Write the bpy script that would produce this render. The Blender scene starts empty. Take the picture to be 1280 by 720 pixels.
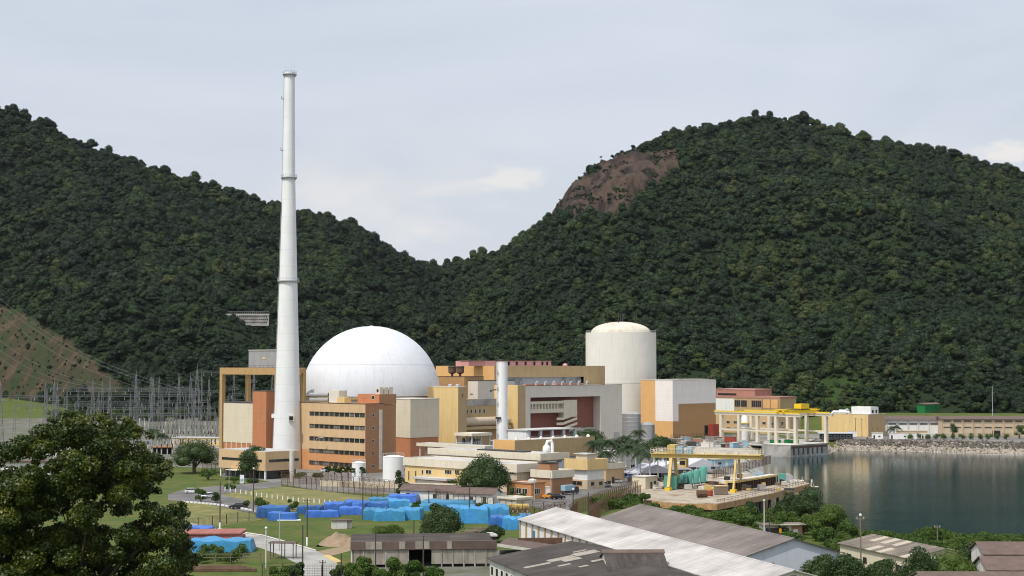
import bpy, bmesh, math, random
import numpy as np
from mathutils import Vector, Matrix, noise
R = math.radians
SC = bpy.context.scene
COL = SC.collection
random.seed(7)

# ------------------------------------------------------------------ camera, sky, sun, exposure
F, H, HZ = 2000.0, 40.0, 456.0          # focal length in photo pixels, eye height, horizon row
cam = bpy.data.cameras.new('camera'); camo = bpy.data.objects.new('camera', cam); COL.objects.link(camo)
camo.location = (0, 0, H); camo.rotation_euler = (R(90) + math.atan2(HZ - 360, F), 0, 0)
cam.sensor_width = 36; cam.lens = F / 1280 * 36
cam.clip_start = 0.5; cam.clip_end = 40000
SC.camera = camo

SUN_EL = R(58.5); SUN_AZ = math.atan2(-0.67, -0.742)      # azimuth of the sun: x = sin, y = cos
SD = Vector((math.sin(SUN_AZ) * math.cos(SUN_EL), math.cos(SUN_AZ) * math.cos(SUN_EL), math.sin(SUN_EL)))
W = bpy.data.worlds.new('World'); SC.world = W; W.use_nodes = True
nt = W.node_tree; N = nt.nodes; LK = nt.links; N.clear()
def nd(t, **k):
    n = N.new(t)
    for a, b in k.items(): setattr(n, a, b)
    return n
sky = nd('ShaderNodeTexSky', sky_type='NISHITA'); sky.sun_disc = False
sky.sun_elevation = SUN_EL; sky.sun_rotation = SUN_AZ
sky.air_density = 1.3; sky.dust_density = 2.5; sky.altitude = 30
b1 = nd('ShaderNodeBackground'); b1.inputs[1].default_value = 0.115
LK.new(sky.outputs[0], b1.inputs[0])
tc = nd('ShaderNodeTexCoord')
mp = nd('ShaderNodeMapping'); mp.inputs['Scale'].default_value = (1.0, 1.0, 3.6)
LK.new(tc.outputs['Generated'], mp.inputs[0])
n1 = nd('ShaderNodeTexNoise'); n1.inputs['Scale'].default_value = 2.6; n1.inputs['Detail'].default_value = 5; n1.inputs['Roughness'].default_value = 0.5; n1.inputs['Distortion'].default_value = .8
LK.new(mp.outputs[0], n1.inputs['Vector'])
r1 = nd('ShaderNodeValToRGB'); r1.color_ramp.elements[0].position = .3; r1.color_ramp.elements[1].position = .72
r1.color_ramp.elements[0].color = (.62,) * 3 + (1,); r1.color_ramp.elements[1].color = (.97,) * 3 + (1,)
LK.new(n1.outputs[0], r1.inputs[0])
n2 = nd('ShaderNodeTexNoise'); n2.inputs['Scale'].default_value = 7.5; n2.inputs['Detail'].default_value = 7; n2.inputs['Roughness'].default_value = 0.55
mp2 = nd('ShaderNodeMapping'); mp2.inputs['Scale'].default_value = (1, 1, 2.4); mp2.inputs['Location'].default_value = (.31, .0, .17)
LK.new(tc.outputs['Generated'], mp2.inputs[0]); LK.new(mp2.outputs[0], n2.inputs['Vector'])
r2 = nd('ShaderNodeValToRGB'); r2.color_ramp.elements[0].position = .52; r2.color_ramp.elements[1].position = .7
r2.color_ramp.elements[0].color = (0, 0, 0, 1); r2.color_ramp.elements[1].color = (.7, .7, .7, 1)
LK.new(n2.outputs[0], r2.inputs[0])
sepd = nd('ShaderNodeSeparateXYZ'); LK.new(tc.outputs['Generated'], sepd.inputs[0])
low = nd('ShaderNodeMapRange'); low.inputs[1].default_value = .16; low.inputs[2].default_value = .10; low.clamp = True   # heaps of low cloud near the horizon only
LK.new(sepd.outputs[2], low.inputs[0])
lm = nd('ShaderNodeMath', operation='MULTIPLY'); LK.new(low.outputs[0], lm.inputs[0]); LK.new(r2.outputs[0], lm.inputs[1])
# the veil of thin cloud is brighter round the sun
dt = nd('ShaderNodeVectorMath', operation='DOT_PRODUCT'); dt.inputs[1].default_value = SD
nrm = nd('ShaderNodeVectorMath', operation='NORMALIZE'); LK.new(tc.outputs['Generated'], nrm.inputs[0]); LK.new(nrm.outputs[0], dt.inputs[0])
mx = nd('ShaderNodeMath', operation='MAXIMUM'); mx.inputs[1].default_value = 0; LK.new(dt.outputs['Value'], mx.inputs[0])
pw = nd('ShaderNodeMath', operation='POWER'); pw.inputs[1].default_value = 3.5; LK.new(mx.outputs[0], pw.inputs[0])
ma = nd('ShaderNodeMath', operation='MULTIPLY_ADD'); ma.inputs[1].default_value = 1.6; ma.inputs[2].default_value = 1.30; LK.new(pw.outputs[0], ma.inputs[0])
b2 = nd('ShaderNodeBackground'); b2.inputs[0].default_value = (.555, .59, .665, 1); LK.new(ma.outputs[0], b2.inputs[1])
ms = nd('ShaderNodeMixShader'); LK.new(r1.outputs[0], ms.inputs[0]); LK.new(b1.outputs[0], ms.inputs[1]); LK.new(b2.outputs[0], ms.inputs[2])
b3 = nd('ShaderNodeBackground'); b3.inputs[0].default_value = (.85, .83, .82, 1); b3.inputs[1].default_value = 1.0
ms2 = nd('ShaderNodeMixShader'); LK.new(lm.outputs[0], ms2.inputs[0]); LK.new(ms.outputs[0], ms2.inputs[1]); LK.new(b3.outputs[0], ms2.inputs[2])
def heap(px, py, wx, wz, prev, gain):
    # one heap of cloud, given by its direction and angular size, with a ragged rim
    d = Vector(((px - 640) / F, 1, (HZ - py) / F)).normalized()
    sb = nd('ShaderNodeVectorMath', operation='SUBTRACT'); sb.inputs[1].default_value = d; LK.new(nrm.outputs[0], sb.inputs[0])
    mu = nd('ShaderNodeVectorMath', operation='MULTIPLY'); mu.inputs[1].default_value = (1 / wx, 0, 1 / wz); LK.new(sb.outputs[0], mu.inputs[0])
    ln = nd('ShaderNodeVectorMath', operation='LENGTH'); LK.new(mu.outputs[0], ln.inputs[0])
    n9 = nd('ShaderNodeTexNoise'); n9.inputs['Scale'].default_value = 34; n9.inputs['Detail'].default_value = 7; n9.inputs['Roughness'].default_value = .58; LK.new(mp2.outputs[0], n9.inputs['Vector'])
    ad = nd('ShaderNodeMath', operation='MULTIPLY_ADD'); ad.inputs[1].default_value = 2.6; LK.new(n9.outputs[0], ad.inputs[0]); 
    sg = nd('ShaderNodeMath', operation='MULTIPLY_ADD'); sg.inputs[1].default_value = -1.0; sg.inputs[2].default_value = -.55; LK.new(ln.outputs['Value'], sg.inputs[0]); LK.new(sg.outputs[0], ad.inputs[2])
    rr_ = nd('ShaderNodeMapRange'); rr_.inputs[1].default_value = 0; rr_.inputs[2].default_value = .55; rr_.inputs[4].default_value = gain; LK.new(ad.outputs[0], rr_.inputs[0])
    m_ = nd('ShaderNodeMixShader'); LK.new(rr_.outputs[0], m_.inputs[0]); LK.new(prev.outputs[0], m_.inputs[1]); LK.new(b3.outputs[0], m_.inputs[2]); return m_
ms2 = heap(650, 222, .030, .012, ms2, .75); ms2 = heap(530, 290, .022, .008, ms2, .5); ms2 = heap(1255, 194, .030, .0105, ms2, 1.0); ms2 = heap(600, 232, .05, .008, ms2, .35)
wo = nd('ShaderNodeOutputWorld'); LK.new(ms2.outputs[0], wo.inputs[0])

sl = bpy.data.lights.new('sun', 'SUN'); sl.energy = 3.35; sl.angle = R(.6); sl.color = (1, .95, .865)
so = bpy.data.objects.new('sun', sl); COL.objects.link(so)
so.rotation_euler = (-SD).to_track_quat('-Z', 'Y').to_euler(); so.location = (0, 0, 500)
SC.view_settings.view_transform = 'Standard'; SC.view_settings.look = 'None'
SC.view_settings.exposure = 0.0; SC.view_settings.gamma = 1
SC.render.engine = 'CYCLES'
SC.cycles.max_bounces = 6; SC.cycles.diffuse_bounces = 3; SC.cycles.glossy_bounces = 3
SC.cycles.filter_width = 1.05; SC.cycles.use_denoising = True; SC.cycles.denoiser = 'OPENIMAGEDENOISE'; SC.cycles.denoising_prefilter = 'ACCURATE'

# ------------------------------------------------------------------ helpers
def at(px, Y, z=0.0): return ((px - 640) / F * Y, Y, z)
def gp(px, py, z=0.0):
    Y = (H - z) * F / (py - HZ); return ((px - 640) / F * Y, Y, z)
def zz(py, Y): return H - (py - HZ) * Y / F
def lin(r, g, b, k=1.0):
    f = lambda c: (c / 12.92 if c <= .04045 else ((c + .055) / 1.055) ** 2.4)
    v = [f(c / 255) * k for c in (r, g, b)]; y = .3 * v[0] + .6 * v[1] + .1 * v[2]
    return tuple(min(.86, .92 * (c * .79 + y * .21)) for c in v)
def smooth(a, b, x):
    t = max(0, min(1, (x - a) / (b - a))); return t * t * (3 - 2 * t)

class MB:
    def __init__(s): s.v = []; s.f = []; s.m = []; s.mi = 0
    def face(s, *pts):
        b = len(s.v); s.v += [tuple(p) for p in pts]; s.f.append(tuple(range(b, b + len(pts)))); s.m.append(s.mi)
    def idx(s, verts, faces):
        b = len(s.v); s.v += [tuple(p) for p in verts]
        for f in faces: s.f.append(tuple(b + i for i in f)); s.m.append(s.mi)
        return s
    def box(s, x0, x1, y0, y1, z0, z1):
        V = [(x, y, z) for z in (z0, z1) for (x, y) in ((x0, y0), (x1, y0), (x1, y1), (x0, y1))]
        return s.idx(V, [(3, 2, 1, 0), (4, 5, 6, 7), (0, 1, 5, 4), (1, 2, 6, 5), (2, 3, 7, 6), (3, 0, 4, 7)])
    def beam(s, p, q, w, h=None):
        h = h or w; p = Vector(p); q = Vector(q); d = (q - p).normalized()
        up = Vector((0, 0, 1)) if abs(d.z) < .95 else Vector((1, 0, 0))
        a = d.cross(up).normalized() * w / 2; b = a.cross(d).normalized() * h / 2
        V = [c + i * a + j * b for c in (p, q) for i, j in ((-1, -1), (1, -1), (1, 1), (-1, 1))]
        return s.idx(V, [(3, 2, 1, 0), (4, 5, 6, 7), (0, 1, 5, 4), (1, 2, 6, 5), (2, 3, 7, 6), (3, 0, 4, 7)])
    def tube(s, pts, rad, n=8, cap=True):
        pts = [Vector(p) for p in pts]; k = len(pts)
        rad = rad if isinstance(rad, (list, tuple)) else [rad] * k
        V = []; pa = None
        for i, p in enumerate(pts):
            d = (pts[min(i + 1, k - 1)] - pts[max(i - 1, 0)]).normalized()
            if pa is None:
                up = Vector((0, 0, 1)) if abs(d.z) < .9 else Vector((1, 0, 0)); a = d.cross(up).normalized()
            else: a = (pa - d * pa.dot(d)).normalized()
            pa = a; b = d.cross(a)
            for j in range(n):
                t = 2 * math.pi * j / n; V.append(p + (a * math.cos(t) + b * math.sin(t)) * rad[i])
        Fc = [(i * n + j, i * n + (j + 1) % n, (i + 1) * n + (j + 1) % n, (i + 1) * n + j) for i in range(k - 1) for j in range(n)]
        if cap: Fc += [tuple(range(n - 1, -1, -1)), tuple((k - 1) * n + j for j in range(n))]
        return s.idx(V, Fc)
    def lathe(s, prof, c=(0, 0), n=32, cap=True):
        V = []; k = len(prof)
        for r, z in prof:
            for j in range(n):
                t = 2 * math.pi * j / n; V.append((c[0] + r * math.cos(t), c[1] + r * math.sin(t), z))
        Fc = [(i * n + j, i * n + (j + 1) % n, (i + 1) * n + (j + 1) % n, (i + 1) * n + j) for i in range(k - 1) for j in range(n)]
        if cap: Fc += [tuple(range(n - 1, -1, -1)), tuple((k - 1) * n + j for j in range(n))]
        return s.idx(V, Fc)
    def prism(s, poly, z0, z1):
        k = len(poly); V = [(x, y, z0) for x, y in poly] + [(x, y, z1) for x, y in poly]
        return s.idx(V, [tuple(range(k - 1, -1, -1)), tuple(range(k, 2 * k))] + [(i, (i + 1) % k, k + (i + 1) % k, k + i) for i in range(k)])
    def extr(s, poly, a0, a1, axis='x'):
        # polygon in the plane across `axis` (second coordinate is z), pushed along axis
        k = len(poly); f = (lambda a, p: (a, p[0], p[1])) if axis == 'x' else (lambda a, p: (p[0], a, p[1]))
        V = [f(a0, p) for p in poly] + [f(a1, p) for p in poly]
        return s.idx(V, [tuple(range(k - 1, -1, -1)), tuple(range(k, 2 * k))] + [(i, (i + 1) % k, k + (i + 1) % k, k + i) for i in range(k)])
    def mesh(s, name, mats):
        me = bpy.data.meshes.new(name); me.from_pydata(s.v, [], s.f)
        for m in (mats if isinstance(mats, (list, tuple)) else [mats]): me.materials.append(m)
        if any(s.m): me.polygons.foreach_set('material_index', s.m)
        bm = bmesh.new(); bm.from_mesh(me); bmesh.ops.recalc_face_normals(bm, faces=bm.faces); bm.to_mesh(me); bm.free()
        return me
    def build(s, name, mats, parent=None, smooth=False, loc=None, rz=None):
        me = s.mesh(name, mats)
        if smooth:
            me.polygons.foreach_set('use_smooth', [True] * len(me.polygons))
            me.set_sharp_from_angle(angle=R(40))
        return put(name, me, parent, loc, rz)
def put(name, me, parent=None, loc=None, rz=None, scale=None):
    o = bpy.data.objects.new(name, me); COL.objects.link(o)
    if parent: o.parent = parent
    if loc is not None: o.location = loc
    if rz is not None: o.rotation_euler = (0, 0, rz)
    if scale is not None: o.scale = scale
    return o
def tag(o, label, cat, group=None):
    o['label'] = label; o['category'] = cat
    if group: o['group'] = group
    return o
def thing(name, label, cat, loc=(0, 0, 0), rz=0.0, group=None):
    o = bpy.data.objects.new(name, None); COL.objects.link(o); o.location = loc; o.rotation_euler = (0, 0, rz)
    o.empty_display_size = .5
    return tag(o, label, cat, group)
def struct(o, kind='structure'): o['kind'] = kind; return o
def dup(root, loc, rz=None, label=None, group=None, scale=None):
    r = root.copy(); COL.objects.link(r); r.location = loc
    if rz is not None: r.rotation_euler = (0, 0, rz)
    if scale is not None: r.scale = scale
    if label: r['label'] = label
    if group: r['group'] = group
    for ch in list(root.children):
        c = ch.copy(); COL.objects.link(c); c.parent = r
        for g in ch.children:
            d = g.copy(); COL.objects.link(d); d.parent = c
    return r

# ------------------------------------------------------------------ materials
def M(name, col, rough=.75, var=.12, scale=.35, streak=0.0, panel=None, pdark=.72, metal=0.0, spec=.3, wave=None, bump=0.0, bscale=4.0, col2=None, c2=(.45, .6)):
    m = bpy.data.materials.new(name); m.use_nodes = True; t = m.node_tree; ns = t.nodes; lk = t.links
    b = ns['Principled BSDF']; b.inputs['Roughness'].default_value = rough; b.inputs['Metallic'].default_value = metal
    b.inputs['Specular IOR Level'].default_value = spec
    tcn = ns.new('ShaderNodeTexCoord'); oc = tcn.outputs['Object']
    nz = ns.new('ShaderNodeTexNoise'); nz.inputs['Scale'].default_value = scale; nz.inputs['Detail'].default_value = 6; nz.inputs['Roughness'].default_value = .62
    lk.new(oc, nz.inputs['Vector'])
    rp = ns.new('ShaderNodeValToRGB'); e = rp.color_ramp.elements
    e[0].position = .3; e[1].position = .7
    e[0].color = tuple(c * (1 - var) for c in col) + (1,); e[1].color = tuple(min(.95, c * (1 + var)) for c in col) + (1,)
    lk.new(nz.outputs[0], rp.inputs[0]); cur = rp.outputs[0]
    def mul(fac_sock, cur, dark):
        mx = ns.new('ShaderNodeMix'); mx.data_type = 'RGBA'; mx.blend_type = 'MULTIPLY'
        lk.new(fac_sock, mx.inputs['Factor']); lk.new(cur, mx.inputs['A']); mx.inputs['B'].default_value = dark
        return mx.outputs['Result']
    if col2:
        n3 = ns.new('ShaderNodeTexNoise'); n3.inputs['Scale'].default_value = scale * .35; n3.inputs['Detail'].default_value = 8; n3.inputs['Roughness'].default_value = .6
        lk.new(oc, n3.inputs['Vector'])
        r3 = ns.new('ShaderNodeValToRGB'); r3.color_ramp.elements[0].position = c2[0]; r3.color_ramp.elements[1].position = c2[1]; lk.new(n3.outputs[0], r3.inputs[0])
        mx = ns.new('ShaderNodeMix'); mx.data_type = 'RGBA'; lk.new(r3.outputs[0], mx.inputs['Factor']); lk.new(cur, mx.inputs['A']); mx.inputs['B'].default_value = tuple(col2) + (1,)
        cur = mx.outputs['Result']
    if streak:
        mpn = ns.new('ShaderNodeMapping'); mpn.inputs['Scale'].default_value = (1.1, 1.1, .07); lk.new(oc, mpn.inputs[0])
        ns2 = ns.new('ShaderNodeTexNoise'); ns2.inputs['Scale'].default_value = .9; ns2.inputs['Detail'].default_value = 5; ns2.inputs['Roughness'].default_value = .65; lk.new(mpn.outputs[0], ns2.inputs['Vector'])
        r4 = ns.new('ShaderNodeValToRGB'); r4.color_ramp.elements[0].position = .5; r4.color_ramp.elements[1].position = .78
        r4.color_ramp.elements[0].color = (0, 0, 0, 1); r4.color_ramp.elements[1].color = (streak,) * 3 + (1,); lk.new(ns2.outputs[0], r4.inputs[0])
        cur = mul(r4.outputs[0], cur, (.42, .38, .33, 1))
    if panel:
        sx = ns.new('ShaderNodeSeparateXYZ'); lk.new(oc, sx.inputs[0])
        ad = ns.new('ShaderNodeMath'); ad.operation = 'ADD'; lk.new(sx.outputs[0], ad.inputs[0]); lk.new(sx.outputs[1], ad.inputs[1])
        cb = ns.new('ShaderNodeCombineXYZ'); lk.new(ad.outputs[0], cb.inputs[0]); lk.new(sx.outputs[2], cb.inputs[1])
        br = ns.new('ShaderNodeTexBrick'); br.offset = 0; br.inputs['Scale'].default_value = 1
        br.inputs['Brick Width'].default_value = panel[0]; br.inputs['Row Height'].default_value = panel[1]
        br.inputs['Mortar Size'].default_value = panel[2] if len(panel) > 2 else .05; br.inputs['Mortar Smooth'].default_value = .1
        br.inputs['Color1'].default_value = (0, 0, 0, 1); br.inputs['Color2'].default_value = (.16, .16, .16, 1); br.inputs['Mortar'].default_value = (1, 1, 1, 1)
        lk.new(cb.outputs[0], br.inputs['Vector']); cur = mul(br.outputs['Color'], cur, (pdark, pdark, pdark, 1))
    if wave or bump:
        bn = ns.new('ShaderNodeBump'); bn.inputs['Strength'].default_value = bump or .5; bn.inputs['Distance'].default_value = .12
        if wave:
            wv = ns.new('ShaderNodeTexWave'); wv.bands_direction = wave[0]; wv.inputs['Scale'].default_value = wave[1]; lk.new(oc, wv.inputs['Vector'])
            lk.new(wv.outputs['Fac'], bn.inputs['Height'])
        else:
            nb = ns.new('ShaderNodeTexNoise'); nb.inputs['Scale'].default_value = bscale; nb.inputs['Detail'].default_value = 5; lk.new(oc, nb.inputs['Vector']); lk.new(nb.outputs[0], bn.inputs['Height'])
        lk.new(bn.outputs[0], b.inputs['Normal'])
    lk.new(cur, b.inputs['Base Color'])
    return m
def MROOF(name, col, col2, thr, along=(.9, .05), patch=None):
    # sheet roofing: streaks down the slope (local x runs down it, local y along the ridge), sheet seams, replaced sheets
    m = bpy.data.materials.new(name); m.use_nodes = True; t = m.node_tree; ns = t.nodes; lk = t.links
    b = ns['Principled BSDF']; b.inputs['Roughness'].default_value = .8; b.inputs['Specular IOR Level'].default_value = .2
    tcn = ns.new('ShaderNodeTexCoord'); oc = tcn.outputs['Object']
    mpn = ns.new('ShaderNodeMapping'); mpn.inputs['Scale'].default_value = (.12, 1.4, .12); lk.new(oc, mpn.inputs[0])
    nz = ns.new('ShaderNodeTexNoise'); nz.inputs['Scale'].default_value = 1.0; nz.inputs['Detail'].default_value = 8; nz.inputs['Roughness'].default_value = .7; lk.new(mpn.outputs[0], nz.inputs['Vector'])
    rp = ns.new('ShaderNodeValToRGB'); rp.color_ramp.elements[0].position = thr[0]; rp.color_ramp.elements[1].position = thr[1]
    rp.color_ramp.elements[0].color = tuple(col) + (1,); rp.color_ramp.elements[1].color = tuple(col2) + (1,); lk.new(nz.outputs[0], rp.inputs[0]); cur = rp.outputs[0]
    n2 = ns.new('ShaderNodeTexNoise'); n2.inputs['Scale'].default_value = .16; n2.inputs['Detail'].default_value = 6; lk.new(oc, n2.inputs['Vector'])
    r2 = ns.new('ShaderNodeValToRGB'); r2.color_ramp.elements[0].position = .35; r2.color_ramp.elements[1].position = .7
    r2.color_ramp.elements[0].color = (.68,) * 3 + (1,); r2.color_ramp.elements[1].color = (1.05,) * 3 + (1,); lk.new(n2.outputs[0], r2.inputs[0])
    mx = ns.new('ShaderNodeMix'); mx.data_type = 'RGBA'; mx.blend_type = 'MULTIPLY'; mx.inputs['Factor'].default_value = 1; lk.new(cur, mx.inputs['A']); lk.new(r2.outputs[0], mx.inputs['B']); cur = mx.outputs['Result']
    br = ns.new('ShaderNodeTexBrick'); br.offset = .0; br.inputs['Scale'].default_value = 1; br.inputs['Brick Width'].default_value = 2.4; br.inputs['Row Height'].default_value = 1.05
    br.inputs['Mortar Size'].default_value = .035; br.inputs['Color1'].default_value = (0, 0, 0, 1); br.inputs['Color2'].default_value = (.35, .35, .35, 1); br.inputs['Mortar'].default_value = (1, 1, 1, 1); lk.new(oc, br.inputs['Vector'])
    mx = ns.new('ShaderNodeMix'); mx.data_type = 'RGBA'; mx.blend_type = 'MULTIPLY'; lk.new(br.outputs['Color'], mx.inputs['Factor']); lk.new(cur, mx.inputs['A']); mx.inputs['B'].default_value = (.7, .69, .68, 1); cur = mx.outputs['Result']
    if patch:
        b2 = ns.new('ShaderNodeTexBrick'); b2.offset = .3; b2.inputs['Scale'].default_value = 1; b2.inputs['Brick Width'].default_value = 4.8; b2.inputs['Row Height'].default_value = 2.1; b2.inputs['Mortar Size'].default_value = 0
        b2.inputs['Color1'].default_value = (0, 0, 0, 1); b2.inputs['Color2'].default_value = (1, 1, 1, 1); lk.new(oc, b2.inputs['Vector'])
        r5 = ns.new('ShaderNodeValToRGB'); r5.color_ramp.interpolation = 'CONSTANT'; r5.color_ramp.elements[0].color = (0, 0, 0, 1); r5.color_ramp.elements[1].position = patch[1]; lk.new(b2.outputs['Color'], r5.inputs[0])
        mx = ns.new('ShaderNodeMix'); mx.data_type = 'RGBA'; lk.new(r5.outputs[0], mx.inputs['Factor']); lk.new(cur, mx.inputs['A']); mx.inputs['B'].default_value = tuple(patch[0]) + (1,); cur = mx.outputs['Result']
    wv = ns.new('ShaderNodeTexWave'); wv.bands_direction = 'Y'; wv.inputs['Scale'].default_value = 1.8; lk.new(oc, wv.inputs['Vector'])
    bn = ns.new('ShaderNodeBump'); bn.inputs['Strength'].default_value = .5; bn.inputs['Distance'].default_value = .06; lk.new(wv.outputs['Fac'], bn.inputs['Height']); lk.new(bn.outputs[0], b.inputs['Normal'])
    lk.new(cur, b.inputs['Base Color']); return m
def MLEAF(name, stops, rough=.55, trans=.0, nscale=.25, rnd=.5, inst=False):
    # foliage: the hue of a whole plant varies from one to the next, and from clump to clump
    m = bpy.data.materials.new(name); m.use_nodes = True; t = m.node_tree; ns = t.nodes; lk = t.links
    b = ns['Principled BSDF']; b.inputs['Roughness'].default_value = rough; b.inputs['Specular IOR Level'].default_value = .25
    oi = ns.new('ShaderNodeObjectInfo'); tcn = ns.new('ShaderNodeTexCoord')
    nz = ns.new('ShaderNodeTexNoise'); nz.inputs['Scale'].default_value = nscale; nz.inputs['Detail'].default_value = 3; lk.new(tcn.outputs['Object'], nz.inputs['Vector'])
    a = ns.new('ShaderNodeMath'); a.operation = 'MULTIPLY_ADD'; a.inputs[1].default_value = rnd; 
    if inst:
        ia = ns.new('ShaderNodeAttribute'); ia.attribute_type = 'INSTANCER'; ia.attribute_name = 'tint'; lk.new(ia.outputs['Fac'], a.inputs[0])
    else: lk.new(oi.outputs['Random'], a.inputs[0])
    a2 = ns.new('ShaderNodeMath'); a2.operation = 'MULTIPLY_ADD'; a2.inputs[1].default_value = 1.5 * (1 - rnd); a2.inputs[2].default_value = -.25 * (1 - rnd); lk.new(nz.outputs[0], a2.inputs[0]); lk.new(a2.outputs[0], a.inputs[2])
    rp = ns.new('ShaderNodeValToRGB'); e = rp.color_ramp.elements
    while len(e) < len(stops): e.new(.5)
    for i, (p, c) in enumerate(stops): e[i].position = p; e[i].color = tuple(c) + (1,)
    lk.new(a.outputs[0], rp.inputs[0]); lk.new(rp.outputs[0], b.inputs['Base Color'])
    if trans:
        tr = ns.new('ShaderNodeBsdfTranslucent'); lk.new(rp.outputs[0], tr.inputs[0]); mxs = ns.new('ShaderNodeMixShader'); mxs.inputs[0].default_value = trans
        lk.new(b.outputs[0], mxs.inputs[1]); lk.new(tr.outputs[0], mxs.inputs[2]); lk.new(mxs.outputs[0], ns['Material Output'].inputs[0])
    return m

m_white = M('white_paint', (.78, .78, .76), .55, .04, .2, streak=.12)
m_stack = M('stack_concrete', (.76, .762, .75), .6, .05, .12, streak=.2, panel=(60, 6.5, .12), pdark=.9)
m_dome = M('dome_paint', (.64, .65, .67), .55, .04, .15, streak=.14)
m_cream = M('cream_cladding', lin(224, 209, 176, .95), .65, .05, .2, streak=.24, panel=(30, 1.9, .06), pdark=.92)
m_orange = M('orange_cladding', lin(202, 122, 62, .95), .7, .06, .3, streak=.26, panel=(40, 1.9, .05), pdark=.88)
m_brown = M('brown_cladding', lin(176, 122, 74, 1.0), .7, .08, .3, streak=.2, panel=(40, 1.9, .05), pdark=.88)
m_tan = M('tan_render', lin(217, 177, 120, .95), .7, .06, .3, streak=.3)
m_oran2 = M('orange_render', lin(216, 143, 66, .95), .7, .08, .3, streak=.15)
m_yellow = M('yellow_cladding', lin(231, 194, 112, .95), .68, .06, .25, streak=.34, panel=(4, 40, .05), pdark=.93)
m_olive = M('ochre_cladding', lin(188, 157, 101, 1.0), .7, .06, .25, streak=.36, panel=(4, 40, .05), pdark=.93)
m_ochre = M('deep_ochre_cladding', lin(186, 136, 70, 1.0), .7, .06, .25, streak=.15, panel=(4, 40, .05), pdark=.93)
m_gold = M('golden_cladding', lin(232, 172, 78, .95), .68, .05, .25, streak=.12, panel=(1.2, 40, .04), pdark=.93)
m_gwall = M('grey_cladding', lin(220, 210, 192, .98), .68, .05, .2, streak=.16, panel=(30, 2.4, .05), pdark=.93)
m_lwhite = M('white_cladding', lin(242, 232, 222, .98), .62, .04, .2, streak=.2, panel=(30, 1.7, .06), pdark=.93)
m_maroon = M('maroon_cladding', lin(152, 84, 66, 1.0), .7, .08, .3, streak=.12, panel=(2.2, 40, .04), pdark=.88)
m_pink = M('pink_render', lin(222, 150, 140, .9), .7, .08, .4, streak=.15)
m_brick = M('red_ochre_render', lin(178, 120, 98, 1.0), .75, .08, .3, streak=.2)
m_cap = M('stained_cap_concrete', (.62, .57, .47), .75, .08, .3, col2=(.45, .39, .30), c2=(.5, .7))
m_polew = M('creosoted_pole', (.075, .062, .05), .85, .2, 1.5)
m_cont1 = M('containment_concrete', (.73, .70, .62), .7, .05, .08, streak=.2, panel=(200, 11, .1), pdark=.93)
m_conc = M('concrete', (.40, .385, .35), .85, .15, .3, streak=.4, col2=(.25, .235, .21))
m_concl = M('pale_concrete', (.56, .53, .47), .82, .12, .3, streak=.4)
m_slab = M('roof_slab', (.47, .455, .43), .85, .16, .18, col2=(.30, .29, .27), c2=(.5, .72))
m_fascia = M('cream_fascia', lin(226, 213, 184, .95), .72, .06, .4, streak=.3)
m_beige = M('beige_render', lin(206, 184, 150, .95), .75, .07, .3, streak=.35)
m_glass = M('dark_glass', (.02, .025, .028), .12, .2, .5, spec=.6)
m_glass2 = M('dusty_glass', (.055, .06, .058), .25, .25, .5, spec=.5)
m_glass3 = M('glass_with_blinds', (.17, .165, .15), .35, .25, .5, spec=.5)
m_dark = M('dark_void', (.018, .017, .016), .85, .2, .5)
m_dmetal = M('dark_metal', (.06, .058, .055), .55, .2, 1, metal=.3)
m_gal = M('galvanised_steel', (.42, .43, .44), .5, .15, 1.5, metal=.25)
m_silo = M('silo_steel', lin(172, 172, 172, .9), .5, .08, .4, streak=.3, metal=.15)
m_lat = M('lattice_steel', (.17, .175, .18), .6, .15, 1.5)
m_rust = M('rusty_brown_steel', (.125, .072, .045), .85, .3, .8)
m_rustor = M('rust_stained_concrete', (.46, .25, .10), .85, .35, .8, streak=.7, col2=(.40, .30, .17))
m_yel = M('yellow_crane_paint', (.55, .40, .13), .55, .14, .4, streak=.3)
m_yel2 = M('bright_yellow_paint', (.75, .50, .02), .5, .06, .6)
m_yframe = M('frame_yellow', lin(196, 152, 80, .95), .65, .08, .3, streak=.2)
m_teal = M('teal_paint', (.10, .32, .26), .5, .12, .6)
m_greenp = M('green_sheet', (.012, .16, .045), .55, .08, .6, panel=(1.0, 40, .05), pdark=.8)
m_red = M('red_paint', (.30, .05, .03), .5, .12, .6)
m_bluep = M('pale_blue_paint', (.28, .42, .5), .5, .1, .6)
m_oldwall = M('stained_whitewash', (.62, .60, .55), .82, .1, .5, streak=.8)
m_white2 = M('whitewash', (.72, .71, .68), .8, .06, .5, streak=.35)
m_bluegrey = M('pale_blue_render', lin(205, 212, 222, .9), .8, .05, .3, streak=.2)
m_wood = M('weathered_timber', (.19, .15, .11), .85, .25, 1.2)
m_pipe = M('primer_red_pipe', (.30, .12, .10), .7, .15, 1)
m_asph = M('asphalt', (.115, .11, .105), .9, .15, .3, col2=(.17, .16, .15))
m_road = M('worn_concrete_road', (.36, .345, .315), .9, .12, .22, col2=(.25, .24, .22), bump=.2)
m_yard = M('yard_paving', (.21, .20, .18), .9, .2, .12, col2=(.14, .13, .115), c2=(.4, .65))
m_gravel = M('switchyard_gravel', (.15, .142, .125), .95, .2, .3, col2=(.09, .098, .05), c2=(.4, .62))
m_sand = M('sand', (.26, .19, .12), .95, .15, .6, bump=.5)
m_drygr = M('dry_grass', (.20, .175, .062), .95, .25, .5, col2=(.115, .13, .04), c2=(.42, .62), bump=.6)
m_grass = M('grass', (.058, .088, .010), .95, .3, .3, col2=(.105, .100, .022), c2=(.46, .66), bump=.8)
m_rock = M('boulder_stone', (.30, .26, .215), .9, .4, .9)
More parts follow.
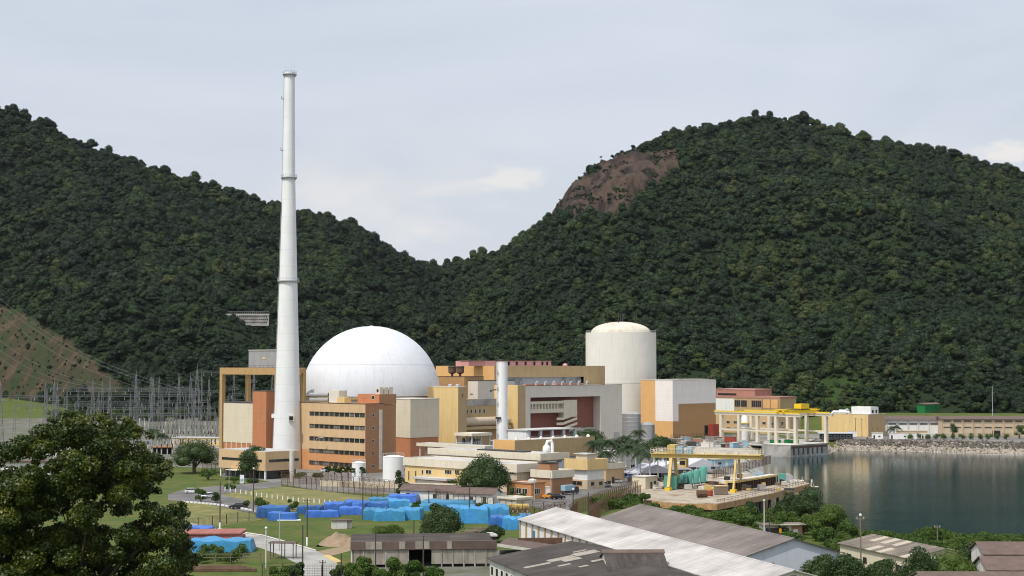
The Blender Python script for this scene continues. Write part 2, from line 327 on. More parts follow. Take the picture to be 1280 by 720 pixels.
m_tile = M('brown_roof_sheet', (.135, .095, .078), .85, .22, .5, wave=('X', 1.6), bump=.4)
m_shedroof = MROOF('white_sheet_roof', lin(226, 219, 212, .9), lin(205, 196, 188, .88), (.35, .7))
m_greyroof = MROOF('grey_sheet_roof', lin(128, 118, 110, .98), lin(165, 150, 140, .98), (.4, .75))
m_darkroof = MROOF('dark_sheet_roof', lin(78, 70, 64, 1.0), lin(112, 102, 94, 1.0), (.42, .78), patch=(lin(196, 186, 172), .93))
m_patchroof = MROOF('patched_sheet_roof', lin(122, 108, 95), lin(165, 152, 134), (.4, .7), patch=(lin(185, 172, 148), .7))
m_tarp = M('blue_tarp', (.003, .105, .45), .4, .2, .7, bump=.8, bscale=.9, spec=.4)
m_tarp2 = M('cyan_tarp', (.006, .23, .52), .4, .18, .7, bump=.8, bscale=.9, spec=.4, col2=(.02, .22, .38), c2=(.5, .7))
for m_ in (m_tarp, m_tarp2):
    ns = m_.node_tree.nodes; lk = m_.node_tree.links; b_ = ns['Principled BSDF']; src = b_.inputs['Base Color'].links[0].from_socket
    oi = ns.new('ShaderNodeObjectInfo'); hs = ns.new('ShaderNodeHueSaturation'); mr = ns.new('ShaderNodeMapRange'); mr.inputs[3].default_value = .62; mr.inputs[4].default_value = 1.08
    lk.new(oi.outputs['Random'], mr.inputs[0]); lk.new(mr.outputs[0], hs.inputs['Value']); m2_ = ns.new('ShaderNodeMapRange'); m2_.inputs[3].default_value = .487; m2_.inputs[4].default_value = .502; lk.new(oi.outputs['Random'], m2_.inputs[0]); lk.new(m2_.outputs[0], hs.inputs['Hue']); hs.inputs['Saturation'].default_value = .92
    lk.new(src, hs.inputs['Color']); lk.new(hs.outputs[0], b_.inputs['Base Color'])
m_deck = M('stained_deck', (.36, .31, .24), .9, .25, .5, col2=(.22, .15, .09), c2=(.5, .68))
m_tyre = M('tyre_rubber', (.02, .02, .02), .85, .1, 2)
m_carw = M('white_car_paint', (.78, .78, .78), .25, .02, .5, spec=.5)
m_carb = M('black_car_paint', (.022, .018, .02), .25, .05, .5, spec=.5)
m_oran = M('safety_orange', (.7, .28, .03), .5, .08, .8)
m_lamp = M('lamp_glass', (.75, .75, .72), .3, .03, 1)
m_bark = M('bark', (.10, .082, .06), .9, .3, 1.5)
G1, G2, G3, G4, G5 = (.006, .016, .006), (.011, .027, .007), (.021, .044, .009), (.042, .062, .012), (.060, .052, .022)
m_forest = MLEAF('forest_leaves', [(.0, G1), (.35, G2), (.62, G3), (.82, G4), (1.0, G5)], .6, nscale=.2, rnd=.75, inst=True)
m_woodtree = MLEAF('woodland_leaves', [(.0, G1), (.4, G2), (.8, G3), (1.0, G4)], .6, nscale=.2, rnd=.7)
m_leaf = MLEAF('tree_leaves', [(.0, (.022, .046, .012)), (.5, (.036, .066, .016)), (1., (.055, .085, .022))], .5, trans=.15, nscale=.5, rnd=.3)
m_leafb = MLEAF('bush_leaves', [(.0, (.036, .078, .012)), (.5, (.062, .112, .016)), (1., (.105, .14, .022))], .55, trans=.2, nscale=.5, rnd=.4)
m_leafn = MLEAF('mango_leaves', [(.0, (.014, .029, .005)), (.45, (.034, .056, .007)), (.72, (.085, .10, .010)), (1., (.16, .155, .014))], .42, trans=.12, nscale=.5, rnd=.0)
m_palm = MLEAF('palm_fronds', [(.0, (.016, .036, .010)), (1., (.040, .065, .018))], .5, trans=.15, nscale=.5, rnd=.4)
# ------------------------------------------------------------------ the land: ground sheet, bay, hills
BAY = [(123.8, 794), (116, 745), (108, 690), (98, 622), (92, 572), (80, 562), (50, 521), (36, 497), (33, 478), (40, 462), (60, 440), (74, 412), (80, 404), (86, 392), (93, 388), (107, 384), (122, 381), (150, 378), (210, 374), (420, 362), (1500, 300), (3000, 300), (3000, 700), (900, 700), (330, 783), (300, 790), (259, 811), (231, 826), (201, 837), (170, 849), (158, 806), (135.7, 783)]
def sdist(Pts, poly):
    d = np.full(len(Pts), 1e9); ins = np.zeros(len(Pts), bool); n = len(poly)
    for i in range(n):
        a = np.array(poly[i], float); b = np.array(poly[(i + 1) % n], float); e = b - a; w = Pts - a
        t = np.clip((w @ e) / (e @ e), 0, 1); d = np.minimum(d, np.hypot(*(w - t[:, None] * e).T))
        c = (a[1] > Pts[:, 1]) != (b[1] > Pts[:, 1])
        with np.errstate(divide='ignore', invalid='ignore'):
            xi = (b[0] - a[0]) * (Pts[:, 1] - a[1]) / (b[1] - a[1]) + a[0]
        ins ^= c & (Pts[:, 0] < xi)
    return np.where(ins, -d, d)
def sst(a, b, x): t = np.clip((x - a) / (b - a), 0, 1); return t * t * (3 - 2 * t)
def land(X, Y):
    X = np.asarray(X, float); Y = np.asarray(Y, float)
    z = np.where(Y < 230, (230 - Y) * .155, 0.0)
    z = z + 14 * sst(880, 1330, Y) * sst(-90, -190, X)
    z = z + 8 * sst(980, 1090, Y) * sst(-190, -120, X) * sst(210, 160, X)
    z = z + 9.6 * sst(938, 985, Y) * sst(170, 215, X)
    return z
def gz(x, y): return float(land([x], [y])[0])
def gridmesh(name, xs, ys, zf, mats, smooth=True):
    X, Y = np.meshgrid(xs, ys); P = np.stack([X.ravel(), Y.ravel()], 1); Z = zf(P)
    nx, ny = len(xs), len(ys)
    i = (np.arange(ny - 1)[:, None] * nx + np.arange(nx - 1)[None]).ravel()
    Fq = np.stack([i, i + 1, i + nx + 1, i + nx], 1)
    return npmesh(name, np.column_stack([P, Z]), Fq, mats, smooth)
def npmesh(name, V, Fq, mats, smooth=False, mi=None):
    me = bpy.data.meshes.new(name); V = np.ascontiguousarray(V, np.float32); Fq = np.ascontiguousarray(Fq, np.int32); k = Fq.shape[1]
    me.vertices.add(len(V)); me.vertices.foreach_set('co', V.ravel())
    me.loops.add(Fq.size); me.loops.foreach_set('vertex_index', Fq.ravel())
    me.polygons.add(len(Fq)); me.polygons.foreach_set('loop_start', np.arange(0, Fq.size, k, dtype=np.int32))
    for m in (mats if isinstance(mats, (list, tuple)) else [mats]): me.materials.append(m)
    if smooth: me.polygons.foreach_set('use_smooth', np.ones(len(Fq), bool))
    if mi is not None: me.polygons.foreach_set('material_index', np.asarray(mi, np.int32))
    me.update(calc_edges=True); me.validate(); return me
def ground_z(P):
    d = sdist(P, BAY); zl = land(P[:, 0], P[:, 1])
    return np.minimum(zl, np.maximum(-9, -5 + d * .75))
xs = np.concatenate([[-5000, -1500, -800], np.arange(-560, 561, 3.2), [800, 1500, 5000]])
ys = np.concatenate([[-300, -60, 20], np.arange(100, 1120, 3.2), [1300, 2200, 5500]])
struct(put('ground', gridmesh('ground', xs, ys, ground_z, m_grass)))

m_water = bpy.data.materials.new('sea_water'); m_water.use_nodes = True
_t = m_water.node_tree; _b = _t.nodes['Principled BSDF']
_b.inputs['Base Color'].default_value = (.004, .027, .031, 1); _b.inputs['Specular IOR Level'].default_value = .36; _b.inputs['Roughness'].default_value = .10; _b.inputs['IOR'].default_value = 1.33
_tc = _t.nodes.new('ShaderNodeTexCoord'); _m = _t.nodes.new('ShaderNodeMapping'); _m.inputs['Scale'].default_value = (.35, .8, 1); _t.links.new(_tc.outputs['Object'], _m.inputs[0])
_n = _t.nodes.new('ShaderNodeTexNoise'); _n.inputs['Scale'].default_value = .9; _n.inputs['Detail'].default_value = 6; _n.inputs['Roughness'].default_value = .6; _t.links.new(_m.outputs[0], _n.inputs['Vector'])
_n2 = _t.nodes.new('ShaderNodeTexNoise'); _n2.inputs['Scale'].default_value = .012; _n2.inputs['Detail'].default_value = 4; _t.links.new(_m.outputs[0], _n2.inputs['Vector'])
_sx = _t.nodes.new('ShaderNodeSeparateXYZ'); _t.links.new(_tc.outputs['Object'], _sx.inputs[0])
_mr = _t.nodes.new('ShaderNodeMapRange'); _mr.inputs[1].default_value = 520; _mr.inputs[2].default_value = 640; _mr.inputs[3].default_value = .16; _mr.inputs[4].default_value = .07; _t.links.new(_sx.outputs[1], _mr.inputs[0])   # the breeze ruffles the near water, the far side lies in the lee
_r = _t.nodes.new('ShaderNodeValToRGB'); _r.color_ramp.elements[0].position = .35; _r.color_ramp.elements[1].position = .65; _r.color_ramp.elements[0].color = (.5, .5, .5, 1); _t.links.new(_n2.outputs[0], _r.inputs[0])
_mm = _t.nodes.new('ShaderNodeMath'); _mm.operation = 'MULTIPLY'; _t.links.new(_mr.outputs[0], _mm.inputs[0]); _t.links.new(_r.outputs[0], _mm.inputs[1])
_bp = _t.nodes.new('ShaderNodeBump'); _bp.inputs['Distance'].default_value = .5; _t.links.new(_n.outputs[0], _bp.inputs['Height']); _t.links.new(_mm.outputs[0], _bp.inputs['Strength']); _t.links.new(_bp.outputs[0], _b.inputs['Normal'])
mb = MB(); mb.face((20, 280, -5), (3000, 280, -5), (3000, 1000, -5), (20, 1000, -5)); struct(mb.build('sea_water', m_water))

# hills: the ridge follows the skyline of the valley, the foot lies behind the works
px_k = [-420, -200, 0, 50, 100, 150, 200, 250, 300, 350, 400, 450, 500, 545, 600, 650, 690, 705, 720, 740, 780, 850, 900, 960, 1000, 1050, 1100, 1150, 1200, 1250, 1280, 1400, 1700]
sk_k = [60, 60, 133, 152, 176, 195, 212, 228, 242, 255, 270, 288, 320, 336, 321, 298, 266, 246, 228, 211, 184, 164, 152, 142, 145, 160, 175, 182, 192, 206, 216, 262, 330]
Yr_k = [1900, 1900, 1900, 1910, 1920, 1930, 1940, 1950, 1960, 1980, 2020, 2080, 2180, 2240, 2080, 1900, 1800, 1790, 1780, 1775, 1790, 1860, 1900, 1950, 1950, 1940, 1930, 1920, 1910, 1900, 1900, 1900, 1900]
def skyl(px): return np.interp(px, px_k, sk_k)
def Yr_(px): return np.interp(px, px_k, Yr_k)
def Yb_(px): return np.interp(px, [-420, 0, 60, 110, 280, 400, 560, 800, 900, 1000, 1100, 1280, 1700], [1320, 1300, 1210, 1090, 1060, 1120, 1150, 1110, 1080, 1040, 1020, 1005, 990])
NC, NR = 560, 110
pcs = np.linspace(-420, 1700, NC); srow = np.concatenate([[-.02], np.linspace(0, 1, NR), [1.06, 1.15, 1.3, 1.6, 2.2]])
rk_up = lambda p: np.interp(p, [686, 695, 720, 760, 800, 845], [260, 250, 224, 203, 190, 186])
rk_lo = lambda p: np.interp(p, [686, 695, 720, 760, 790, 820, 845], [276, 275, 274, 270, 258, 238, 212])
TREEH = 5.5
HP = np.zeros((len(srow), NC, 3)); ROCK = np.zeros((len(srow), NC)); SOIL = np.zeros((len(srow), NC)); MEAD = np.zeros((len(srow), NC))
for j, p in enumerate(pcs):
    yb, yr = float(Yb_(p)), float(Yr_(p)); zr = zz(float(skyl(p)), yr)
    bare_top = smooth(682, 692, p) * (1 - smooth(745, 765, p))
    zr -= TREEH * (1 - bare_top)
    t0 = (p - 640) / F
    zb = gz(t0 * yb, yb) - .2
    for i, s in enumerate(srow):
        Y = yb + (yr - yb) * s; X = t0 * Y
        if s <= 0: z = zb + s * 400
        elif s <= 1:
            g = s * .92 + .08 * s * s
            z = zb + (zr - zb) * g
            env = math.sin(math.pi * min(1, s)) ** .8
            z += env * (44 * noise.noise((X * .0042, Y * .0042, 3.1)) + 17 * noise.noise((X * .013, Y * .013, 7.7)) + 6 * noise.noise((p * .02, s * 1.2, 1.0)))
        else: z = zr - (Y - yr) * .35 - (s - 1) ** 2 * 60
        HP[i, j] = (X, Y, z)
    # bare rock below the shoulder of the far hill
    pys = HZ - (HP[:, j, 2] - H) * F / HP[:, j, 1]
    if 684 < p < 848:
        jit = 8 * noise.noise((p * .06, 0, 5)) + 4 * noise.noise((p * .3, 0, 3))
        ROCK[:, j] = [(1 if (s <= 1.08 and s > .3 and rk_up(p) - 1 + jit < y < rk_lo(p) + 2 + jit) else 0) for s, y in zip(srow, pys)]
    if 1020 < p < 1078: MEAD[:, j] = [(1 if 468 + 8 * noise.noise((p * .1, 1, 1)) < y < 512 else 0) for y in pys]
    # cleared slope above the switchyard
    lim = np.interp(p, [-420, 0, 40, 90, 150, 165], [330, 383, 396, 430, 478, 500])
    if p < 165: SOIL[:, j] = [(1 if 498 + 5 * noise.noise((p * .09, 4, 1)) > y > lim + 8 * noise.noise((p * .05, 2, 1)) else 0) for y in pys]
# the rock stands steeper than the forest: jag its surface
nzr = np.array([[noise.fractal((HP[i, j, 0] * .03, HP[i, j, 1] * .02, HP[i, j, 2] * .05), .8, 2.1, 5) for j in range(NC)] for i in range(len(srow))]) if True else 0
HP[:, :, 2] += ROCK * nzr * 8.0
i = (np.arange(len(srow) - 1)[:, None] * NC + np.arange(NC - 1)[None]).ravel()
HF = np.stack([i, i + 1, i + NC + 1, i + NC], 1)
m_hill = bpy.data.materials.new('hill_ground'); m_hill.use_nodes = True
def hill_nodes(m):
    t = m.node_tree; ns = t.nodes; lk = t.links; b = ns['Principled BSDF']; b.inputs['Roughness'].default_value = .9; b.inputs['Specular IOR Level'].default_value = .15
    tcn = ns.new('ShaderNodeTexCoord'); oc = tcn.outputs['Object']
    def nz(sc, det, vec=oc, scl=None):
        v = vec
        if scl: mpn = ns.new('ShaderNodeMapping'); mpn.inputs['Scale'].default_value = scl; lk.new(vec, mpn.inputs[0]); v = mpn.outputs[0]
        n = ns.new('ShaderNodeTexNoise'); n.inputs['Scale'].default_value = sc; n.inputs['Detail'].default_value = det; n.inputs['Roughness'].default_value = .65; lk.new(v, n.inputs['Vector']); return n.outputs[0]
    def ramp(s, st):
        r = ns.new('ShaderNodeValToRGB'); e = r.color_ramp.elements
        while len(e) < len(st): e.new(.5)
        for k, (p, c) in enumerate(st): e[k].position = p; e[k].color = tuple(c) + (1,)
        lk.new(s, r.inputs[0]); return r.outputs[0]
    def mix(f, a, c):
        x = ns.new('ShaderNodeMix'); x.data_type = 'RGBA'; lk.new(f, x.inputs['Factor']); lk.new(a, x.inputs['A']); lk.new(c, x.inputs['B']); return x.outputs['Result']
    under = ramp(nz(.06, 6), [(.3, (.008, .016, .006)), (.7, (.020, .036, .011))])
    soil = ramp(nz(.035, 8), [(.34, (.022, .036, .012)), (.46, (.035, .042, .016)), (.53, (.046, .036, .020)), (.62, (.080, .058, .034)), (.72, (.05, .055, .02))])
    rock = ramp(nz(1.0, 7, oc, (.085, .03, .020)), [(.34, (.012, .010, .010)), (.45, (.038, .026, .021)), (.55, (.078, .052, .038)), (.63, (.046, .034, .027)), (.70, (.035, .042, .016))])
    mead = ramp(nz(.12, 6), [(.3, (.016, .034, .008)), (.7, (.036, .066, .013))])
    for nm, c in (('soil', soil), ('rock', rock), ('mead', mead)):
        a = ns.new('ShaderNodeAttribute'); a.attribute_name = nm; under = mix(a.outputs['Fac'], under, c)
    lk.new(under, b.inputs['Base Color'])
    bn = ns.new('ShaderNodeBump'); bn.inputs['Strength'].default_value = .9; bn.inputs['Distance'].default_value = 4; lk.new(nz(1.0, 8, oc, (.12, .06, .05)), bn.inputs['Height']); lk.new(bn.outputs[0], b.inputs['Normal'])
hill_nodes(m_hill)
hm = npmesh('hills', HP.reshape(-1, 3), HF, m_hill, True)
for nm, arr in (('rock', ROCK), ('soil', SOIL), ('mead', MEAD)):
    a = hm.attributes.new(nm, 'FLOAT', 'POINT'); a.data.foreach_set('value', arr.ravel().astype(np.float32))
struct(put('hills', hm))

# ------------------------------------------------------------------ foliage
_c = []
for ax in range(3):
    for sg in (-1, 1):
        for a in range(3):
            for b in range(3):
                q = []
                for da, db in ((0, 0), (1, 0), (1, 1), (0, 1)):
                    p = [0, 0, 0]; p[ax] = sg; p[(ax + 1) % 3] = -1 + 2 * (a + da) / 3; p[(ax + 2) % 3] = -1 + 2 * (b + db) / 3
                    q.append(np.array(p) / np.linalg.norm(p))
                _c.append(q)
CSPH = np.array(_c)      # 54 quads on a ball
def leaves(rng, blobs, n, size, up=.25, core=.74, flat=.0, lo=-.35, jit=.55):
    # blobs: rows of x, y, z, rx, rz; n leaf faces share out by blob area; a dense core keeps the inside dark
    B = np.array(blobs, float); w = B[:, 3] * (B[:, 3] + B[:, 4]); w /= w.sum(); k = rng.choice(len(B), n, p=w)
    d = rng.normal(size=(n, 3)); d[:, 2] += up; d /= np.linalg.norm(d, axis=1)[:, None]
    bad = d[:, 2] < lo; d[bad, 2] *= -1
    rad = rng.uniform(.72, 1.08, n)
    S = np.stack([B[k, 3], B[k, 3], B[k, 4]], 1); P = B[k, :3] + d * S * rad[:, None]
    nr = d + rng.normal(size=(n, 3)) * jit; nr[:, 2] += flat; nr /= np.linalg.norm(nr, axis=1)[:, None]
    t = np.cross(nr, rng.normal(size=(n, 3))); t /= np.linalg.norm(t, axis=1)[:, None]; b = np.cross(nr, t)
    s = size * rng.uniform(.6, 1.35, n)[:, None] / 2; t *= s; b *= s * .7
    Q = np.stack([P - t, P - b, P + t, P + b], 1)      # a leaf spray is a lozenge
    if core:
        C = np.concatenate([CSPH * np.array([r[3], r[3], r[4]]) * core + np.array(r[:3]) for r in B]); Q = np.concatenate([Q, C])
    return Q.reshape(-1, 3)
def leafmesh(name, V, mat): return npmesh(name, V, np.arange(len(V)).reshape(-1, 4), mat)
def crown_blobs(rng, R_, H_, nb, base=0.0, kind='round'):
    # clumps spread through a crown R_ wide and H_ high above base
    out = []
    for i in range(nb):
        a = rng.uniform(0, 2 * math.pi) if i else 0; q = math.sqrt(rng.uniform(.08, 1)) if i else 0
        if kind == 'bush': r = R_ * rng.uniform(.3, .48); rz = min(r * .85, H_ * .34); z = base + H_ * rng.uniform(.2, .68)
        elif kind == 'flat': z = base + H_ * (.62 - .35 * q * q + rng.uniform(-.1, .1)); r = R_ * rng.uniform(.26, .42); rz = r * .55
        elif kind == 'tall': z = base + H_ * rng.uniform(.25, .85); q *= .6 * (1.2 - z / (base + H_)) + .25; r = R_ * rng.uniform(.34, .55); rz = r * .9
        else: z = base + H_ * ((.70 - .42 * q * q) + rng.uniform(-.12, .1)); r = R_ * rng.uniform(.3, .5); rz = r * rng.uniform(.7, .95)
        out.append((math.cos(a) * q * (R_ - r), math.sin(a) * q * (R_ - r), z, r, rz))
    return out
rngF = np.random.default_rng(11)
variants = []
vc = bpy.data.collections.new('forest crowns')
for k in range(14):
    kind = ['round', 'round', 'flat', 'tall', 'round', 'flat', 'round'][k % 7]
    R_ = rngF.uniform(4.6, 6.2); H_ = R_ * (1.25 if kind != 'tall' else 1.45)
    bl = crown_blobs(rngF, R_, H_, rngF.integers(7, 12), 1.0, kind)
    me = leafmesh('forest_crown', leaves(rngF, bl, 900, .82, up=.35, core=.8, lo=-.2, jit=.5), m_forest)
    m2 = me.copy(); m2.materials[0] = m_woodtree; m2.name = 'tree_crown'
    variants.append((m2, kind, R_, H_)); o = bpy.data.objects.new('forest_crown_%02d' % k, me); vc.objects.link(o)
def on_hill(p, s):
    j = np.clip((p - pcs[0]) / (pcs[1] - pcs[0]), 0, NC - 1.001); i = np.clip(np.interp(s, srow, np.arange(len(srow))), 0, len(srow) - 1.001)
    j0 = j.astype(int); i0 = i.astype(int); a = (j - j0)[:, None]; b = (i - i0)[:, None]
    v = HP[i0, j0] * (1 - a) * (1 - b) + HP[i0, j0 + 1] * a * (1 - b) + HP[i0 + 1, j0] * (1 - a) * b + HP[i0 + 1, j0 + 1] * a * b
    return v, ROCK[np.rint(i).astype(int), np.rint(j).astype(int)], SOIL[np.rint(i).astype(int), np.rint(j).astype(int)]
NT = 30000
pp = rngF.uniform(-330, 1600, NT * 2); s_ = rngF.uniform(0.0, 1.13, NT * 2)
Yw = Yb_(pp) + (Yr_(pp) - Yb_(pp)) * s_
keep = rngF.uniform(0, 1, NT * 2) < (Yw * (Yr_(pp) - Yb_(pp))) / (2250. * 1090.); pp, s_ = pp[keep], s_[keep]
V, rk, so_ = on_hill(pp, s_)
sc = rngF.lognormal(-.17, .42, len(pp)); sc = np.clip(sc, .38, 2.0)
u = rngF.uniform(0, 1, len(pp))
pyv = HZ - (V[:, 2] - H) * F / V[:, 1]
grassy = ((pp > 1020) & (pp < 1075) & (pyv > 470) & (pyv < 508)) | ((pp > 700) & (pp < 800) & (pyv < rk_up(pp)) & (pyv > 150))
keep = np.ones(len(pp), bool)
keep &= ~((rk > .5) & (u > .05)); keep &= ~((so_ > .5) & (u > .75)); keep &= ~(grassy & (u > .5))
sc = np.where((rk > .5) | (so_ > .5) | grassy, sc * rngF.uniform(.16, .36, len(pp)), sc)
keep &= ~((pp > 262) & (pp < 350) & (pyv > 400) & (pyv < 436) & (sc > .25))
keep &= ~((pp > 1128) & (pp < 1205) & (V[:, 1] < 1050))     # the cutting under the retaining wall
sc = np.where((so_ > .5), sc * .8, sc)
V, sc = V[keep], sc[keep]; V[:, 2] -= .8 * sc
pu = rngF.uniform(-250, 1530, 30000); su = rngF.uniform(0, 1.03, 30000); Vu, rku, sou = on_hill(pu, su)      # saplings and undergrowth between the crowns
Vu = Vu[(rku < .5) & (sou < .5)]; Vu[:, 2] -= .8; V = np.concatenate([V, Vu]); sc = np.concatenate([sc, rngF.uniform(.3, .62, len(Vu))])
pr = rngF.uniform(684, 850, 5200); sr = rngF.uniform(.5, 1.05, 5200); Vr, rkr, _ = on_hill(pr, sr); Vr = Vr[rkr > .5]       # tufts clinging to the rock
Vr = np.array([v for v in Vr if noise.fractal((v[0] * .03, v[1] * .01, v[2] * .05), .8, 2, 4) > .08]); Vr[:, 2] -= .5; V = np.concatenate([V, Vr]); sc = np.concatenate([sc, rngF.uniform(.12, .38, len(Vr))])
pm = bpy.data.meshes.new('forest'); pm.vertices.add(len(V)); pm.vertices.foreach_set('co', V.astype(np.float32).ravel())
at_ = pm.attributes.new('size', 'FLOAT', 'POINT'); at_.data.foreach_set('value', sc.astype(np.float32))
at_ = pm.attributes.new('turn', 'FLOAT', 'POINT'); at_.data.foreach_set('value', rngF.uniform(0, 6.28, len(V)).astype(np.float32))
tint = np.array([noise.fractal((x * .011, y * .008, z * .011), 1., 2., 3) for x, y, z in V]) * .45 + rngF.normal(.40, .27, len(V)) - .14 * (V[:, 0] / V[:, 1] < -.03) + np.where(rngF.uniform(0, 1, len(V)) < .08, .4, 0)  # crowns on the left hill tinted darker: the shade of its slope put into colour
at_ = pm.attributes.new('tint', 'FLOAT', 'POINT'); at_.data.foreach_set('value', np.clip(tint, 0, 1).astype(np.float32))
at_ = pm.attributes.new('which', 'INT', 'POINT'); at_.data.foreach_set('value', rngF.integers(0, 14, len(V)).astype(np.int32))
pm.materials.append(m_forest)
fo = struct(put('forest', pm), 'stuff')
ng = bpy.data.node_groups.new('scatter_crowns', 'GeometryNodeTree')
ng.interface.new_socket('Geometry', in_out='INPUT', socket_type='NodeSocketGeometry'); ng.interface.new_socket('Geometry', in_out='OUTPUT', socket_type='NodeSocketGeometry')
gi = ng.nodes.new('NodeGroupInput'); go = ng.nodes.new('NodeGroupOutput'); ip = ng.nodes.new('GeometryNodeInstanceOnPoints'); ci = ng.nodes.new('GeometryNodeCollectionInfo')
ci.inputs['Collection'].default_value = vc; ci.inputs['Separate Children'].default_value = True; ci.inputs['Reset Children'].default_value = True
def na(n, dt):
    a = ng.nodes.new('GeometryNodeInputNamedAttribute'); a.data_type = dt; a.inputs['Name'].default_value = n; return a.outputs['Attribute']
cx = ng.nodes.new('ShaderNodeCombineXYZ'); ng.links.new(na('turn', 'FLOAT'), cx.inputs[2])
ng.links.new(gi.outputs[0], ip.inputs['Points']); ng.links.new(ci.outputs[0], ip.inputs['Instance']); ip.inputs['Pick Instance'].default_value = True
ng.links.new(na('which', 'INT'), ip.inputs['Instance Index']); ng.links.new(cx.outputs[0], ip.inputs['Rotation']); ng.links.new(na('size', 'FLOAT'), ip.inputs['Scale'])
ng.links.new(ip.outputs[0], go.inputs[0]); fo.modifiers.new('scatter', 'NODES').node_group = ng

# trees of the wood that stand out one by one: along the skyline, and along the foot of the slope
tk = MB(); tk.tube([(0, 0, -3), (.2, 0, 4), (.1, .3, 9)], [.45, .35, .2], 6); trunk_me = tk.mesh('trunk', m_bark)
def hill_tree(p, s, k, size, lift, label, group, name='tree'):
    v, _, _ = on_hill(np.array([p], float), np.array([s], float)); v = v[0]
    t = thing(name, label, 'tree', (v[0], v[1], v[2] - .5), rngF.uniform(0, 6), group)
    t.scale = (size, size, size)
    put('crown', variants[k][0], t, (0, 0, lift)); put('trunk', trunk_me, t, (0, 0, 0), scale=(1, 1, (lift + 4) / 9))
FL = [2, 5, 9, 12]; RD = [0, 1, 4, 6, 7, 8, 11, 13]
for n_ in range(26):
    p = 6 + n_ * 20.5 + rngF.uniform(-7, 7); flat = n_ % 3 == 0
    hill_tree(p, rngF.uniform(.985, 1.0), FL[n_ % 4] if flat else RD[n_ % 8], rngF.uniform(.4, .85), 3.2 if flat else .2,
              'dark flat-topped tree standing up along the skyline of the left hill' if flat else 'dark round tree along the skyline of the left hill', 'flat trees on the left skyline' if flat else 'round trees on the left skyline')
for n_ in range(30):
    p = 848 + n_ * 14.6 + rngF.uniform(-5, 5); flat = n_ % 4 == 1
    hill_tree(p, rngF.uniform(.985, 1.0), FL[n_ % 4] if flat else RD[n_ % 8], rngF.uniform(.4, .8), 2.5 if flat else .1,
              'flat-topped tree standing up along the rounded top of the right hill' if flat else 'round dark tree along the rounded top of the right hill', 'flat trees on the right skyline' if flat else 'round trees on the right skyline')
for n_ in range(10):
    p = 562 + n_ * 12.5 + rngF.uniform(-4, 4)
    hill_tree(p, .99, RD[n_ % 8], rngF.uniform(.55, .95), .3, 'dark tree on the skyline between the saddle and the bare rock', 'trees on the saddle')
for n_, p in enumerate((700, 716, 724, 731, 742, 752, 766, 778, 792, 806, 818, 832)):
    hill_tree(p, .995, FL[n_ % 4] if n_ % 2 else RD[n_ % 8], [.35, .45, .5, .42, .4, .45, .6, .5, .7, .6, .7, .75][n_], 3, 'small lone tree on the skyline right above the bare rock', 'lone trees above the rock')
for n_ in range(34):
    p = 905 + n_ * 11.4 + rngF.uniform(-4, 4)
    if 1022 < p < 1066 or 1128 < p < 1205: continue
    hill_tree(p, rngF.uniform(.0, .035), RD[n_ % 8] if n_ % 3 else 3, rngF.uniform(.8, 1.25), 1.2, 'leafy forest-edge tree at the foot of the right hill behind the works', 'trees along the foot of the right hill')
# ------------------------------------------------------------------ yards, roads and other ground sheets (each a thin sheet over the one below)
def sheet(name, pts, mat, dz=.02, world=False):
    mb = MB(); P = pts if world else [gp(*p)[:2] for p in pts]
    mb.face(*[(x, y, gz(x, y) + dz) for x, y in P]); o = struct(mb.build(name, mat)); return o
sheet('plant_yard', [(-86, 556), (-60, 508), (-24, 492), (0, 470), (14, 474), (24, 490), (33, 512), (47, 548), (70, 578), (83, 582), (90, 622), (100, 690), (108, 745), (112, 800), (130, 802), (148, 860), (148, 925), (-60, 925), (-150, 800), (-150, 640), (-110, 620), (-104, 575)], m_yard, .02, True)
sheet('quay_apron', [(112, 800), (124.5, 794.5), (135.7, 783), (155, 808), (163, 850), (163, 862), (148, 870), (130, 850)], m_conc, .03, True)
sheet('far_yard', [(163, 862), (200, 846), (232, 836), (262, 820), (300, 800), (520, 760), (520, 930), (150, 930)], m_yard, .03, True)
def terrain_patch(name, x0, x1, y0, y1, mat, dz, step=6):
    me = gridmesh(name, np.arange(x0, x1 + 1, step), np.arange(y0, y1 + 1, step), lambda P: land(P[:, 0], P[:, 1]) + dz, mat)
    return struct(put(name, me))
terrain_patch('switchyard_gravel', -560, -100, 640, 1060, m_gravel, .03)
me = gridmesh('shore_bank', np.arange(80, 137, 2), np.arange(566, 806, 3), lambda P: ground_z(P) + .03, m_conc); struct(put('shore_bank', me))
sheet('dry_field', [(276, 617.5), (318, 612), (352, 607), (480, 621), (505, 630), (500, 634), (430, 633), (380, 638), (356, 637), (330, 629)], m_drygr, .025)
sheet('dry_verge', [(222, 626), (260, 629), (318, 641), (330, 648), (225, 664)], m_drygr, .02)
sheet('access_road', [(212, 617), (236, 610), (282, 606), (352, 600.5), (354, 606.5), (318, 611.5), (276, 617), (330, 629), (356, 637), (345, 643), (316, 640), (258, 628), (212, 624)], m_asph, .03)
sheet('main_road', [(240, 652), (275, 660), (330, 668), (370, 679), (397, 687), (420, 698), (436, 724), (385, 724), (378, 705), (352, 692), (318, 680), (275, 672), (240, 664)], m_road, .03)
sheet('kerb', [(275, 659.2), (330, 667.2), (370, 678.2), (397, 686.2), (396, 687.2), (369, 679.3), (330, 668.3), (275, 660.2)], m_concl, .12)
sheet('sand_track', [(396, 688), (420, 683), (448, 679.5), (520, 678), (525, 682), (450, 684), (412, 694), (404, 692)], m_sand, .028)
sheet('yellow_ramp', [(404, 692), (413, 692), (430, 700), (421, 701.5)], m_yel, .05)
sheet('inner_road', [(640, 626), (664, 623), (690, 612), (760, 604), (800, 597), (812, 600), (770, 610), (716, 624), (712, 640), (690, 640), (668, 633)], m_asph, .04)
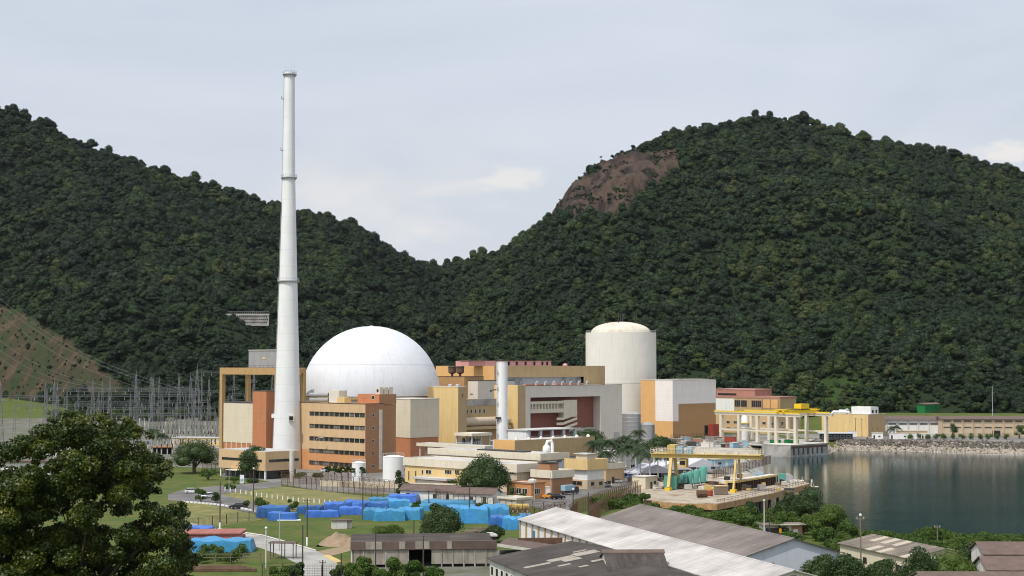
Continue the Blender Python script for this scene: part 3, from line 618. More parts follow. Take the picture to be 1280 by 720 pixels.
sheet('storage_yard', [(446, 676), (560, 678), (660, 690), (640, 724), (448, 724)], m_gravel, .02)

# ------------------------------------------------------------------ building kit
S2 = math.sqrt(.5)
class Site:          # a building on the works' grid: local x runs to the right and away, local y to the left and away
    def __init__(s, cpx, Y, z=0.0): s.C = at(cpx, Y, z)
    def L(s, px): t = (px - 640) / F; return (s.C[0] - t * s.C[1]) / (S2 * (1 + t))
    def R(s, px): t = (px - 640) / F; return (t * s.C[1] - s.C[0]) / (S2 * (1 - t))
    def z(s, py, d=0.0): return zz(py, s.C[1] + S2 * d) - s.C[2]
    def thing(s, name, label, cat, group=None): return thing(name, label, cat, s.C, R(45), group)
_win = {}
def window(root, face, a0, a1, z0, z1, off=0.0, fm=None, sill=False, n=1, name='window', gm=None):
    w, h = round(a1 - a0, 2), round(z1 - z0, 2); key = (face, w, h, sill, n, fm and fm.name, gm and gm.name)
    if key not in _win:
        mb = MB(); fr = min(.14, .12 * h + .02)
        def bx(u0, u1, d0, d1, q0, q1):
            if face == 'L': mb.box(-d1, -d0, u0, u1, q0, q1)
            else: mb.box(u0, u1, -d1, -d0, q0, q1)
        mb.mi = 0; bx(0, w, -.2, .03, 0, h)
        mb.mi = 1
        bx(0, w, .03, .10, 0, fr); bx(0, w, .03, .10, h - fr, h); bx(0, fr, .03, .10, fr, h - fr); bx(w - fr, w, .03, .10, fr, h - fr)
        for k in range(1, n): bx(w * k / n - fr / 3, w * k / n + fr / 3, .03, .09, fr, h - fr)
        if sill: bx(-.1, w + .1, .0, .35, h + .003, h + .1)
        _win[key] = mb.mesh(name, [gm or m_glass, fm or m_gal])
    return put(name, _win[key], root, (-off, a0, z0) if face == 'L' else (a0, -off, z0))
def part(root, name, mat, *boxes, **k):
    mb = MB()
    for b in boxes: mb.box(*b)
    return mb.build(name, mat, root, **k)

# ------------------------------------------------------------------ the tall stack
t = thing('chimney_stack', 'very tall slender white stack with two ring platforms, tallest thing in the picture', 'stack', at(360, 620))
sc_ = 620 / F
zt = zz(88, 620); prof = [(17.8 * sc_, 0), (17.6 * sc_, zz(563, 620)), (14.6 * sc_, zz(470, 620)), (11.2 * sc_, zz(351, 620)), (9.0 * sc_, zz(270, 620)), (7.7 * sc_, zz(221, 620)), (6.9 * sc_, zz(150, 620)), (6.3 * sc_, zt), (5.4 * sc_, zt), (5.2 * sc_, zt - 3)]
MB().lathe(prof, n=48, cap=False).build('shaft', m_stack, t, smooth=True)
def ring(z, r, w):
    mb = MB(); mb.lathe([(r - .05, z - .25), (r + w, z - .25), (r + w, z), (r - .05, z)], n=32, cap=False)
    for k in range(20):
        a = 2 * math.pi * k / 20; c, s = math.cos(a), math.sin(a)
        mb.beam(((r + w - .08) * c, (r + w - .08) * s, z), ((r + w - .08) * c, (r + w - .08) * s, z + 1.1), .07)
        mb.beam((r * c, r * s, z - 1.2), ((r + w) * c, (r + w) * s, z - .2), .1)
    for zh in (.55, 1.1): mb.tube([((r + w - .08) * math.cos(2 * math.pi * k / 20), (r + w - .08) * math.sin(2 * math.pi * k / 20), z + zh) for k in range(21)], .045, 4)
    mb.build('platform', m_gal, t)
ring(zt - .8, 6.4 * sc_, .75); ring(zz(221, 620), 7.7 * sc_, .75); ring(zz(351, 620), 11.2 * sc_, .8)
mb = MB()
for (z0, r0), (z1, r1) in (((zt - 1, 6.35), (zz(150, 620), 6.95)), ((zz(150, 620), 6.95), (zz(221, 620), 7.75)), ((zz(221, 620), 7.7), (zz(351, 620), 11.3)), ((zz(351, 620), 11.3), (zz(470, 620), 14.7)), ((zz(470, 620), 14.7), (2, 17.9))):
    for dy in (-.25, .25): mb.beam((-r0 * sc_ - .25, dy, z0), (-r1 * sc_ - .25, dy, z1), .07)
    n_ = int((z0 - z1) / 2)
    for k in range(n_):
        q = k / n_; mb.beam((-(r0 + (r1 - r0) * q) * sc_ - .25, -.25, z0 + (z1 - z0) * q), (-(r0 + (r1 - r0) * q) * sc_ - .25, .25, z0 + (z1 - z0) * q), .06)
mb.build('ladder', m_gal, t)
for py in (122, 187):
    z = zz(py, 620); r = np.interp(py, [88, 221], [6.4, 7.7]) * sc_
    part(t, 'rest_platform', m_dmetal, (-r - 1.0, -r - .05, -.4, .4, z, z + .15), (-r - 1.0, -r - .9, -.4, .4, z + .15, z + 1.1))
z = zz(522, 620); mb = MB(); mb.mi = 0; mb.box(-1.0, 1.0, -.4, .6, -1.1, 1.1); mb.mi = 1; mb.box(-.75, .75, -.45, -.4, -.8, .75)
mb.build('hatch', [m_gwall, m_dark], t, loc=(2.2, -5.0, z))
part(t, 'side_box', m_white, (-6.0, -4.4, -1.0, .4, zz(522, 620), zz(517, 620)))
for k in range(4): MB().beam((math.cos(k * 1.57 + .5) * 1.9, math.sin(k * 1.57 + .5) * 1.9, zt - .5), (math.cos(k * 1.57 + .5) * 1.9, math.sin(k * 1.57 + .5) * 1.9, zt + 3), .06).build('lightning_rod', m_gal, t)

# ------------------------------------------------------------------ the white dome
t = thing('reactor_dome', 'huge smooth white hemispherical dome behind the office block', 'reactor building', at(464.3, 700))
Rd, zc = 86.2 * .35, zz(494, 700)
prof = [(Rd, zc)] + [(Rd * math.cos(a), zc + Rd * math.sin(a)) for a in np.linspace(.02, 1.56, 40)]
MB().lathe(prof, n=96, cap=False).build('dome', m_dome, t, smooth=True)
MB().lathe([(Rd - .8, 0), (Rd - .8, zc - .1)], n=64, cap=False).build('drum_wall', m_cream, t, smooth=True)
MB().lathe([(Rd - .8, zc - 1.2), (Rd + .25, zc - 1.2), (Rd + .25, zc - .3), (Rd - .8, zc - .3)], n=64, cap=False).build('ring_girder', m_olive, t)
mb = MB()
for k in range(48):       # raised seams down the shell
    a0 = 2 * math.pi * k / 48; mb.tube([((Rd + .02) * math.cos(e) * math.cos(a0), (Rd + .02) * math.cos(e) * math.sin(a0), zc + (Rd + .02) * math.sin(e)) for e in np.linspace(.02, 1.45, 14)], .06, 4)
e = .46; mb.tube([((Rd + .02) * math.cos(e) * math.cos(a), (Rd + .02) * math.cos(e) * math.sin(a), zc + (Rd + .02) * math.sin(e)) for a in np.linspace(0, 6.2832, 73)], .08, 4)
mb.build('shell_seam', m_dome, t)
mb = MB(); mb.lathe([(.8, zc + Rd - .1), (.8, zc + Rd + .15), (.1, zc + Rd + .3)], n=12); mb.build('top_vent', m_gwall, t)

# ------------------------------------------------------------------ office block
s = Site(457, 592); t = s.thing('office_block', 'five-storey tan and orange office block with rows of strip windows and a brown end', 'office building')
Lx, Ly = s.R(495.3), s.L(368); zt = s.z(505); zo = s.z(565.5)
part(t, 'upper_wall', m_tan, (0, 9.0, 0, Ly, zo, zt)); part(t, 'lower_wall', m_oran2, (.004, 9.0, .004, Ly - .004, 0, zo - .002))
part(t, 'end_wall', m_brown, (9.003, Lx, -.0, Ly - 3, 0, zt - .3), (.02, 9.0, -.16, -.003, 0, zt - .003))
part(t, 'parapet', m_dmetal, (-.12, .25, -.2, Ly + .1, zt + .002, zt + .22), (.25, 9, -.2, .1, zt + .002, zt + .22))
x0 = 6.6; zk = s.z(492.7, 8)
mb = MB(); mb.mi = 0; mb.box(x0, x0 + .3, -.18, 12.5, zt + .003, zk); mb.mi = 1; mb.box(x0 + .303, Lx + .003, -.18, 12.5, zt - .2, zk); mb.build('stair_tower', [m_orange, m_brown], t)
for py in (519, 535, 551, 566.8, 582.2):
    z = s.z(py, 0)
    for k in range(11):
        a = .3 + k * 3.02
        window(t, 'L', a, a + 2.6, z - .72, z + .72, fm=m_dmetal, sill=True, n=3, gm=random.choice([m_glass, m_glass, m_glass2, m_glass3]))
    for px in (466.5, 476): a = s.R(px); window(t, 'R', a - .55, a + .55, z - .55, z + .55, off=.17, fm=m_gal)
a = s.R(476); part(t, 'light_strip', m_gwall, (a - .75, a + .75, -.26, -.18, 1.2, zt - 2.2))
window(t, 'L', 2.4, 4.4, zt + 1.6, zt + 3.0, off=-x0, fm=m_fascia)
for k, px in enumerate((466, 471, 476)):     # air handling on the tower roof
    q = part(t, 'air_unit', m_gwall, (x0 + 1.2 + k * 2.3, x0 + 3.0 + k * 2.3, 1.0, 3.4, zk + .01, zk + 2.6))
    MB().lathe([(.62, 0), (.62, .06)], n=16).build('fan', m_dmetal, q).matrix_local = Matrix.Translation((x0 + 1.2 + k * 2.3, 2.2, zk + 1.3)) @ Matrix.Rotation(R(-90), 4, 'Y')
mb = MB(); mb.mi = 0; mb.box(2, 6, 18, 24, zt + .25, zt + 4.8); mb.mi = 1; mb.box(1.2, 4.4, 13.6, 18.0, zt + .25, zt + 2.2); mb.build('roof_plant', [m_gwall, m_yellow], t)
mb = MB()
for z in (1.1, 3.0): mb.tube([(2.6, 24.3, zt + z), (2.6, 36, zt + z)], .75, 12); mb.tube([(2.6, 24.3, zt + z), (2.6, 24.9, zt + z)], 1.05, 12)
mb.build('duct', m_silo, t)
mb = MB()
for k in range(5): mb.beam((1, 2 + k * .0, zt + .2), (1, 2, zt + 2.2), .08); 
mb.beam((.4, 2, zt + 2.2), (3.2, 2, zt + 2.2), .1); mb.build('davit', m_dmetal, t)

# ------------------------------------------------------------------ entrance annex in front of the stack
s = Site(333, 560); t = s.thing('entrance_annex', 'low two-storey tan annex at the foot of the tall stack, glazed ground floor', 'building')
Lx, Ly = s.R(377), s.L(275); zt = s.z(564.5); zb = s.z(588)
part(t, 'wall', m_tan, (0, Lx, 0, Ly, zb, zt)); part(t, 'roof', m_slab, (.3, Lx - .3, .3, Ly - .3, zt + .003, zt + .12))
part(t, 'glazed_base', m_glass, (2.2, Lx - .5, 2.2, Ly - 1, 0, zb - .003))
for y0, y1 in ((2, Ly - 2),): window(t, 'L', y0, y1, s.z(576) - .4, s.z(576) + .5, fm=m_dmetal, n=14)
window(t, 'R', 1.5, Lx - 1, s.z(576) - .4, s.z(576) + .5, fm=m_dmetal, n=8)
for k in range(9): part(t, 'mullion', m_gal, (2.02, 2.19, 3.0 + k * 2.9, 3.25 + k * 2.9, 0, zb - .004))
for y in (.5, Ly - .9): part(t, 'column', m_white, (.3, .8, y, y + .5, 0, zb - .003))
mb = MB(); mb.box(-2.6, 4, Ly * .47, Ly * .72, 2.6, 2.85); mb.build('canopy', m_fascia, t)
p = at(366, 552); t = tag(MB().tube([(0, 0, 0), (0, 0, zz(563, 552))], .85, 16).build('vent_pipe', m_concl, loc=p, smooth=True), 'short pale concrete pipe standing before the annex at the foot of the tall stack', 'vent pipe')

# ------------------------------------------------------------------ cream wall, orange tower and the yellow crane frame behind the stack
s = Site(333.6, 625); t = s.thing('orange_tower', 'plain orange block left of the tall stack, brown on its shaded side', 'building')
part(t, 'tower_wall', m_orange, (0, s.R(352), 0, s.L(316.6), 0, s.z(489)))
part(t, 'roof_trim', m_dmetal, (-.1, s.R(352), -.1, s.L(316.6) + .1, s.z(489) + .003, s.z(489) + .25))
s = Site(318.5, 632); t = s.thing('turbine_store', 'windowless cream block between the yellow frame and the orange block', 'building')
Ly = s.L(280.4); zt = s.z(504); zb = s.z(554)
part(t, 'wall', m_cream, (0, 16, 0, Ly, zb, zt)); part(t, 'base', m_orange, (.15, 16, 0, Ly, 0, zb - .003)); part(t, 'roof_trim', m_dmetal, (-.1, 16, -.1, Ly + .1, zt + .003, zt + .3))
for k in range(6): part(t, 'base_pier', m_cream, (-.05, .147, 1.2 + k * Ly / 6, 1.7 + k * Ly / 6, 0, zb - .003))
s = Site(347, 662); t = s.thing('crane_frame', 'tall open yellow portal frame with a grey crane house on top, left of the stack', 'crane frame')
Ly = s.L(275.2); zt = s.z(459.6, 16); zb = zt - 2.9
for y in (0, Ly - 1.9): part(t, 'column', m_yframe, (0, 1.7, y, y + 1.9, 0, zb - .003)); part(t, 'column', m_yframe, (13.5, 15, y, y + 1.9, 0, zb - .003))
part(t, 'beam', m_yframe, (0, 1.7, 0, Ly, zb, zt)); part(t, 'beam', m_yframe, (13.5, 15, 0, Ly, zb, zt))
for y in (0, Ly - 1.9): part(t, 'cross_beam', m_yframe, (1.703, 13.497, y, y + 1.5, zb + .5, zt - .3))
mb = MB(); 
for y in (.15, Ly - .35): 
    mb.beam((-.05, y, zt + 1.0), (15, y, zt + 1.0), .08)
mb.beam((-.0, 0, zt + 1.0), (0, Ly, zt + 1.0), .08)
for k in range(14): mb.beam((0, k * Ly / 13.5 + .2, zt), (0, k * Ly / 13.5 + .2, zt + 1.0), .07)
mb.build('railing', m_dmetal, t)
y1, y0 = s.L(303.4), s.L(341.2); zh = s.z(438, 16)
q = MB().extr([(y0 + 1.6, zt + .1), (y1, zt + .1), (y1, zh), (y0, zh), (y0, zt + 4.4), (y0 + 1.6, zt + .1)][:-1], 3.2, 11.5, 'x').build('crane_house', m_silo, t)
part(q, 'house_roof', m_gwall, (2.9, 11.8, y0 - .2, y1 + .2, zh + .003, zh + .3)); part(q, 'sign_panel', m_yellow, (3.08, 3.197, (y0 + y1) / 2 - 1.4, (y0 + y1) / 2 + 1.0, zt + 3.6, zt + 4.3))

# ------------------------------------------------------------------ cream block beside the office, yellow turbine annex, turbine hall
s = Site(513.3, 640); t = s.thing('cream_block', 'windowless cream block with a rust-red base between office and yellow towers', 'building')
Lx, Ly, zt, zb = s.R(549.3), s.L(478), s.z(499.3), s.z(547)
part(t, 'wall', m_cream, (0, Lx, 0, Ly, zb, zt)); part(t, 'base', m_orange, (.2, Lx - .2, .2, Ly, 3.2, zb - .003)); part(t, 'plinth', m_concl, (.5, Lx - .5, .5, Ly, 0, 3.197))
part(t, 'roof_trim', m_concl, (-.12, Lx + .12, -.12, Ly, zt + .003, zt + .3))

s = Site(572.7, 665); t = s.thing('turbine_annex', 'ochre-yellow building with two square towers and a big horizontal duct between them', 'building')
zt = s.z(483.8); Ly1 = s.L(535); r1, r2, r3 = s.R(583.2), s.R(647), s.R(656.5); zw = s.z(500, 20); rec = 6.3
mb = MB(); mb.mi = 0; mb.box(0, r1, 0, Ly1, 0, zt); mb.build('tower', [m_yellow], t)
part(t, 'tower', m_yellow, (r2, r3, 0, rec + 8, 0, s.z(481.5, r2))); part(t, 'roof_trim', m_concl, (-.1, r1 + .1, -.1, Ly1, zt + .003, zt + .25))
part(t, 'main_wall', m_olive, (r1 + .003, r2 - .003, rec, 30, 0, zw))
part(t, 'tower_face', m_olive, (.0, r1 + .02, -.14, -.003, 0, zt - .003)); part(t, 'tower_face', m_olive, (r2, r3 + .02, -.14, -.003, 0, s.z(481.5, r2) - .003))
part(t, 'weathered_parapet', m_conc, (r1 + .003, r2 - .003, rec - .12, rec - .003, zw - 2.4, zw + .4))
for px in (586.5, 592, 596.5, 602, 607.3, 612.7, 618): 
    a = s.R(px) ; window(t, 'R', a - .65, a + .65, s.z(514.3, 16) - .95, s.z(514.3, 16) + .95, off=-rec, fm=m_concl)
window(t, 'R', s.R(640) , s.R(643.5), s.z(512, 24) - 1.2, s.z(512, 24) + 1.0, off=-rec, fm=m_concl)
zd = s.z(527, 16); MB().tube([(r1 + .5, rec - 2.4, zd), (r2 - 2.6, rec - 2.4, zd), (r2 - 1.2, rec - 2.4, zd + .3)], [1.9, 1.9, 1.2], 20).build('exhaust_duct', m_beige, t, smooth=True)
part(t, 'duct_cradle', m_olive, (r1 + 1, r2 - 2, rec - 4.4, rec - .003, zd - 3.2, zd - 1.95))
for k in range(2): MB().lathe([(.9, zt + .25), (.9, zt + .9), (.5, zt + 1.2)], (3 , 3.5 + k * 4.5), 12).build('roof_vent', m_gal, t)
window(t, 'R', s.R(577.5) - .4, s.R(577.5) + .4, s.z(494) - .8, s.z(494) + .8, off=.15, fm=m_olive)

s2 = Site(597.2, 712); t = s2.thing('roof_plant_house', 'pale grey-white box on the roof between the two yellow towers', 'plant house')
s2.C = (s2.C[0], s2.C[1], zw - 3); t.location = s2.C
part(t, 'wall', m_gwall, (0, s2.R(643), 0, s2.L(569.6), 0, s2.z(476.2))); part(t, 'roof_trim', m_dmetal, (-.1, s2.R(643), -.1, s2.L(569.6) + .1, s2.z(476.2) + .003, s2.z(476.2) + .25))
window(t, 'L', 3.0, 5.0, 4.6, 5.2, fm=m_gwall)
t2 = thing('lower_plinth', 'concrete plinth carrying the pale roof box behind the yellow towers', 'plinth', (s2.C[0], s2.C[1], 0), R(45)); part(t2, 'wall', m_olive, (0, s2.R(643) - .2, .1, s2.L(569.6) - .2, 0, zw - 3.003))

s = Site(580.5, 715); t = s.thing('stepped_block', 'ochre step block between dome and turbine hall, under two brown drums', 'building')
zt = s.z(471); part(t, 'wall', m_ochre, (0, 12, 0, s.L(545), 0, zt)); part(t, 'roof_edge', m_rust, (-.1, 12, -.1, s.L(545), zt + .003, zt + .2))
for k, px in enumerate((561.5, 571.5)):
    y = s.L(px); p = (s.C[0] + S2 * (1.9 - y), s.C[1] + S2 * (1.9 + y), zt + .2)
    u = thing('roof_drum', ['left', 'right'][k] + ' one of two brown drums side by side on the ochre step block', 'drum', p, 0, 'brown roof drums')
    MB().lathe([(.5, .0), (.5, .9), (1.75, 1.7), (1.8, 4.4), (1.5, 4.7)], n=18).build('hopper', m_rust, u, smooth=True); MB().lathe([(1.85, 3.9), (1.9, 4.1), (1.85, 4.3)], n=18, cap=False).build('hoop', m_dmetal, u)

s = Site(617.6, 785); t = s.thing('turbine_hall', 'long ochre turbine hall with a pink louvred roof penthouse behind the other buildings', 'turbine hall')
Lx, Ly, zt = s.R(755.6), s.L(545), s.z(457.4)
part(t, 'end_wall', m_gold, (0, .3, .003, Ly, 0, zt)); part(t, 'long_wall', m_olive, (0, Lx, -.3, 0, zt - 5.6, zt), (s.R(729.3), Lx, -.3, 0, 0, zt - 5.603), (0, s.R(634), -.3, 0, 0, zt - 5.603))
part(t, 'roof', m_slab, (.303, Lx, .003, Ly, zt - .5, zt - .1)); part(t, 'far_wall', m_olive, (Lx - .3, Lx, .003, Ly, 0, zt - .503), (.303, Lx - .303, Ly - .3, Ly, 0, zt - .503))
part(t, 'recessed_wall', m_bluegrey, (s.R(634) + .003, s.R(729.3) - .003, 2.2, 2.5, 10, zt - 5.603))
part(t, 'recess_floor', m_slab, (s.R(634) + .003, s.R(729.3) - .003, -.3, 2.197, 26, s.z(482.2, 40)))
q = part(t, 'penthouse', m_pink, (s.R(600), s.R(703), 8, 14, zt + .003, zt + 2.4)); part(q, 'penthouse_roof', m_brick, (s.R(600) - .3, s.R(703) + .3, 7.7, 14.3, zt + 2.403, zt + 2.6))
q0 = part(t, 'penthouse', m_pink, (1.5, 8, s.L(604), s.L(567), zt + .003, zt + 2.4))
for px in (650, 660, 671, 682, 692, 698): a = s.R(px); window(t, 'R', a - .9, a + .9, zt + .15, zt + 2.3, off=-8, fm=m_pink, gm=m_dark, name='louvre')
for px in (581, 593, 575): a = s.L(px); window(t, 'L', a - .9, a + .9, zt + .15, zt + 2.3, off=-1.5, fm=m_pink, gm=m_dark, name='louvre')
mb = MB(); mb.lathe([(1.3, 0), (1.3, .5), (.5, 1.3)], (s.R(717), 6), 10); mb.build('roof_ventilator', m_pink, t, loc=(0, 0, zt))
for k, px in enumerate((638, 644, 652, 706, 716, 724)):
    a = s.R(px); z0 = s.z(482.2, 40); mb = MB(); mb.tube([(a, 1.2, z0), (a, 1.2, z0 + 2.4 + .5 * (k % 2)), (a + 1.6, 1.2, z0 + 3.0 + .5 * (k % 2)), (a + 2.6, 1.2, z0 + 2.2)], .38, 8); mb.build('vent_stub', m_gal, t)

# ------------------------------------------------------------------ grey hall with its recessed maroon front
s = Site(655.5, 775); t = s.thing('grey_hall', 'big grey hall whose recessed maroon front holds a white footbridge and stairs', 'building')
Lx, zt = s.R(777.3), s.z(482.4); a0, a1 = s.R(663), s.R(750.3); zb = s.z(496.6, 10)
part(t, 'front_frame', m_gwall, (0, Lx, 0, 4.8, zb, zt), (0, a0, 0, 4.8, 0, zb - .003), (a1, Lx, 0, 4.8, 0, zb - .003))
part(t, 'rear_block', m_gwall, (0, Lx - .003, 5.3, 16, 0, zt - .002)); part(t, 'recessed_wall', m_maroon, (a0 - .5, a1 + .5, 4.803, 5.29, s.z(545, 20), zb + 1)); part(t, 'recess_base', m_concl, (a0, a1, 3.5, 4.79, 0, s.z(534, 50)))
part(t, 'roof_trim', m_dmetal, (-.1, Lx + .1, -.1, .3, zt + .003, zt + .2))
a2, a3 = s.R(702), s.R(722); zw0, zw1 = s.z(516, 14), s.z(501.5, 14)
q = part(t, 'footbridge', m_fascia, (a0, a3 - 3, .6, 4.0, zw0, zw0 + 1.9), (a0, a3 - 3, .6, 4.0, zw1 - 1.3, zw1), (a0, a3 - 3, 2.6, 4.0, zw0 + 1.9, zw1 - 1.3))
for k in range(9): part(q, 'bridge_post', m_fascia, (a0 + 2 + k * 2.2, a0 + 2.7 + k * 2.2, .7, 1.0, zw0 + 1.9, zw1 - 1.3))
part(t, 'stair_shaft', m_fascia, (a2 + 2, a3, .4, 4.5, s.z(521, 30), s.z(500, 30)))
for k in range(3):
    zs = s.z(524 + k * 6.2, 30); mb = MB(); mb.extr([(a2 - 3, zs - .2), (a2 + 1.5, zs - .2), (a3, zs + 2.2), (a3, zs + 3.4), (a2 + 1.5, zs + 1.0), (a2 - 3, zs + 1.0)], .3, .7, 'y')
    mb.build('stair_flight', m_fascia, t)
mb = MB(); mb.mi = 0; mb.box(s.R(766.5), s.R(774), -.08, .1, s.z(552, 64), s.z(539.5, 64)); mb.build('roller_door', [m_conc], t)
mb = MB()
for k in range(7): mb.tube([(a0 + 6 + k * 6.1, 2, zt), (a0 + 6 + k * 6.1, 2, zt + 1.5), (a0 + 6.9 + k * 6.1, 2, zt + 1.9), (a0 + 7.4 + k * 6.1, 2, zt + 1.3)], .4, 8); mb.build('roof_cowl', m_gal, t); mb = MB()
mb.box(a0 + 3, a0 + 20, 6, 8, zt, zt + .9); mb.box(a1 - 26, a1 - 6, 6, 8, zt, zt + 1.0); mb.build('roof_duct', m_brick, t)

# ------------------------------------------------------------------ slim white vent column in the middle of the works
t = thing('vent_column', 'slim free-standing white steel column with a dark top rail, in the middle of the works', 'vent stack', at(627.6, 618))
r = 6.9 * .309; zt = zz(452, 618); MB().lathe([(r, 0), (r, zt), (r - .25, zt), (r - .25, zt - 2)], n=28, cap=False).build('shaft', m_white, t, smooth=True)
mb = MB()
for k in range(12):
    a = k * math.pi / 6; mb.beam((r * math.cos(a), r * math.sin(a), zt - .6), (r * 1.08 * math.cos(a), r * 1.08 * math.sin(a), zt + .8), .09)
mb.tube([(r * 1.08 * math.cos(k * math.pi / 8), r * 1.08 * math.sin(k * math.pi / 8), zt + .7) for k in range(17)], .07, 5); mb.build('top_rail', m_dmetal, t)
mb = MB()
for dx in (-.25, .25): mb.beam((-r * .78 + dx, -r * .72, 2), (-r * .78 + dx, -r * .72, zt), .08)
for k in range(int(zt / 1.0)): mb.beam((-r * .78 - .25, -r * .72, 2 + k * .98), (-r * .78 + .25, -r * .72, 2 + k * .98), .07)
for k in range(6): mb.beam((-r * .78, -r * .75, 6 + k * 6), (-r * .78, -r * .75, 7.6 + k * 6), .6, .12)
mb.build('ladder', m_dmetal, t)
z = zz(487, 618); mb = MB(); mb.tube([(-r, 0, z), (-r - 1.6, -.2, z - .1), (-r - 2.2, -.3, z - .5)], .22, 8); mb.box(-r - 2.6, -r - 1.9, -.7, .1, z - .9, z - .2); mb.build('sampling_arm', m_dmetal, t)
mb = MB(); mb.box(-r * .9 - .6, -r * .2, -r - .5, -r * .7, zz(523.5, 618), zz(520.8, 618)); mb.build('landing', m_dmetal, t)

# ------------------------------------------------------------------ the older reactor: concrete cylinder with a shallow cap
t = thing('containment_cylinder', 'big cream concrete cylinder with a shallow domed top and thin rods on its roof', 'reactor building', at(776, 930))
k_ = 930 / F; r = 44 * k_; zc = zz(416, 930); rc = 37.2 * k_; hd = 13.6 * k_
part_ = MB().lathe([(r, 0), (r, zc - .02), (r - .8, zc), (rc, zc + .05)], n=72, cap=False).build('cylinder_wall', m_cont1, t, smooth=True)
MB().lathe([(rc * math.cos(a), zc + .05 + hd * math.sin(a)) for a in np.linspace(0, 1.56, 16)], n=56, cap=False).build('cap', m_cap, t, smooth=True)
MB().lathe([(r + .06, zz(477.5, 930) - .5), (r + .1, zz(477.5, 930)), (r + .06, zz(477.5, 930) + .5)], n=72, cap=False).build('ring_joint', m_cont1, t)
mb = MB()
for k in range(30):
    a = 2 * math.pi * k / 30; mb.beam(((r - .3) * math.cos(a), (r - .3) * math.sin(a), zc), ((r - .3) * math.cos(a), (r - .3) * math.sin(a), zc + 1.1), .08)
mb.tube([((r - .3) * math.cos(a), (r - .3) * math.sin(a), zc + 1.1) for a in np.linspace(0, 6.2832, 61)], .06, 4); mb.build('guard_rail', m_gal, t)
for px, dy in ((755, 5), (759, -6), (772, -8), (775.5, 0), (779.3, 7), (792.6, -5), (796.2, 5)):
    x = (px - 776) * k_; q = math.hypot(x, dy) / rc; z0 = zc + hd * math.sqrt(max(0, 1 - q * q))
    MB().beam((x, dy, z0 - .3), (x, dy, zz(390.5 + abs(px - 776) * .03, 930)), .3).build('lightning_rod', m_dmetal, t)

# ------------------------------------------------------------------ white and ochre fuel building beside it
s = Site(840.4, 880); t = s.thing('fuel_building', 'boxy building clad in white over ochre to the right of the concrete cylinder', 'building')
Lx, Lw, Ly, zt, zm = s.R(894.4), s.L(818.8), s.L(800.6), s.z(475.4), s.z(526.4)
part(t, 'white_wall', m_lwhite, (0, Lx, .0, Lw, s.z(504, 25), zt), (0, s.R(847.6), 0, Lw, zm, s.z(504, 25) - .003))
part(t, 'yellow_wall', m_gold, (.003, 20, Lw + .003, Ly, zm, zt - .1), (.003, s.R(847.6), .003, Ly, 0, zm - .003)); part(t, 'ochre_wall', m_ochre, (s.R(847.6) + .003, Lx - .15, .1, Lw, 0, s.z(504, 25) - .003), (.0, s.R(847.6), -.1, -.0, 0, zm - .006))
part(t, 'roof_trim', m_concl, (-.1, Lx + .1, -.12, Ly, zt + .003, zt + .25)); mb = MB(); mb.box(8, Lx - 3, 3, 12, zt + .25, zt + .7); mb.build('roof_pad', m_conc, t)
mb = MB(); mb.mi = 0; mb.box(s.R(885.3), s.R(892.6), -3.0, .098, 0, s.z(529.5, 40)); mb.build('red_porch', [m_red], t)
window(t, 'R', s.R(880.0), s.R(884.3), s.z(543, 36), s.z(531, 36), fm=m_dmetal, gm=m_dark, name='opening', off=-.1)

for px, w_, top, lab in ((789.2, 11.8, 514.4, 'taller grey steel silo with a domed top below the concrete cylinder'), (808.6, 9.4, 527.4, 'shorter grey steel silo beside the ochre fuel building')):
    t = thing('steel_silo', lab, 'silo', at(px, 852)); r = w_ * .426; zt = zz(top + 3, 852)
    MB().lathe([(r, 0), (r, zt)], n=32, cap=False).build('shell', m_silo, t, smooth=True); MB().lathe([(r + .1, zt), (r * .6, zt + 1), (.05, zt + 1.5)], n=32, cap=False).build('cap', m_silo, t, smooth=True)
    mb = MB()
    for k in range(int(zt / 2.2)): mb.lathe([(r + .02, 2.2 * k + 1), (r + .09, 2.2 * k + 1.1), (r + .02, 2.2 * k + 1.2)], n=32, cap=False)
    mb.build('hoop', m_gal, t); mb = MB()
    for dy in (-.25, .25): mb.beam((r * .72 + dy * .7, -r * .72 + dy * .7, 0), (r * .72 + dy * .7, -r * .72 + dy * .7, zt + 1), .08)
    mb.build('ladder', m_dmetal, t)
# ------------------------------------------------------------------ low buildings in front of the works
def flat_block(root, x0, x1, y0, y1, zr, fh, ov, wall, fascia=m_fascia, base=0.0, roof=m_slab, name='roof'):
    part(root, 'wall', wall, (x0, x1, y0, y1, base, zr - fh - .003))
    mb = MB(); mb.mi = 0
    a, b, c, d = x0 - ov, x1 + ov, y0 - ov, y1 + ov
    mb.box(a, a + .25, c, d, zr - fh, zr); mb.box(b - .25, b, c, d, zr - fh, zr); mb.box(a + .25, b - .25, c, c + .25, zr - fh, zr); mb.box(a + .25, b - .25, d - .25, d, zr - fh, zr)
    mb.mi = 1; mb.box(a + .25, b - .25, c + .25, d - .25, zr - fh + .002, zr - .35); return mb.build(name, [fascia, roof], root)
s = Site(646, 503); t = s.thing('service_building', 'long two-level cream service building with broad flat fascias behind the big dark tree', 'building')
Ly, Lx = s.L(507.5), s.R(676); zr = s.z(579.5); fh = 2.6
flat_block(t, 0, Lx + 2, 0, Ly, zr, fh, .6, m_beige)
part(t, 'front_wall', m_yellow, (-.12, -.003, Ly * .40, Ly + .1, 0, zr - fh - .006))
s3 = Site(675.5, 520); q = s.thing('x', '', ''); bpy.data.objects.remove(q)
ux = (s3.C[0] - s.C[0]) * S2 + (s3.C[1] - s.C[1]) * S2; uy = -(s3.C[0] - s.C[0]) * S2 + (s3.C[1] - s.C[1]) * S2
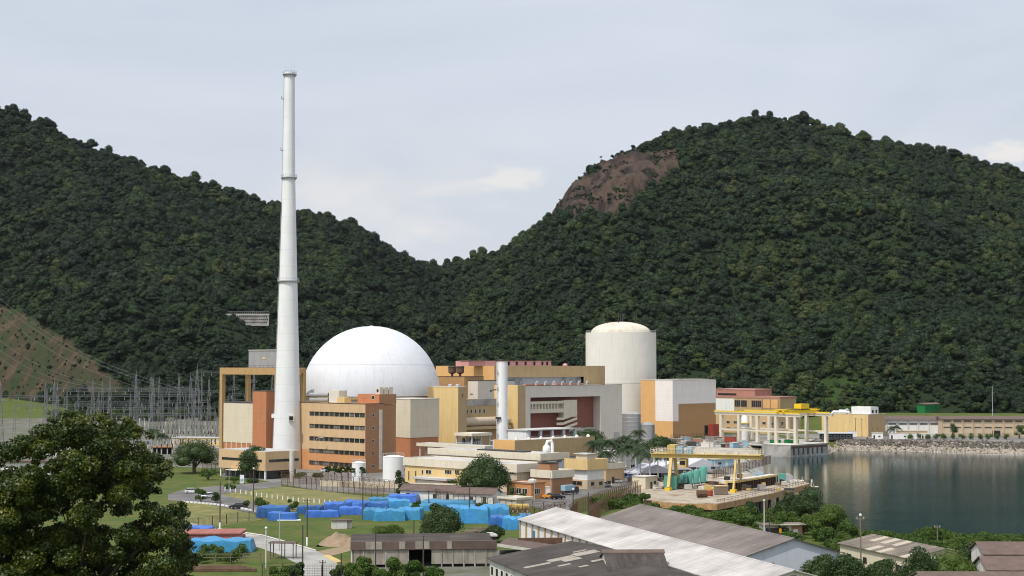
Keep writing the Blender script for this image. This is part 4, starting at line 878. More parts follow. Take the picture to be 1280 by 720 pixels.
Lx3, Ly3, z3 = s3.R(709.5), s3.L(536), s3.z(566.5)
part(t, 'upper_wall', m_beige, (ux + .6, ux + Lx3, uy + .5, uy + Ly3 - .6, zr - .3, z3 - 2.2)); part(t, 'clerestory', m_white2, (ux + .48, ux + .597, uy + .5, uy + Ly3 - 1, zr - .2, z3 - 2.25))
mb = MB(); mb.mi = 0; mb.box(ux - .4, ux - .1, uy - .4, uy + Ly3, z3 - 2.2, z3); mb.box(ux - .1, ux + Lx3 + .4, uy - .4, uy - .1, z3 - 2.2, z3); mb.mi = 1; mb.box(ux - .1, ux + Lx3 + .4, uy - .1, uy + Ly3, z3 - 2.2, z3 - .3); mb.build('upper_roof', [m_fascia, m_slab], t)
for a in (2, 5, 9.5, 12): window(t, 'L', uy + a, uy + a + 1.7, zr + .6, zr + 1.5, off=-(ux + .48), fm=m_fascia)
for k, px in enumerate((512, 520.5)): a = s.L(px); window(t, 'L', a - .35, a + .35, s.z(592, a) - 2.0, s.z(592, a) + 1.2, off=.12, fm=m_yellow)
for px, w in ((529, 1.0), (536.5, 2.8), (561, 3.4), (572, 2.2), (592, 2), (632, 2.4), (640, 2)): a = s.L(px); window(t, 'L', a - w / 2, a + w / 2, s.z(587.5, a) - 1.2, s.z(587.5, a) + .3, off=.12 if a > Ly * .4 else 0, fm=m_fascia, n=max(1, int(w)))
for px in (524, 529.5): a = s.L(px); window(t, 'L', a - .55, a + .55, s.z(600.5, a) - .6, s.z(600.5, a) + .6, off=.12, fm=m_fascia)
a0, a1 = s.L(571), s.L(531); zc_ = s.z(596.5, 30)
part(t, 'garage_wall', m_oran2, (-4.0, -.123, a0, a1, 0, zc_ - .7)); part(t, 'garage_roof', m_slab, (-5.0, -.123, a0 - .6, a1 + .6, zc_ - .697, zc_))
for px in (541, 558): a = s.L(px); w = 3.2; part(t, 'garage_door', m_gwall, (-4.1, -4.003, a - w, a + w, .1, zc_ - 1.0))
mb = MB(); mb.box(ux + 4, ux + 8, uy + 12, uy + 34, z3 - .3, z3 + .12); mb.build('roof_rail', m_dmetal, t)
MB().lathe([(.9, z3 - .3), (1.3, z3 + .5), (1.2, z3 + 1.8), (.6, z3 + 2.5)], (ux + 7.5, uy + 4.5), 14).build('roof_scrubber', m_white, t, smooth=True)
mb = MB(); mb.tube([(ux + 7.5, uy + 4.5, z3 + 2.3), (ux + 7.7, uy + 4.2, z3 + 3.6), (ux + 8.6, uy + 3.3, z3 + 3.7), (ux + 8.8, uy + 3.1, z3 + 2.8), (ux + 8.8, uy + 3.1, z3 - .2)], .55, 10); mb.build('scrubber_pipe', m_white, t, smooth=True)
# roof slab farther back, canopy with plant, vehicle sheds
s = Site(606, 575); t = s.thing('low_slab_roof', 'thin wide concrete roof slab between the yellow tower and the long service building', 'canopy')
Ly, zr = s.L(521.5), s.z(557.5); part(t, 'slab', m_slab, (0, 7, 0, Ly, zr - .35, zr)); part(t, 'slab_edge', m_fascia, (-.25, -.003, 0, Ly, zr - 1.1, zr + .1), (-.25, 7, -.25, -.003, zr - 1.1, zr + .1))
part(t, 'back_wall', m_beige, (3, 6.8, 1, Ly - 1, 0, zr - .353))
for k in range(6): part(t, 'column', m_concl, (.4, .9, 1 + k * (Ly - 2.5) / 5, 1.5 + k * (Ly - 2.5) / 5, 0, zr - .353))
s = Site(590, 600); t = s.thing('plant_canopy', 'raised flat canopy on columns over pipework beside the slim white column', 'canopy')
Ly, Lx, zr = s.L(569), s.R(614), s.z(541.5); part(t, 'roof_slab', m_fascia, (-.5, Lx, -.5, Ly, zr - 1.0, zr)); part(t, 'floor', m_slab, (-.3, Lx, -.3, Ly, 9, 9.4))
for x in (.3, Lx * .5, Lx - .6):
    for y in (.3, Ly - .8): part(t, 'column', m_concl, (x, x + .5, y, y + .5, 0, zr - 1.003))
rr = random.Random(3)
for k in range(9): x, y, h = rr.uniform(1, Lx - 2), rr.uniform(1, Ly - 2), rr.uniform(1, 3); MB().lathe([(.5, 9.4), (.55, 9.4 + h), (.2, 9.9 + h)], (x, y), 10).build('vessel', rr.choice([m_silo, m_dmetal, m_conc]), t, smooth=True)
mb = MB()
for k in range(6): mb.tube([(.5 + k, .2, 9.4), (.5 + k, .2, 10.6 + k * .25), (.5 + k, Ly - .5, 10.6 + k * .25)], .16, 6); mb.build('pipe_run', m_gal, t) ; mb = MB()
s = Site(658, 610); t = s.thing('vehicle_shed', 'flat-roofed shed with white end wall and maroon bays divided by pale piers', 'shed')
Ly, Lx, zr = s.L(634), s.R(718.5), s.z(537); part(t, 'end_wall', m_white2, (0, .4, .003, Ly, 0, zr - .4)); part(t, 'roof', m_slab, (-.4, Lx + .3, -1.2, Ly + .2, zr - .397, zr)); part(t, 'back_wall', m_maroon, (.403, Lx, 3, Ly, 0, zr - .4))
for k in range(5): part(t, 'pier', m_bluegrey, (.2 + k * (Lx - 1.4) / 4, 1.3 + k * (Lx - 1.4) / 4, -.9, 0, 0, zr - .4))
mb = MB(); 
for k in range(60): mb.beam((k * Lx / 60, -1.1, 8), (k * Lx / 60, -1.1, zr - 2.5), .08)
mb.beam((0, -1.1, zr - 2.5), (Lx, -1.1, zr - 2.5), .1); mb.build('fence_rail', m_conc, t)
s = Site(643, 555); t = s.thing('ochre_parapet_block', 'long low ochre block with blank walls in front of the vehicle shed', 'building')
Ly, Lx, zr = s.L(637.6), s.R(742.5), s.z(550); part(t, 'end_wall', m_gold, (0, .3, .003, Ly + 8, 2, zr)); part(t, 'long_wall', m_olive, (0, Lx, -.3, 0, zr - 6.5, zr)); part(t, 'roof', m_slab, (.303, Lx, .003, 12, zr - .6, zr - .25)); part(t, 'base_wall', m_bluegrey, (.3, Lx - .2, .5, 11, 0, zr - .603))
for k in range(5): window(t, 'R', 14 + k * 7.5, 17 + k * 7.5, zr - 8.6, zr - 7.0, off=-.5, fm=m_fascia)
for k in range(7): MB().lathe([(.7, zr - .3), (.7, zr + .3), (.3, zr + .8)], (4 + k * 6.2, 3), 12).build('roof_vent', m_gwall, t, smooth=True)

s = Site(664, 478); t = s.thing('orange_lodge', 'small flat-roofed orange lodge with a shaded brown side by the inner road', 'building')
Ly, Lx, zr = s.L(633.5), s.R(681), s.z(602.5); flat_block(t, 0, Lx, 0, Ly, zr, .5, .15, m_oran2, m_brown)
for px in (640, 648.5, 656): a = s.L(px); window(t, 'L', a - 1.1, a + 1.1, 1.4, 3.2, fm=m_fascia, n=2)
for a in (1.2,): window(t, 'R', a, a + 2.6, 1.4, 3.2, fm=m_fascia, n=3)
MB().lathe([(1.4, zr), (1.4, zr + .5), (.5, zr + .9)], (3, 2.5), 12).build('roof_tank', m_concl, t)
s = Site(690, 498); t = s.thing('brown_store', 'brown-walled store with a deep pale fascia and a rusty roof hut', 'building')
Ly, Lx, zr = s.L(665), s.R(715.5), s.z(587.5); flat_block(t, 0, Lx, 0, Ly, zr, 2.4, .4, m_brown)
part(t, 'roof_hut', m_brown, (1, 5, 2, 7, zr - .35, zr + 2.0)); part(t, 'roof_hut_cap', m_dark, (.8, 5.2, 1.8, 7.2, zr + 2.003, zr + 2.2))
s = Site(734, 515); t = s.thing('yellow_top_building', 'two-storey building with a deep yellow fascia over pale walls beside the inner road', 'building')
Ly, Lx, zr = s.L(706), s.R(759.5), s.z(574); flat_block(t, 1.0, Lx - 1, 1.0, Ly - .6, zr, 3.4, 1.0, m_white2, m_yellow)
part(t, 'lower_wall', m_beige, (.8, Lx - .8, .8, Ly - .5, 0, 3.0)); window(t, 'L', 3, 8, 1.0, 2.6, off=-.8, fm=m_oran2, n=2)
for k in range(3): window(t, 'R', 2.2 + k * 4, 4.2 + k * 4, 1.0, 2.4, off=-.8, fm=m_beige)
part(t, 'roof_house', m_beige, (3, Lx - 3, 3, Ly - 2, zr - .35, zr + 1.4)); part(t, 'roof_house_cap', m_slab, (2.5, Lx - 2.5, 2.5, Ly - 1.5, zr + 1.403, zr + 1.7))
s = Site(757, 540); t = s.thing('annex_wing', 'low tan wing with a pale fascia joined on behind the yellow-topped building', 'building')
Ly, Lx, zr = 9, s.R(779), s.z(578.5); flat_block(t, 0, Lx, 0, Ly, zr, 2.0, .3, m_tan)
part(t, 'door', m_dmetal, (3, 4.2, -.06, .1, 0, 2.2))

# white gabled huts behind the blue covers
def gable(root, L_, W_, ze, zr, wall, roof, ov=.5, th=.12, base=0.0, name='roof', names=('wall', 'roof')):
    # local y runs along the ridge (0..L), local x across (-W..W)
    mb = MB(); mb.extr([(-W_, base), (W_, base), (W_, ze), (0, zr), (-W_, ze)], 0, L_, 'y'); mb.build(names[0], wall, root)
    k = (zr - ze) / W_; z_ = lambda x: zr - abs(x) * k + .004
    for sg in (-1, 1):
        mb = MB(); a = sg * (W_ + ov); mb.extr([(0, zr + .004), (a, z_(a)), (a, z_(a) + th), (0, zr + .004 + th)], -ov, L_ + ov, 'y'); mb.build('roof_slope', roof, root)
    MB().extr([(-.25, zr + th - .03), (.25, zr + th - .03), (0, zr + th + .12)], -ov - .02, L_ + ov + .02, 'y').build('ridge_cap', roof, root)
for k, (px, py, L_, hw) in enumerate(((541, 624.5, 9, 3.6), (575, 626, 14, 3.8), (621, 629.5, 12, 3.6))):
    x, y, _ = gp(px, py); t = thing('white_hut', ['white hut with grey sheet roof, leftmost of the row behind the blue covers', 'longest white hut with grey sheet roof, middle of the row behind the blue covers', 'white hut with a grey sheet roof beside the yellow drums'][k], 'hut', (x, y + 3, 0), R(72), 'white huts behind the covers')
    gable(t, L_, hw, 3.0, 4.3, m_white2, m_tile, .5)
    for q in range(2): part(t, 'door', m_dmetal, (-hw - .05, -hw + .1, 2 + q * 4, 3.1 + q * 4, 0, 2.1))
x, y, _ = gp(644, 634); t = thing('pump_kiosk', 'small cream kiosk with overhanging flat roof and yellow base drums in front', 'kiosk', (x, y + 3, 0), R(45))
flat_block(t, -3, 3, -3.5, 3.5, 3.0, .6, .4, m_concl)
for k in range(4):
    x, y, _ = gp(637 + k * 6, 640.5); u = thing('yellow_tank', 'yellow horizontal tank in the row behind the brown fence', 'tank', (x, y + 4, 0), R(20), 'yellow tanks behind the fence')
    MB().tube([(-1.3, 0, 1.3), (-1.2, 0, 1.3), (1.2, 0, 1.3), (1.3, 0, 1.3)], [.5, .95, .95, .5], 14).build('shell', m_yel, u, smooth=True); part(u, 'cradle', m_concl, (-.9, -.5, -.8, .8, 0, .6), (.5, .9, -.8, .8, 0, .6))

# tanks by the office
for px, py, top, w, lab in ((491.5, 601, 571, 27, 'tall white storage tank with roof rail beside the office block'), (448.5, 604, 578.5, 17.5, 'short white storage tank half hidden behind small trees in front of the office')):
    x, y, _ = gp(px, py); r = w * y / F / 2; zt = zz(top, y); t = thing('storage_tank', lab, 'tank', (x, y + r, 0)); 
    MB().lathe([(r, 0), (r, zt)], n=36, cap=False).build('shell', m_white, t, smooth=True); MB().lathe([(r + .06, zt), (r * .5, zt + .45), (.05, zt + .6)], n=36, cap=False).build('roof', m_white2, t, smooth=True)
    mb = MB()
    for k in range(16): a = k * math.pi / 8; mb.beam((r * math.cos(a), r * math.sin(a), zt), (r * math.cos(a), r * math.sin(a), zt + 1.1), .07)
    mb.tube([(r * math.cos(k * math.pi / 12), r * math.sin(k * math.pi / 12), zt + 1.1) for k in range(25)], .05, 4); mb.build('roof_rail', m_gal, t)
    mb = MB(); 
    for k in range(10): mb.beam((r * .95, -r * .35 - .3, .5 + k * .9), (r * .95, -r * .35 + .3, .5 + k * .9), .07) if .5 + k * .9 < zt else None
    mb.build('ladder', m_dmetal, t)
x, y, _ = gp(470, 609); t = tag(MB().box(-24, 26, -.2, .2, 0, 1.9).build('low_wall', m_cream, loc=(x + 4, y, 0), rz=R(-18)), 'low cream boundary wall in front of the white tanks', 'wall')
# long yellow wall block left of the crane frame
x, y, _ = gp(245, 560); t = thing('yellow_lodge', 'long low cream and yellow building left of the crane frame, below the switchyard', 'building', (x, y + 6, 0), R(-8))
part(t, 'wall', m_cream, (-13, 12, 0, 10, 0, 4.6)); part(t, 'band', m_yellow, (-9, 11.5, -.12, -.003, .8, 2.6), (-9, 11.5, -.12, -.003, 3.9, 4.75)); part(t, 'roof', m_slab, (-13.2, 12.2, -.3, 10.2, 4.603, 4.9))
for k in range(7): window(t, 'R', -8 + k * 2.7, -7 + k * 2.7, 3.0, 3.6, off=.0, fm=m_cream)
x, y, _ = gp(205, 567); t = thing('brown_shelter', 'small dark flat-roofed shelter on posts beside palms below the switchyard', 'shelter', (x, y, 0), R(10))
part(t, 'roof', m_brown, (-4.5, 4.5, -3, 3, 3.0, 3.5)); 
for dx in (-4, 0, 4): part(t, 'post', m_dmetal, (dx - .15, dx + .15, -2.6, -2.3, 0, 2.997))
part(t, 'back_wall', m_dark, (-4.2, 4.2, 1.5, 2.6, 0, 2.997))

# ------------------------------------------------------------------ sheds and roofs near the camera
def ang(d): return math.atan2(-d[0], d[1])       # local +y along d
D1 = (.297, -.955)
t = thing('white_shed', 'long shed with a pale sheet roof and white walls with ochre posts, nearest the water', 'shed', (9.6, 350, 0), ang(D1))
HW, LN = 8.2, 111
gable(t, LN, HW, 6.7, 8.9, m_white2, m_shedroof, .55)
# local x sign: after the turn +x points to the left of the view's far end
sgn = -1 if (Matrix.Rotation(ang(D1), 3, 'Z') @ Vector((1, 0, 0))).x > 0 else 1
for k in range(27): yy = .2 + k * 4.2; x_ = sgn * HW; part(t, 'wall_post', m_olive, (min(x_ , x_ + sgn * .28), max(x_, x_ + sgn * .28), yy, yy + .5, 0, 6.5))
part(t, 'wall_gap', m_tarp2, (min(sgn * HW, sgn * (HW + .06)), max(sgn * HW, sgn * (HW + .06)), 9.0, 10.4, 1.5, 5.2))
mb = MB(); mb.box(-1.6, 1.2, LN - .1, LN + .08, 0, 3.4); mb.build('end_door', m_bluegrey, t); part(t, 'end_post', m_brown, (-.4, .4, LN + .003, LN + .25, 3.5, 8.2))
t = thing('grey_shed', 'long shed with a brown-grey sheet roof and pale blue gable, right of the pale-roofed shed', 'shed', (28.5, 357, 0), ang((.297, -.955)))
gable(t, 73, 9.2, 6.3, 9.0, m_bluegrey, m_greyroof, .5)
for k in (-1, 1): part(t, 'gable_door', m_rust, (k * 4.6 - .8, k * 4.6 + .8, 73.003, 73.08, 0, 4.2 if k * sgn < 0 else 4.9))
D2 = (.287, -.958)
t = thing('dark_warehouse', 'warehouse with a broad dark sheet roof patched with pale sheets and whitewashed walls, bottom centre', 'warehouse', (10.7, 297, 0), ang(D2))
Wl, Wr, LN = 15.5, 6.3, 70
k1 = (7.4 - 5.0) / Wl
P = [(-sgn * Wr, 0), (sgn * Wl, 0), (sgn * Wl, 5.0), (0, 7.4), (-sgn * Wr, 6.4)]
MB().extr(P, .4, LN, 'y').build('wall', m_oldwall, t)
MB().extr([(0, 7.42), (sgn * (Wl + .6), 5.0 - k1 * .6 + .02), (sgn * (Wl + .6), 5.14 - k1 * .6), (0, 7.55)], 0, LN, 'y').build('roof_slope', m_darkroof, t)
MB().extr([(0, 7.42), (-sgn * (Wr + .4), 6.36), (-sgn * (Wr + .4), 6.48), (0, 7.55)], 0, LN, 'y').build('roof_slope', m_darkroof, t)
def roof_patch(q0, q1, y0, y1):
    za, zb_ = 7.56 - k1 * Wl * q0, 7.56 - k1 * Wl * q1; x0_, x1_ = sgn * Wl * q0, sgn * Wl * q1
    MB().idx([(x0_, y0, za), (x1_, y0, zb_), (x1_, y1, zb_), (x0_, y1, za), (x0_, y0, za + .03), (x1_, y0, zb_ + .03), (x1_, y1, zb_ + .03), (x0_, y1, za + .03)], [(3, 2, 1, 0), (4, 5, 6, 7), (0, 1, 5, 4), (1, 2, 6, 5), (2, 3, 7, 6), (3, 0, 4, 7)]).build('pale_roof_sheet', m_panel, t)
m_panel = M('stained_panel', lin(160, 150, 134), .85, .22, .5, streak=.95)
for q in ((.02, .30, 14.0, 17.4), (.31, .62, 15.2, 18.0), (.63, .93, 17.4, 18.9), (.30, .5, 18.02, 20.4), (.08, .24, 12.2, 13.2), (.5, .64, 22.5, 23.6), (.12, .3, 24.2, 25.6), (.4, .5, 27.0, 28.2)): roof_patch(*q)
for k in range(9): part(t, 'wall_window', m_dark, tuple(sorted((sgn * Wl - .06, sgn * Wl + .06))) + (1.5 + k * 3.1, 2.6 + k * 3.1, 2.2, 3.6))
t = thing('dark_gable_house', 'dark-roofed house with a raised ridge cap, tucked against the pale-roofed shed at the bottom edge', 'house', (15.2, 268.5, 0), R(-88))
mb = MB(); mb.extr([(-8, 0), (14, 0), (14, 5.2), (0, 8.9), (-8, 6.9)], .3, 9.6, 'y'); mb.build('wall', m_oldwall, t)
MB().extr([(0, 8.93), (14.6, 5.07), (14.6, 5.2), (0, 9.06)], 0, 10, 'y').build('roof_slope', m_darkroof, t); MB().extr([(0, 8.93), (-8.5, 6.8), (-8.5, 6.93), (0, 9.06)], 0, 10, 'y').build('roof_slope', m_darkroof, t)
MB().extr([(-1.2, 8.75), (1.3, 8.7), (1.3, 8.86), (0, 9.25), (-1.2, 8.9)], -.3, 10.2, 'y').build('ridge_cap', m_tile, t)
# long dark workshop at the bottom centre-left
t = thing('long_workshop', 'long old workshop with dark sheet roof, pale stained panels and a dark open bay', 'workshop', (-31.5, 318, 0), R(4.5))
Lw = 28.5
m_panel = M('stained_panel', lin(160, 150, 134), .85, .22, .5, streak=.95)
MB().extr([(0, 3.9), (0, 5.1), (7, 5.9), (14, 4.2), (14, 3.9), (7, 5.6)][:6], -.4, Lw, 'x').build('roof', m_darkroof, t)
part(t, 'fascia', m_tile, (-.4, Lw, -.5, -.003, 3.5, 5.15))
for a, b in ((2.6, 5.8), (9.2, 10.4), (12.4, 15.2), (18.6, 19.6)): part(t, 'pale_sheet', m_panel, (a, b, -.56, -.503, 3.6, 5.1))
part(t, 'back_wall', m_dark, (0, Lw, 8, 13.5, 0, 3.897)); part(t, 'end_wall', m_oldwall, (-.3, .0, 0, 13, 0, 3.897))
for k in range(13):
    a = .2 + k * 2.2
    if 9 < a < 13.5: continue
    part(t, 'wall_panel', m_panel, (a, a + 1.85, -.2, .1, .6, 3.45))
    part(t, 'wall_post', m_conc, (a + 1.86, a + 2.14, -.3, .2, 0, 3.45))
MB().extr([(0, 5.9), (0, 6.3), (15, 5.2), (15, 4.8)], Lw - 1, Lw + .2, 'x').build('rake_board', m_concl, t)
t = thing('dark_lean_to', 'dark lean-to roof with a pale edge board joining the workshop to the white shed', 'lean-to', (-3, 312, 0), R(6))
MB().idx([(0, -1.5, 5.3), (11.5, -4, 3.7), (14.5, 6, 4.0), (3, 9, 5.6), (0, -1.5, 5.15), (11.5, -4, 3.55), (14.5, 6, 3.85), (3, 9, 5.45)], [(0, 1, 2, 3), (7, 6, 5, 4), (0, 4, 5, 1), (1, 5, 6, 2), (2, 6, 7, 3), (3, 7, 4, 0)]).build('roof', m_tile, t)
MB().beam((0, -1.55, 5.3), (11.5, -4.05, 3.7), .14, .55).build('edge_board', m_concl, t)
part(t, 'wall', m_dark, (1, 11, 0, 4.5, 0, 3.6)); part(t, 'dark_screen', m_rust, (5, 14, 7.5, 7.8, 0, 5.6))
# lower right houses
t = thing('patched_roof_house', 'low cream house with a patched pale sheet roof among trees near the shore', 'house', (72.6, 324, 0), ang((.3, -.954)))
gable(t, 26, 7.4, 4.4, 5.8, m_cream, m_patchroof, .5)
part(t, 'porch_trim', m_white2, (-7.6, 7.6, 26.52, 26.7, 4.1, 4.5)); part(t, 'dark_door', m_rust, (-5, 5, 26.003, 26.06, 0, 3.2))
for k in range(4): x_ = sgn * 7.4; part(t, 'wall_window', m_dark, (min(x_, x_ + sgn * .05), max(x_, x_ + sgn * .05), 3 + k * 6, 4.4 + k * 6, 1.5, 2.7))
for k, (px, Y, z, w, d, rot, lab) in enumerate(((1218, 292, 8.0, 34, 9, -3, 'brown sheet-roofed house at the right edge below the water, upper one'), (1222, 276, 6.3, 34, 8, -3, 'brown sheet-roofed house at the right edge, lower one with a dark veranda'), (1145, 256, 7.0, 40, 12, -1, 'brown sheet roof across the bottom right corner with a white gable'))):
    x = (px - 640) / F * Y; t = thing('brown_house', lab, 'house', (x, Y, 0), R(rot), 'brown-roofed houses at the right edge')
    zq = zz((676, 694, 713)[k], Y)
    MB().extr([(0, zq), (-5.5, zq - 1.7), (-5.5, zq - 1.55), (0, zq + .15)], -.4, w, 'x').build('roof_slope', m_tile, t); MB().extr([(0, zq), (d * .6, zq - 1.8), (d * .6, zq - 1.65), (0, zq + .15)], -.4, w, 'x').build('roof_slope', m_tile, t)
    MB().extr([(-4.6, 0), (d * .6 - .5, 0), (d * .6 - .5, zq - 1.85), (0, zq - .03), (-4.6, zq - 1.7)], 0, w - .5, 'x').build('wall', m_white2 if k == 2 else m_oldwall, t)
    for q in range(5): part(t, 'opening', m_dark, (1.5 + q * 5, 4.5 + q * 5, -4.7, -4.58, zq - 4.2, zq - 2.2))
x, y, _ = gp(977, 672); t = thing('shore_kiosk', 'little red and white kiosk with flat pale roof among the shore trees', 'kiosk', (x, y + 1, 0), R(8))
part(t, 'wall', m_oldwall, (-5, 4, -2, 2, 0, 3.3)); part(t, 'red_panel', m_brick, (1.5, 4.05, -2.06, -2.003, .6, 3.0)); part(t, 'roof', m_patchroof, (-5.6, 4.8, -3, 2.5, 3.303, 3.45)); part(t, 'notice', m_white2, (1.9, 3.0, -2.12, -2.063, 1.4, 2.3))
part(t, 'counter', m_dmetal, (-4.6, .8, -2.07, -2.003, .1, 2.6))
MB().box(-.25, .25, -.25, .25, 0, 2.6).build('orange_post', m_oran, t, loc=(-1.6, -3.4, 0))

# ------------------------------------------------------------------ quay with the white gantry hall, far shore
t = thing('intake_quay', 'weathered concrete quay block standing in the water below the white column frame', 'quay', at(987, 782), R(45))
s = Site(987, 782); mb = MB(); mb.box(0, s.R(1033.5), 0, s.L(951), -8, .75); mb.build('quay_wall', m_conc, t); part(t, 'coping', m_concl, (-.15, s.R(1033.5) + .15, -.15, s.L(951), .753, 1.0)); part(t, 'dark_face', m_rust, (.5, s.R(1033.5) - .5, -.05, -.003, -.9, .2))
for k in range(7): MB().box(2 + k * 4, 3.2 + k * 4, -.12, -.053, -4, -.9).build('fender', m_dmetal, t)
v_ = (-.6, .8); yaw = math.atan2(-v_[0], v_[1])
t = thing('gantry_hall', 'open frame of tall white columns carrying crane beams over the quay', 'column frame', (140.5, 791.5, .8), yaw)
zb = 13.4; Lg = 57
for x in (0, 22):
    for k, y in enumerate((0, 13, 26, 39, 52)): part(t, 'column', m_fascia, (x - .75, x + .75, y, y + 1.6, 0, zb - .003))
    part(t, 'crane_beam', m_fascia, (x - .8, x + .8, -3.5 if x else -3, Lg, zb, zb + 1.6)); part(t, 'tie_beam', m_fascia, (x - .4, x + .4, 1.603, 52, 5.4, 6.2))
    part(t, 'walkway_rail', m_yel2, (x - 1.5, x - 1.42, -3, Lg, zb + 1.603, zb + 2.2))
for y in (26.2, 52.2): part(t, 'cross_tie', m_fascia, (.803, 21.2, y, y + .9, 5.5, 6.2))
t = thing('bridge_crane', 'bright yellow overhead crane on top of the white column frame', 'crane', (140.5, 791.5, .8 + zb + 1.6), yaw)
part(t, 'girder', m_yel2, (-1.5, 23.5, 7.0, 8.4, .003, 1.5)); part(t, 'girder', m_yel2, (-1.5, 23.5, 11.0, 12.4, .003, 1.5)); part(t, 'end_carriage', m_yel2, (-1.6, .9, 6.0, 13.4, 1.503, 2.0)); part(t, 'end_carriage', m_yel2, (21.1, 23.6, 6.0, 13.4, 1.503, 2.0))
part(t, 'trolley', m_yel2, (11, 16.8, 7.2, 12, 2.1, 4.6)); part(t, 'trolley_base', m_dmetal, (10.6, 17.2, 7.0, 12.3, 1.6, 2.097))
mb = MB()
for k in range(12): mb.beam((0 + k * 2, 6.9, 1.5), (0 + k * 2, 6.9, 2.5), .1)
mb.beam((0, 6.9, 2.5), (23, 6.9, 2.5), .1); mb.build('railing', m_yel2, t)
x, y, _ = at(930, 850); t = thing('white_vessel', 'tall white vessel with a rounded top and yellow platform inside the white column frame', 'vessel', (x, y, .3)); MB().lathe([(2.0, 0), (2.3, 6), (2.3, 9), (1.7, 12), (.8, 13.2)], n=20).build('shell', m_white, t, smooth=True); MB().lathe([(2.3, 8.8), (3.4, 8.8), (3.4, 9.2), (2.3, 9.2)], n=20, cap=False).build('platform', m_yel2, t); part(t, 'ladder', m_yel2, (2.3, 2.6, -.3, .3, 0, 9))
for k, (px, py, w, d, h, m_, nm, lab) in enumerate(((912, 552, 5.5, 2.4, 2.6, m_red, 'red_container', 'dull red container behind the quay under the white columns'), (968, 554, 5, 2.2, 1.8, m_greenp, 'green_skip', 'dark green skip standing on the quay under the crane, left one'), (988, 554.5, 7, 2.2, 2.0, m_greenp, 'green_skip', 'dark green skip standing on the quay under the crane, right one'))):
    x, y, _ = gp(px, py, .6); t = thing(nm, lab, 'container', (x, y, .6), R(-30)); part(t, 'body', m_, (-w / 2, w / 2, -d / 2, d / 2, .15, h)); part(t, 'rim', m_dmetal, (-w / 2 - .06, w / 2 + .06, -d / 2 - .06, d / 2 + .06, h + .003, h + .12)); part(t, 'skid', m_dmetal, (-w / 2 + .3, w / 2 - .3, -d / 2, -d / 2 + .25, 0, .147), (-w / 2 + .3, w / 2 - .3, d / 2 - .25, d / 2, 0, .147))
# pinkish administration blocks behind
s = Site(974, 985, 4.5); t = s.thing('pink_office', 'pinkish two-storey office with ochre bays and a darker upper block, behind the white columns', 'office building')
Ly, Lx, zt = s.L(888), s.R(994.5), s.z(498.5); part(t, 'wall', m_olive, (.15, Lx, 0, Ly, 0, zt - .003)); part(t, 'roof_band', m_brick, (0, Lx + .15, -.15, Ly + .1, zt, zt + 1.4)); part(t, 'white_front', m_white2, (0, .147, s.L(917), Ly - .5, 0, zt - .4))
for px in (921, 929, 942, 947): a = s.L(px); window(t, 'L', a - 2.4, a + 2.2, zt - 5.4, zt - 1.2, fm=m_brick, n=3, off=-.15)
for px in (958, 967.5): a = s.L(px); part(t, 'ochre_bay', m_gold, (-.05, .147, a - 2.8, a + 2.8, zt - 6, zt - .6))
for px in (952.5, 963, 973): a = s.L(px); part(t, 'pilaster', m_brick, (-.2, .147, a, a + .8, 0, zt - .004))
zu = s.z(487.3, 20); part(t, 'upper_block', m_brick, (4, 22, s.L(938), s.L(890), zt + 1.403, zu)); part(t, 'upper_glazing', m_dark, (3.9, 3.997, s.L(915), s.L(892), zt + 1.6, zt + 2.9)); part(t, 'upper_roof', m_pink, (3.7, 22.3, s.L(938) - .3, s.L(890) + .3, zu + .003, zu + .4))
s = Site(960, 930); t = s.thing('low_tan_offices', 'low tan office range seen through the white columns', 'building')
Ly, Lx, zt = s.L(890), s.R(1000), s.z(517); flat_block(t, 0, Lx, 0, Ly, zt, .8, .2, m_tan, m_fascia)
for k in range(9):
    for z in (1.4, 5.2): window(t, 'L', 2 + k * 5.2, 4.6 + k * 5.2, z, z + 1.8, fm=m_fascia, n=2)
for k in range(4): window(t, 'R', 2 + k * 5, 4.6 + k * 5, 4.8, 6.6, fm=m_fascia, n=2)
s = Site(1083.6, 893); t = s.thing('yellow_store', 'plain yellow store with a white cabin on its roof, right of the quay', 'building')
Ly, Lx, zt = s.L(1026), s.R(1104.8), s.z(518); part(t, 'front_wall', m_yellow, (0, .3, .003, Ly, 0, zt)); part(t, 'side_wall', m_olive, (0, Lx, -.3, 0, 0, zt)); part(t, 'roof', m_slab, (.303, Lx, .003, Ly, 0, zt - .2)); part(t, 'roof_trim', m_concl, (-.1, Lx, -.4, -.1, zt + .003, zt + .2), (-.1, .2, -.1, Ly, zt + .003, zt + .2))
a0, a1 = s.L(1081), s.L(1057); part(t, 'roof_cabin', m_white2, (5, 13, a0, a1, zt - .19, s.z(508.2, 14)))
for k in range(2): window(t, 'R', 6 + k * 3.6, 8.2 + k * 3.6, zt + .5, zt + 2.6, off=-a0, fm=m_white2)
mb = MB(); mb.tube([(4, a1 + .5, zt + 1.0), (4, s.L(1036), zt + 1.0), (4, s.L(1034), zt - .1)], .75, 10); mb.tube([(6.5, a1 + 4, zt - .1), (6.5, a1 + 4, zt + 1.6), (6.5, a1 + 9, zt + 1.6)], .6, 10); mb.build('roof_duct', m_white, t, smooth=True); MB().lathe([(.7, zt), (.7, zt + 2), (1.3, zt + 2.2), (.3, zt + 3)], (5.2, a1 + 3), 12).build('roof_cowl', m_gal, t, smooth=True)
window(t, 'R', 3.5, 4.3, 4, 4.8, off=.3, fm=m_olive); window(t, 'R', 9, 9.8, 4, 4.8, off=.3, fm=m_olive)
x0, y0 = 241, 901
t = thing('beige_hall', 'long beige two-storey hall with orange pilasters and grey roof along the far shore', 'hall', (x0, y0, 0), R(-4))
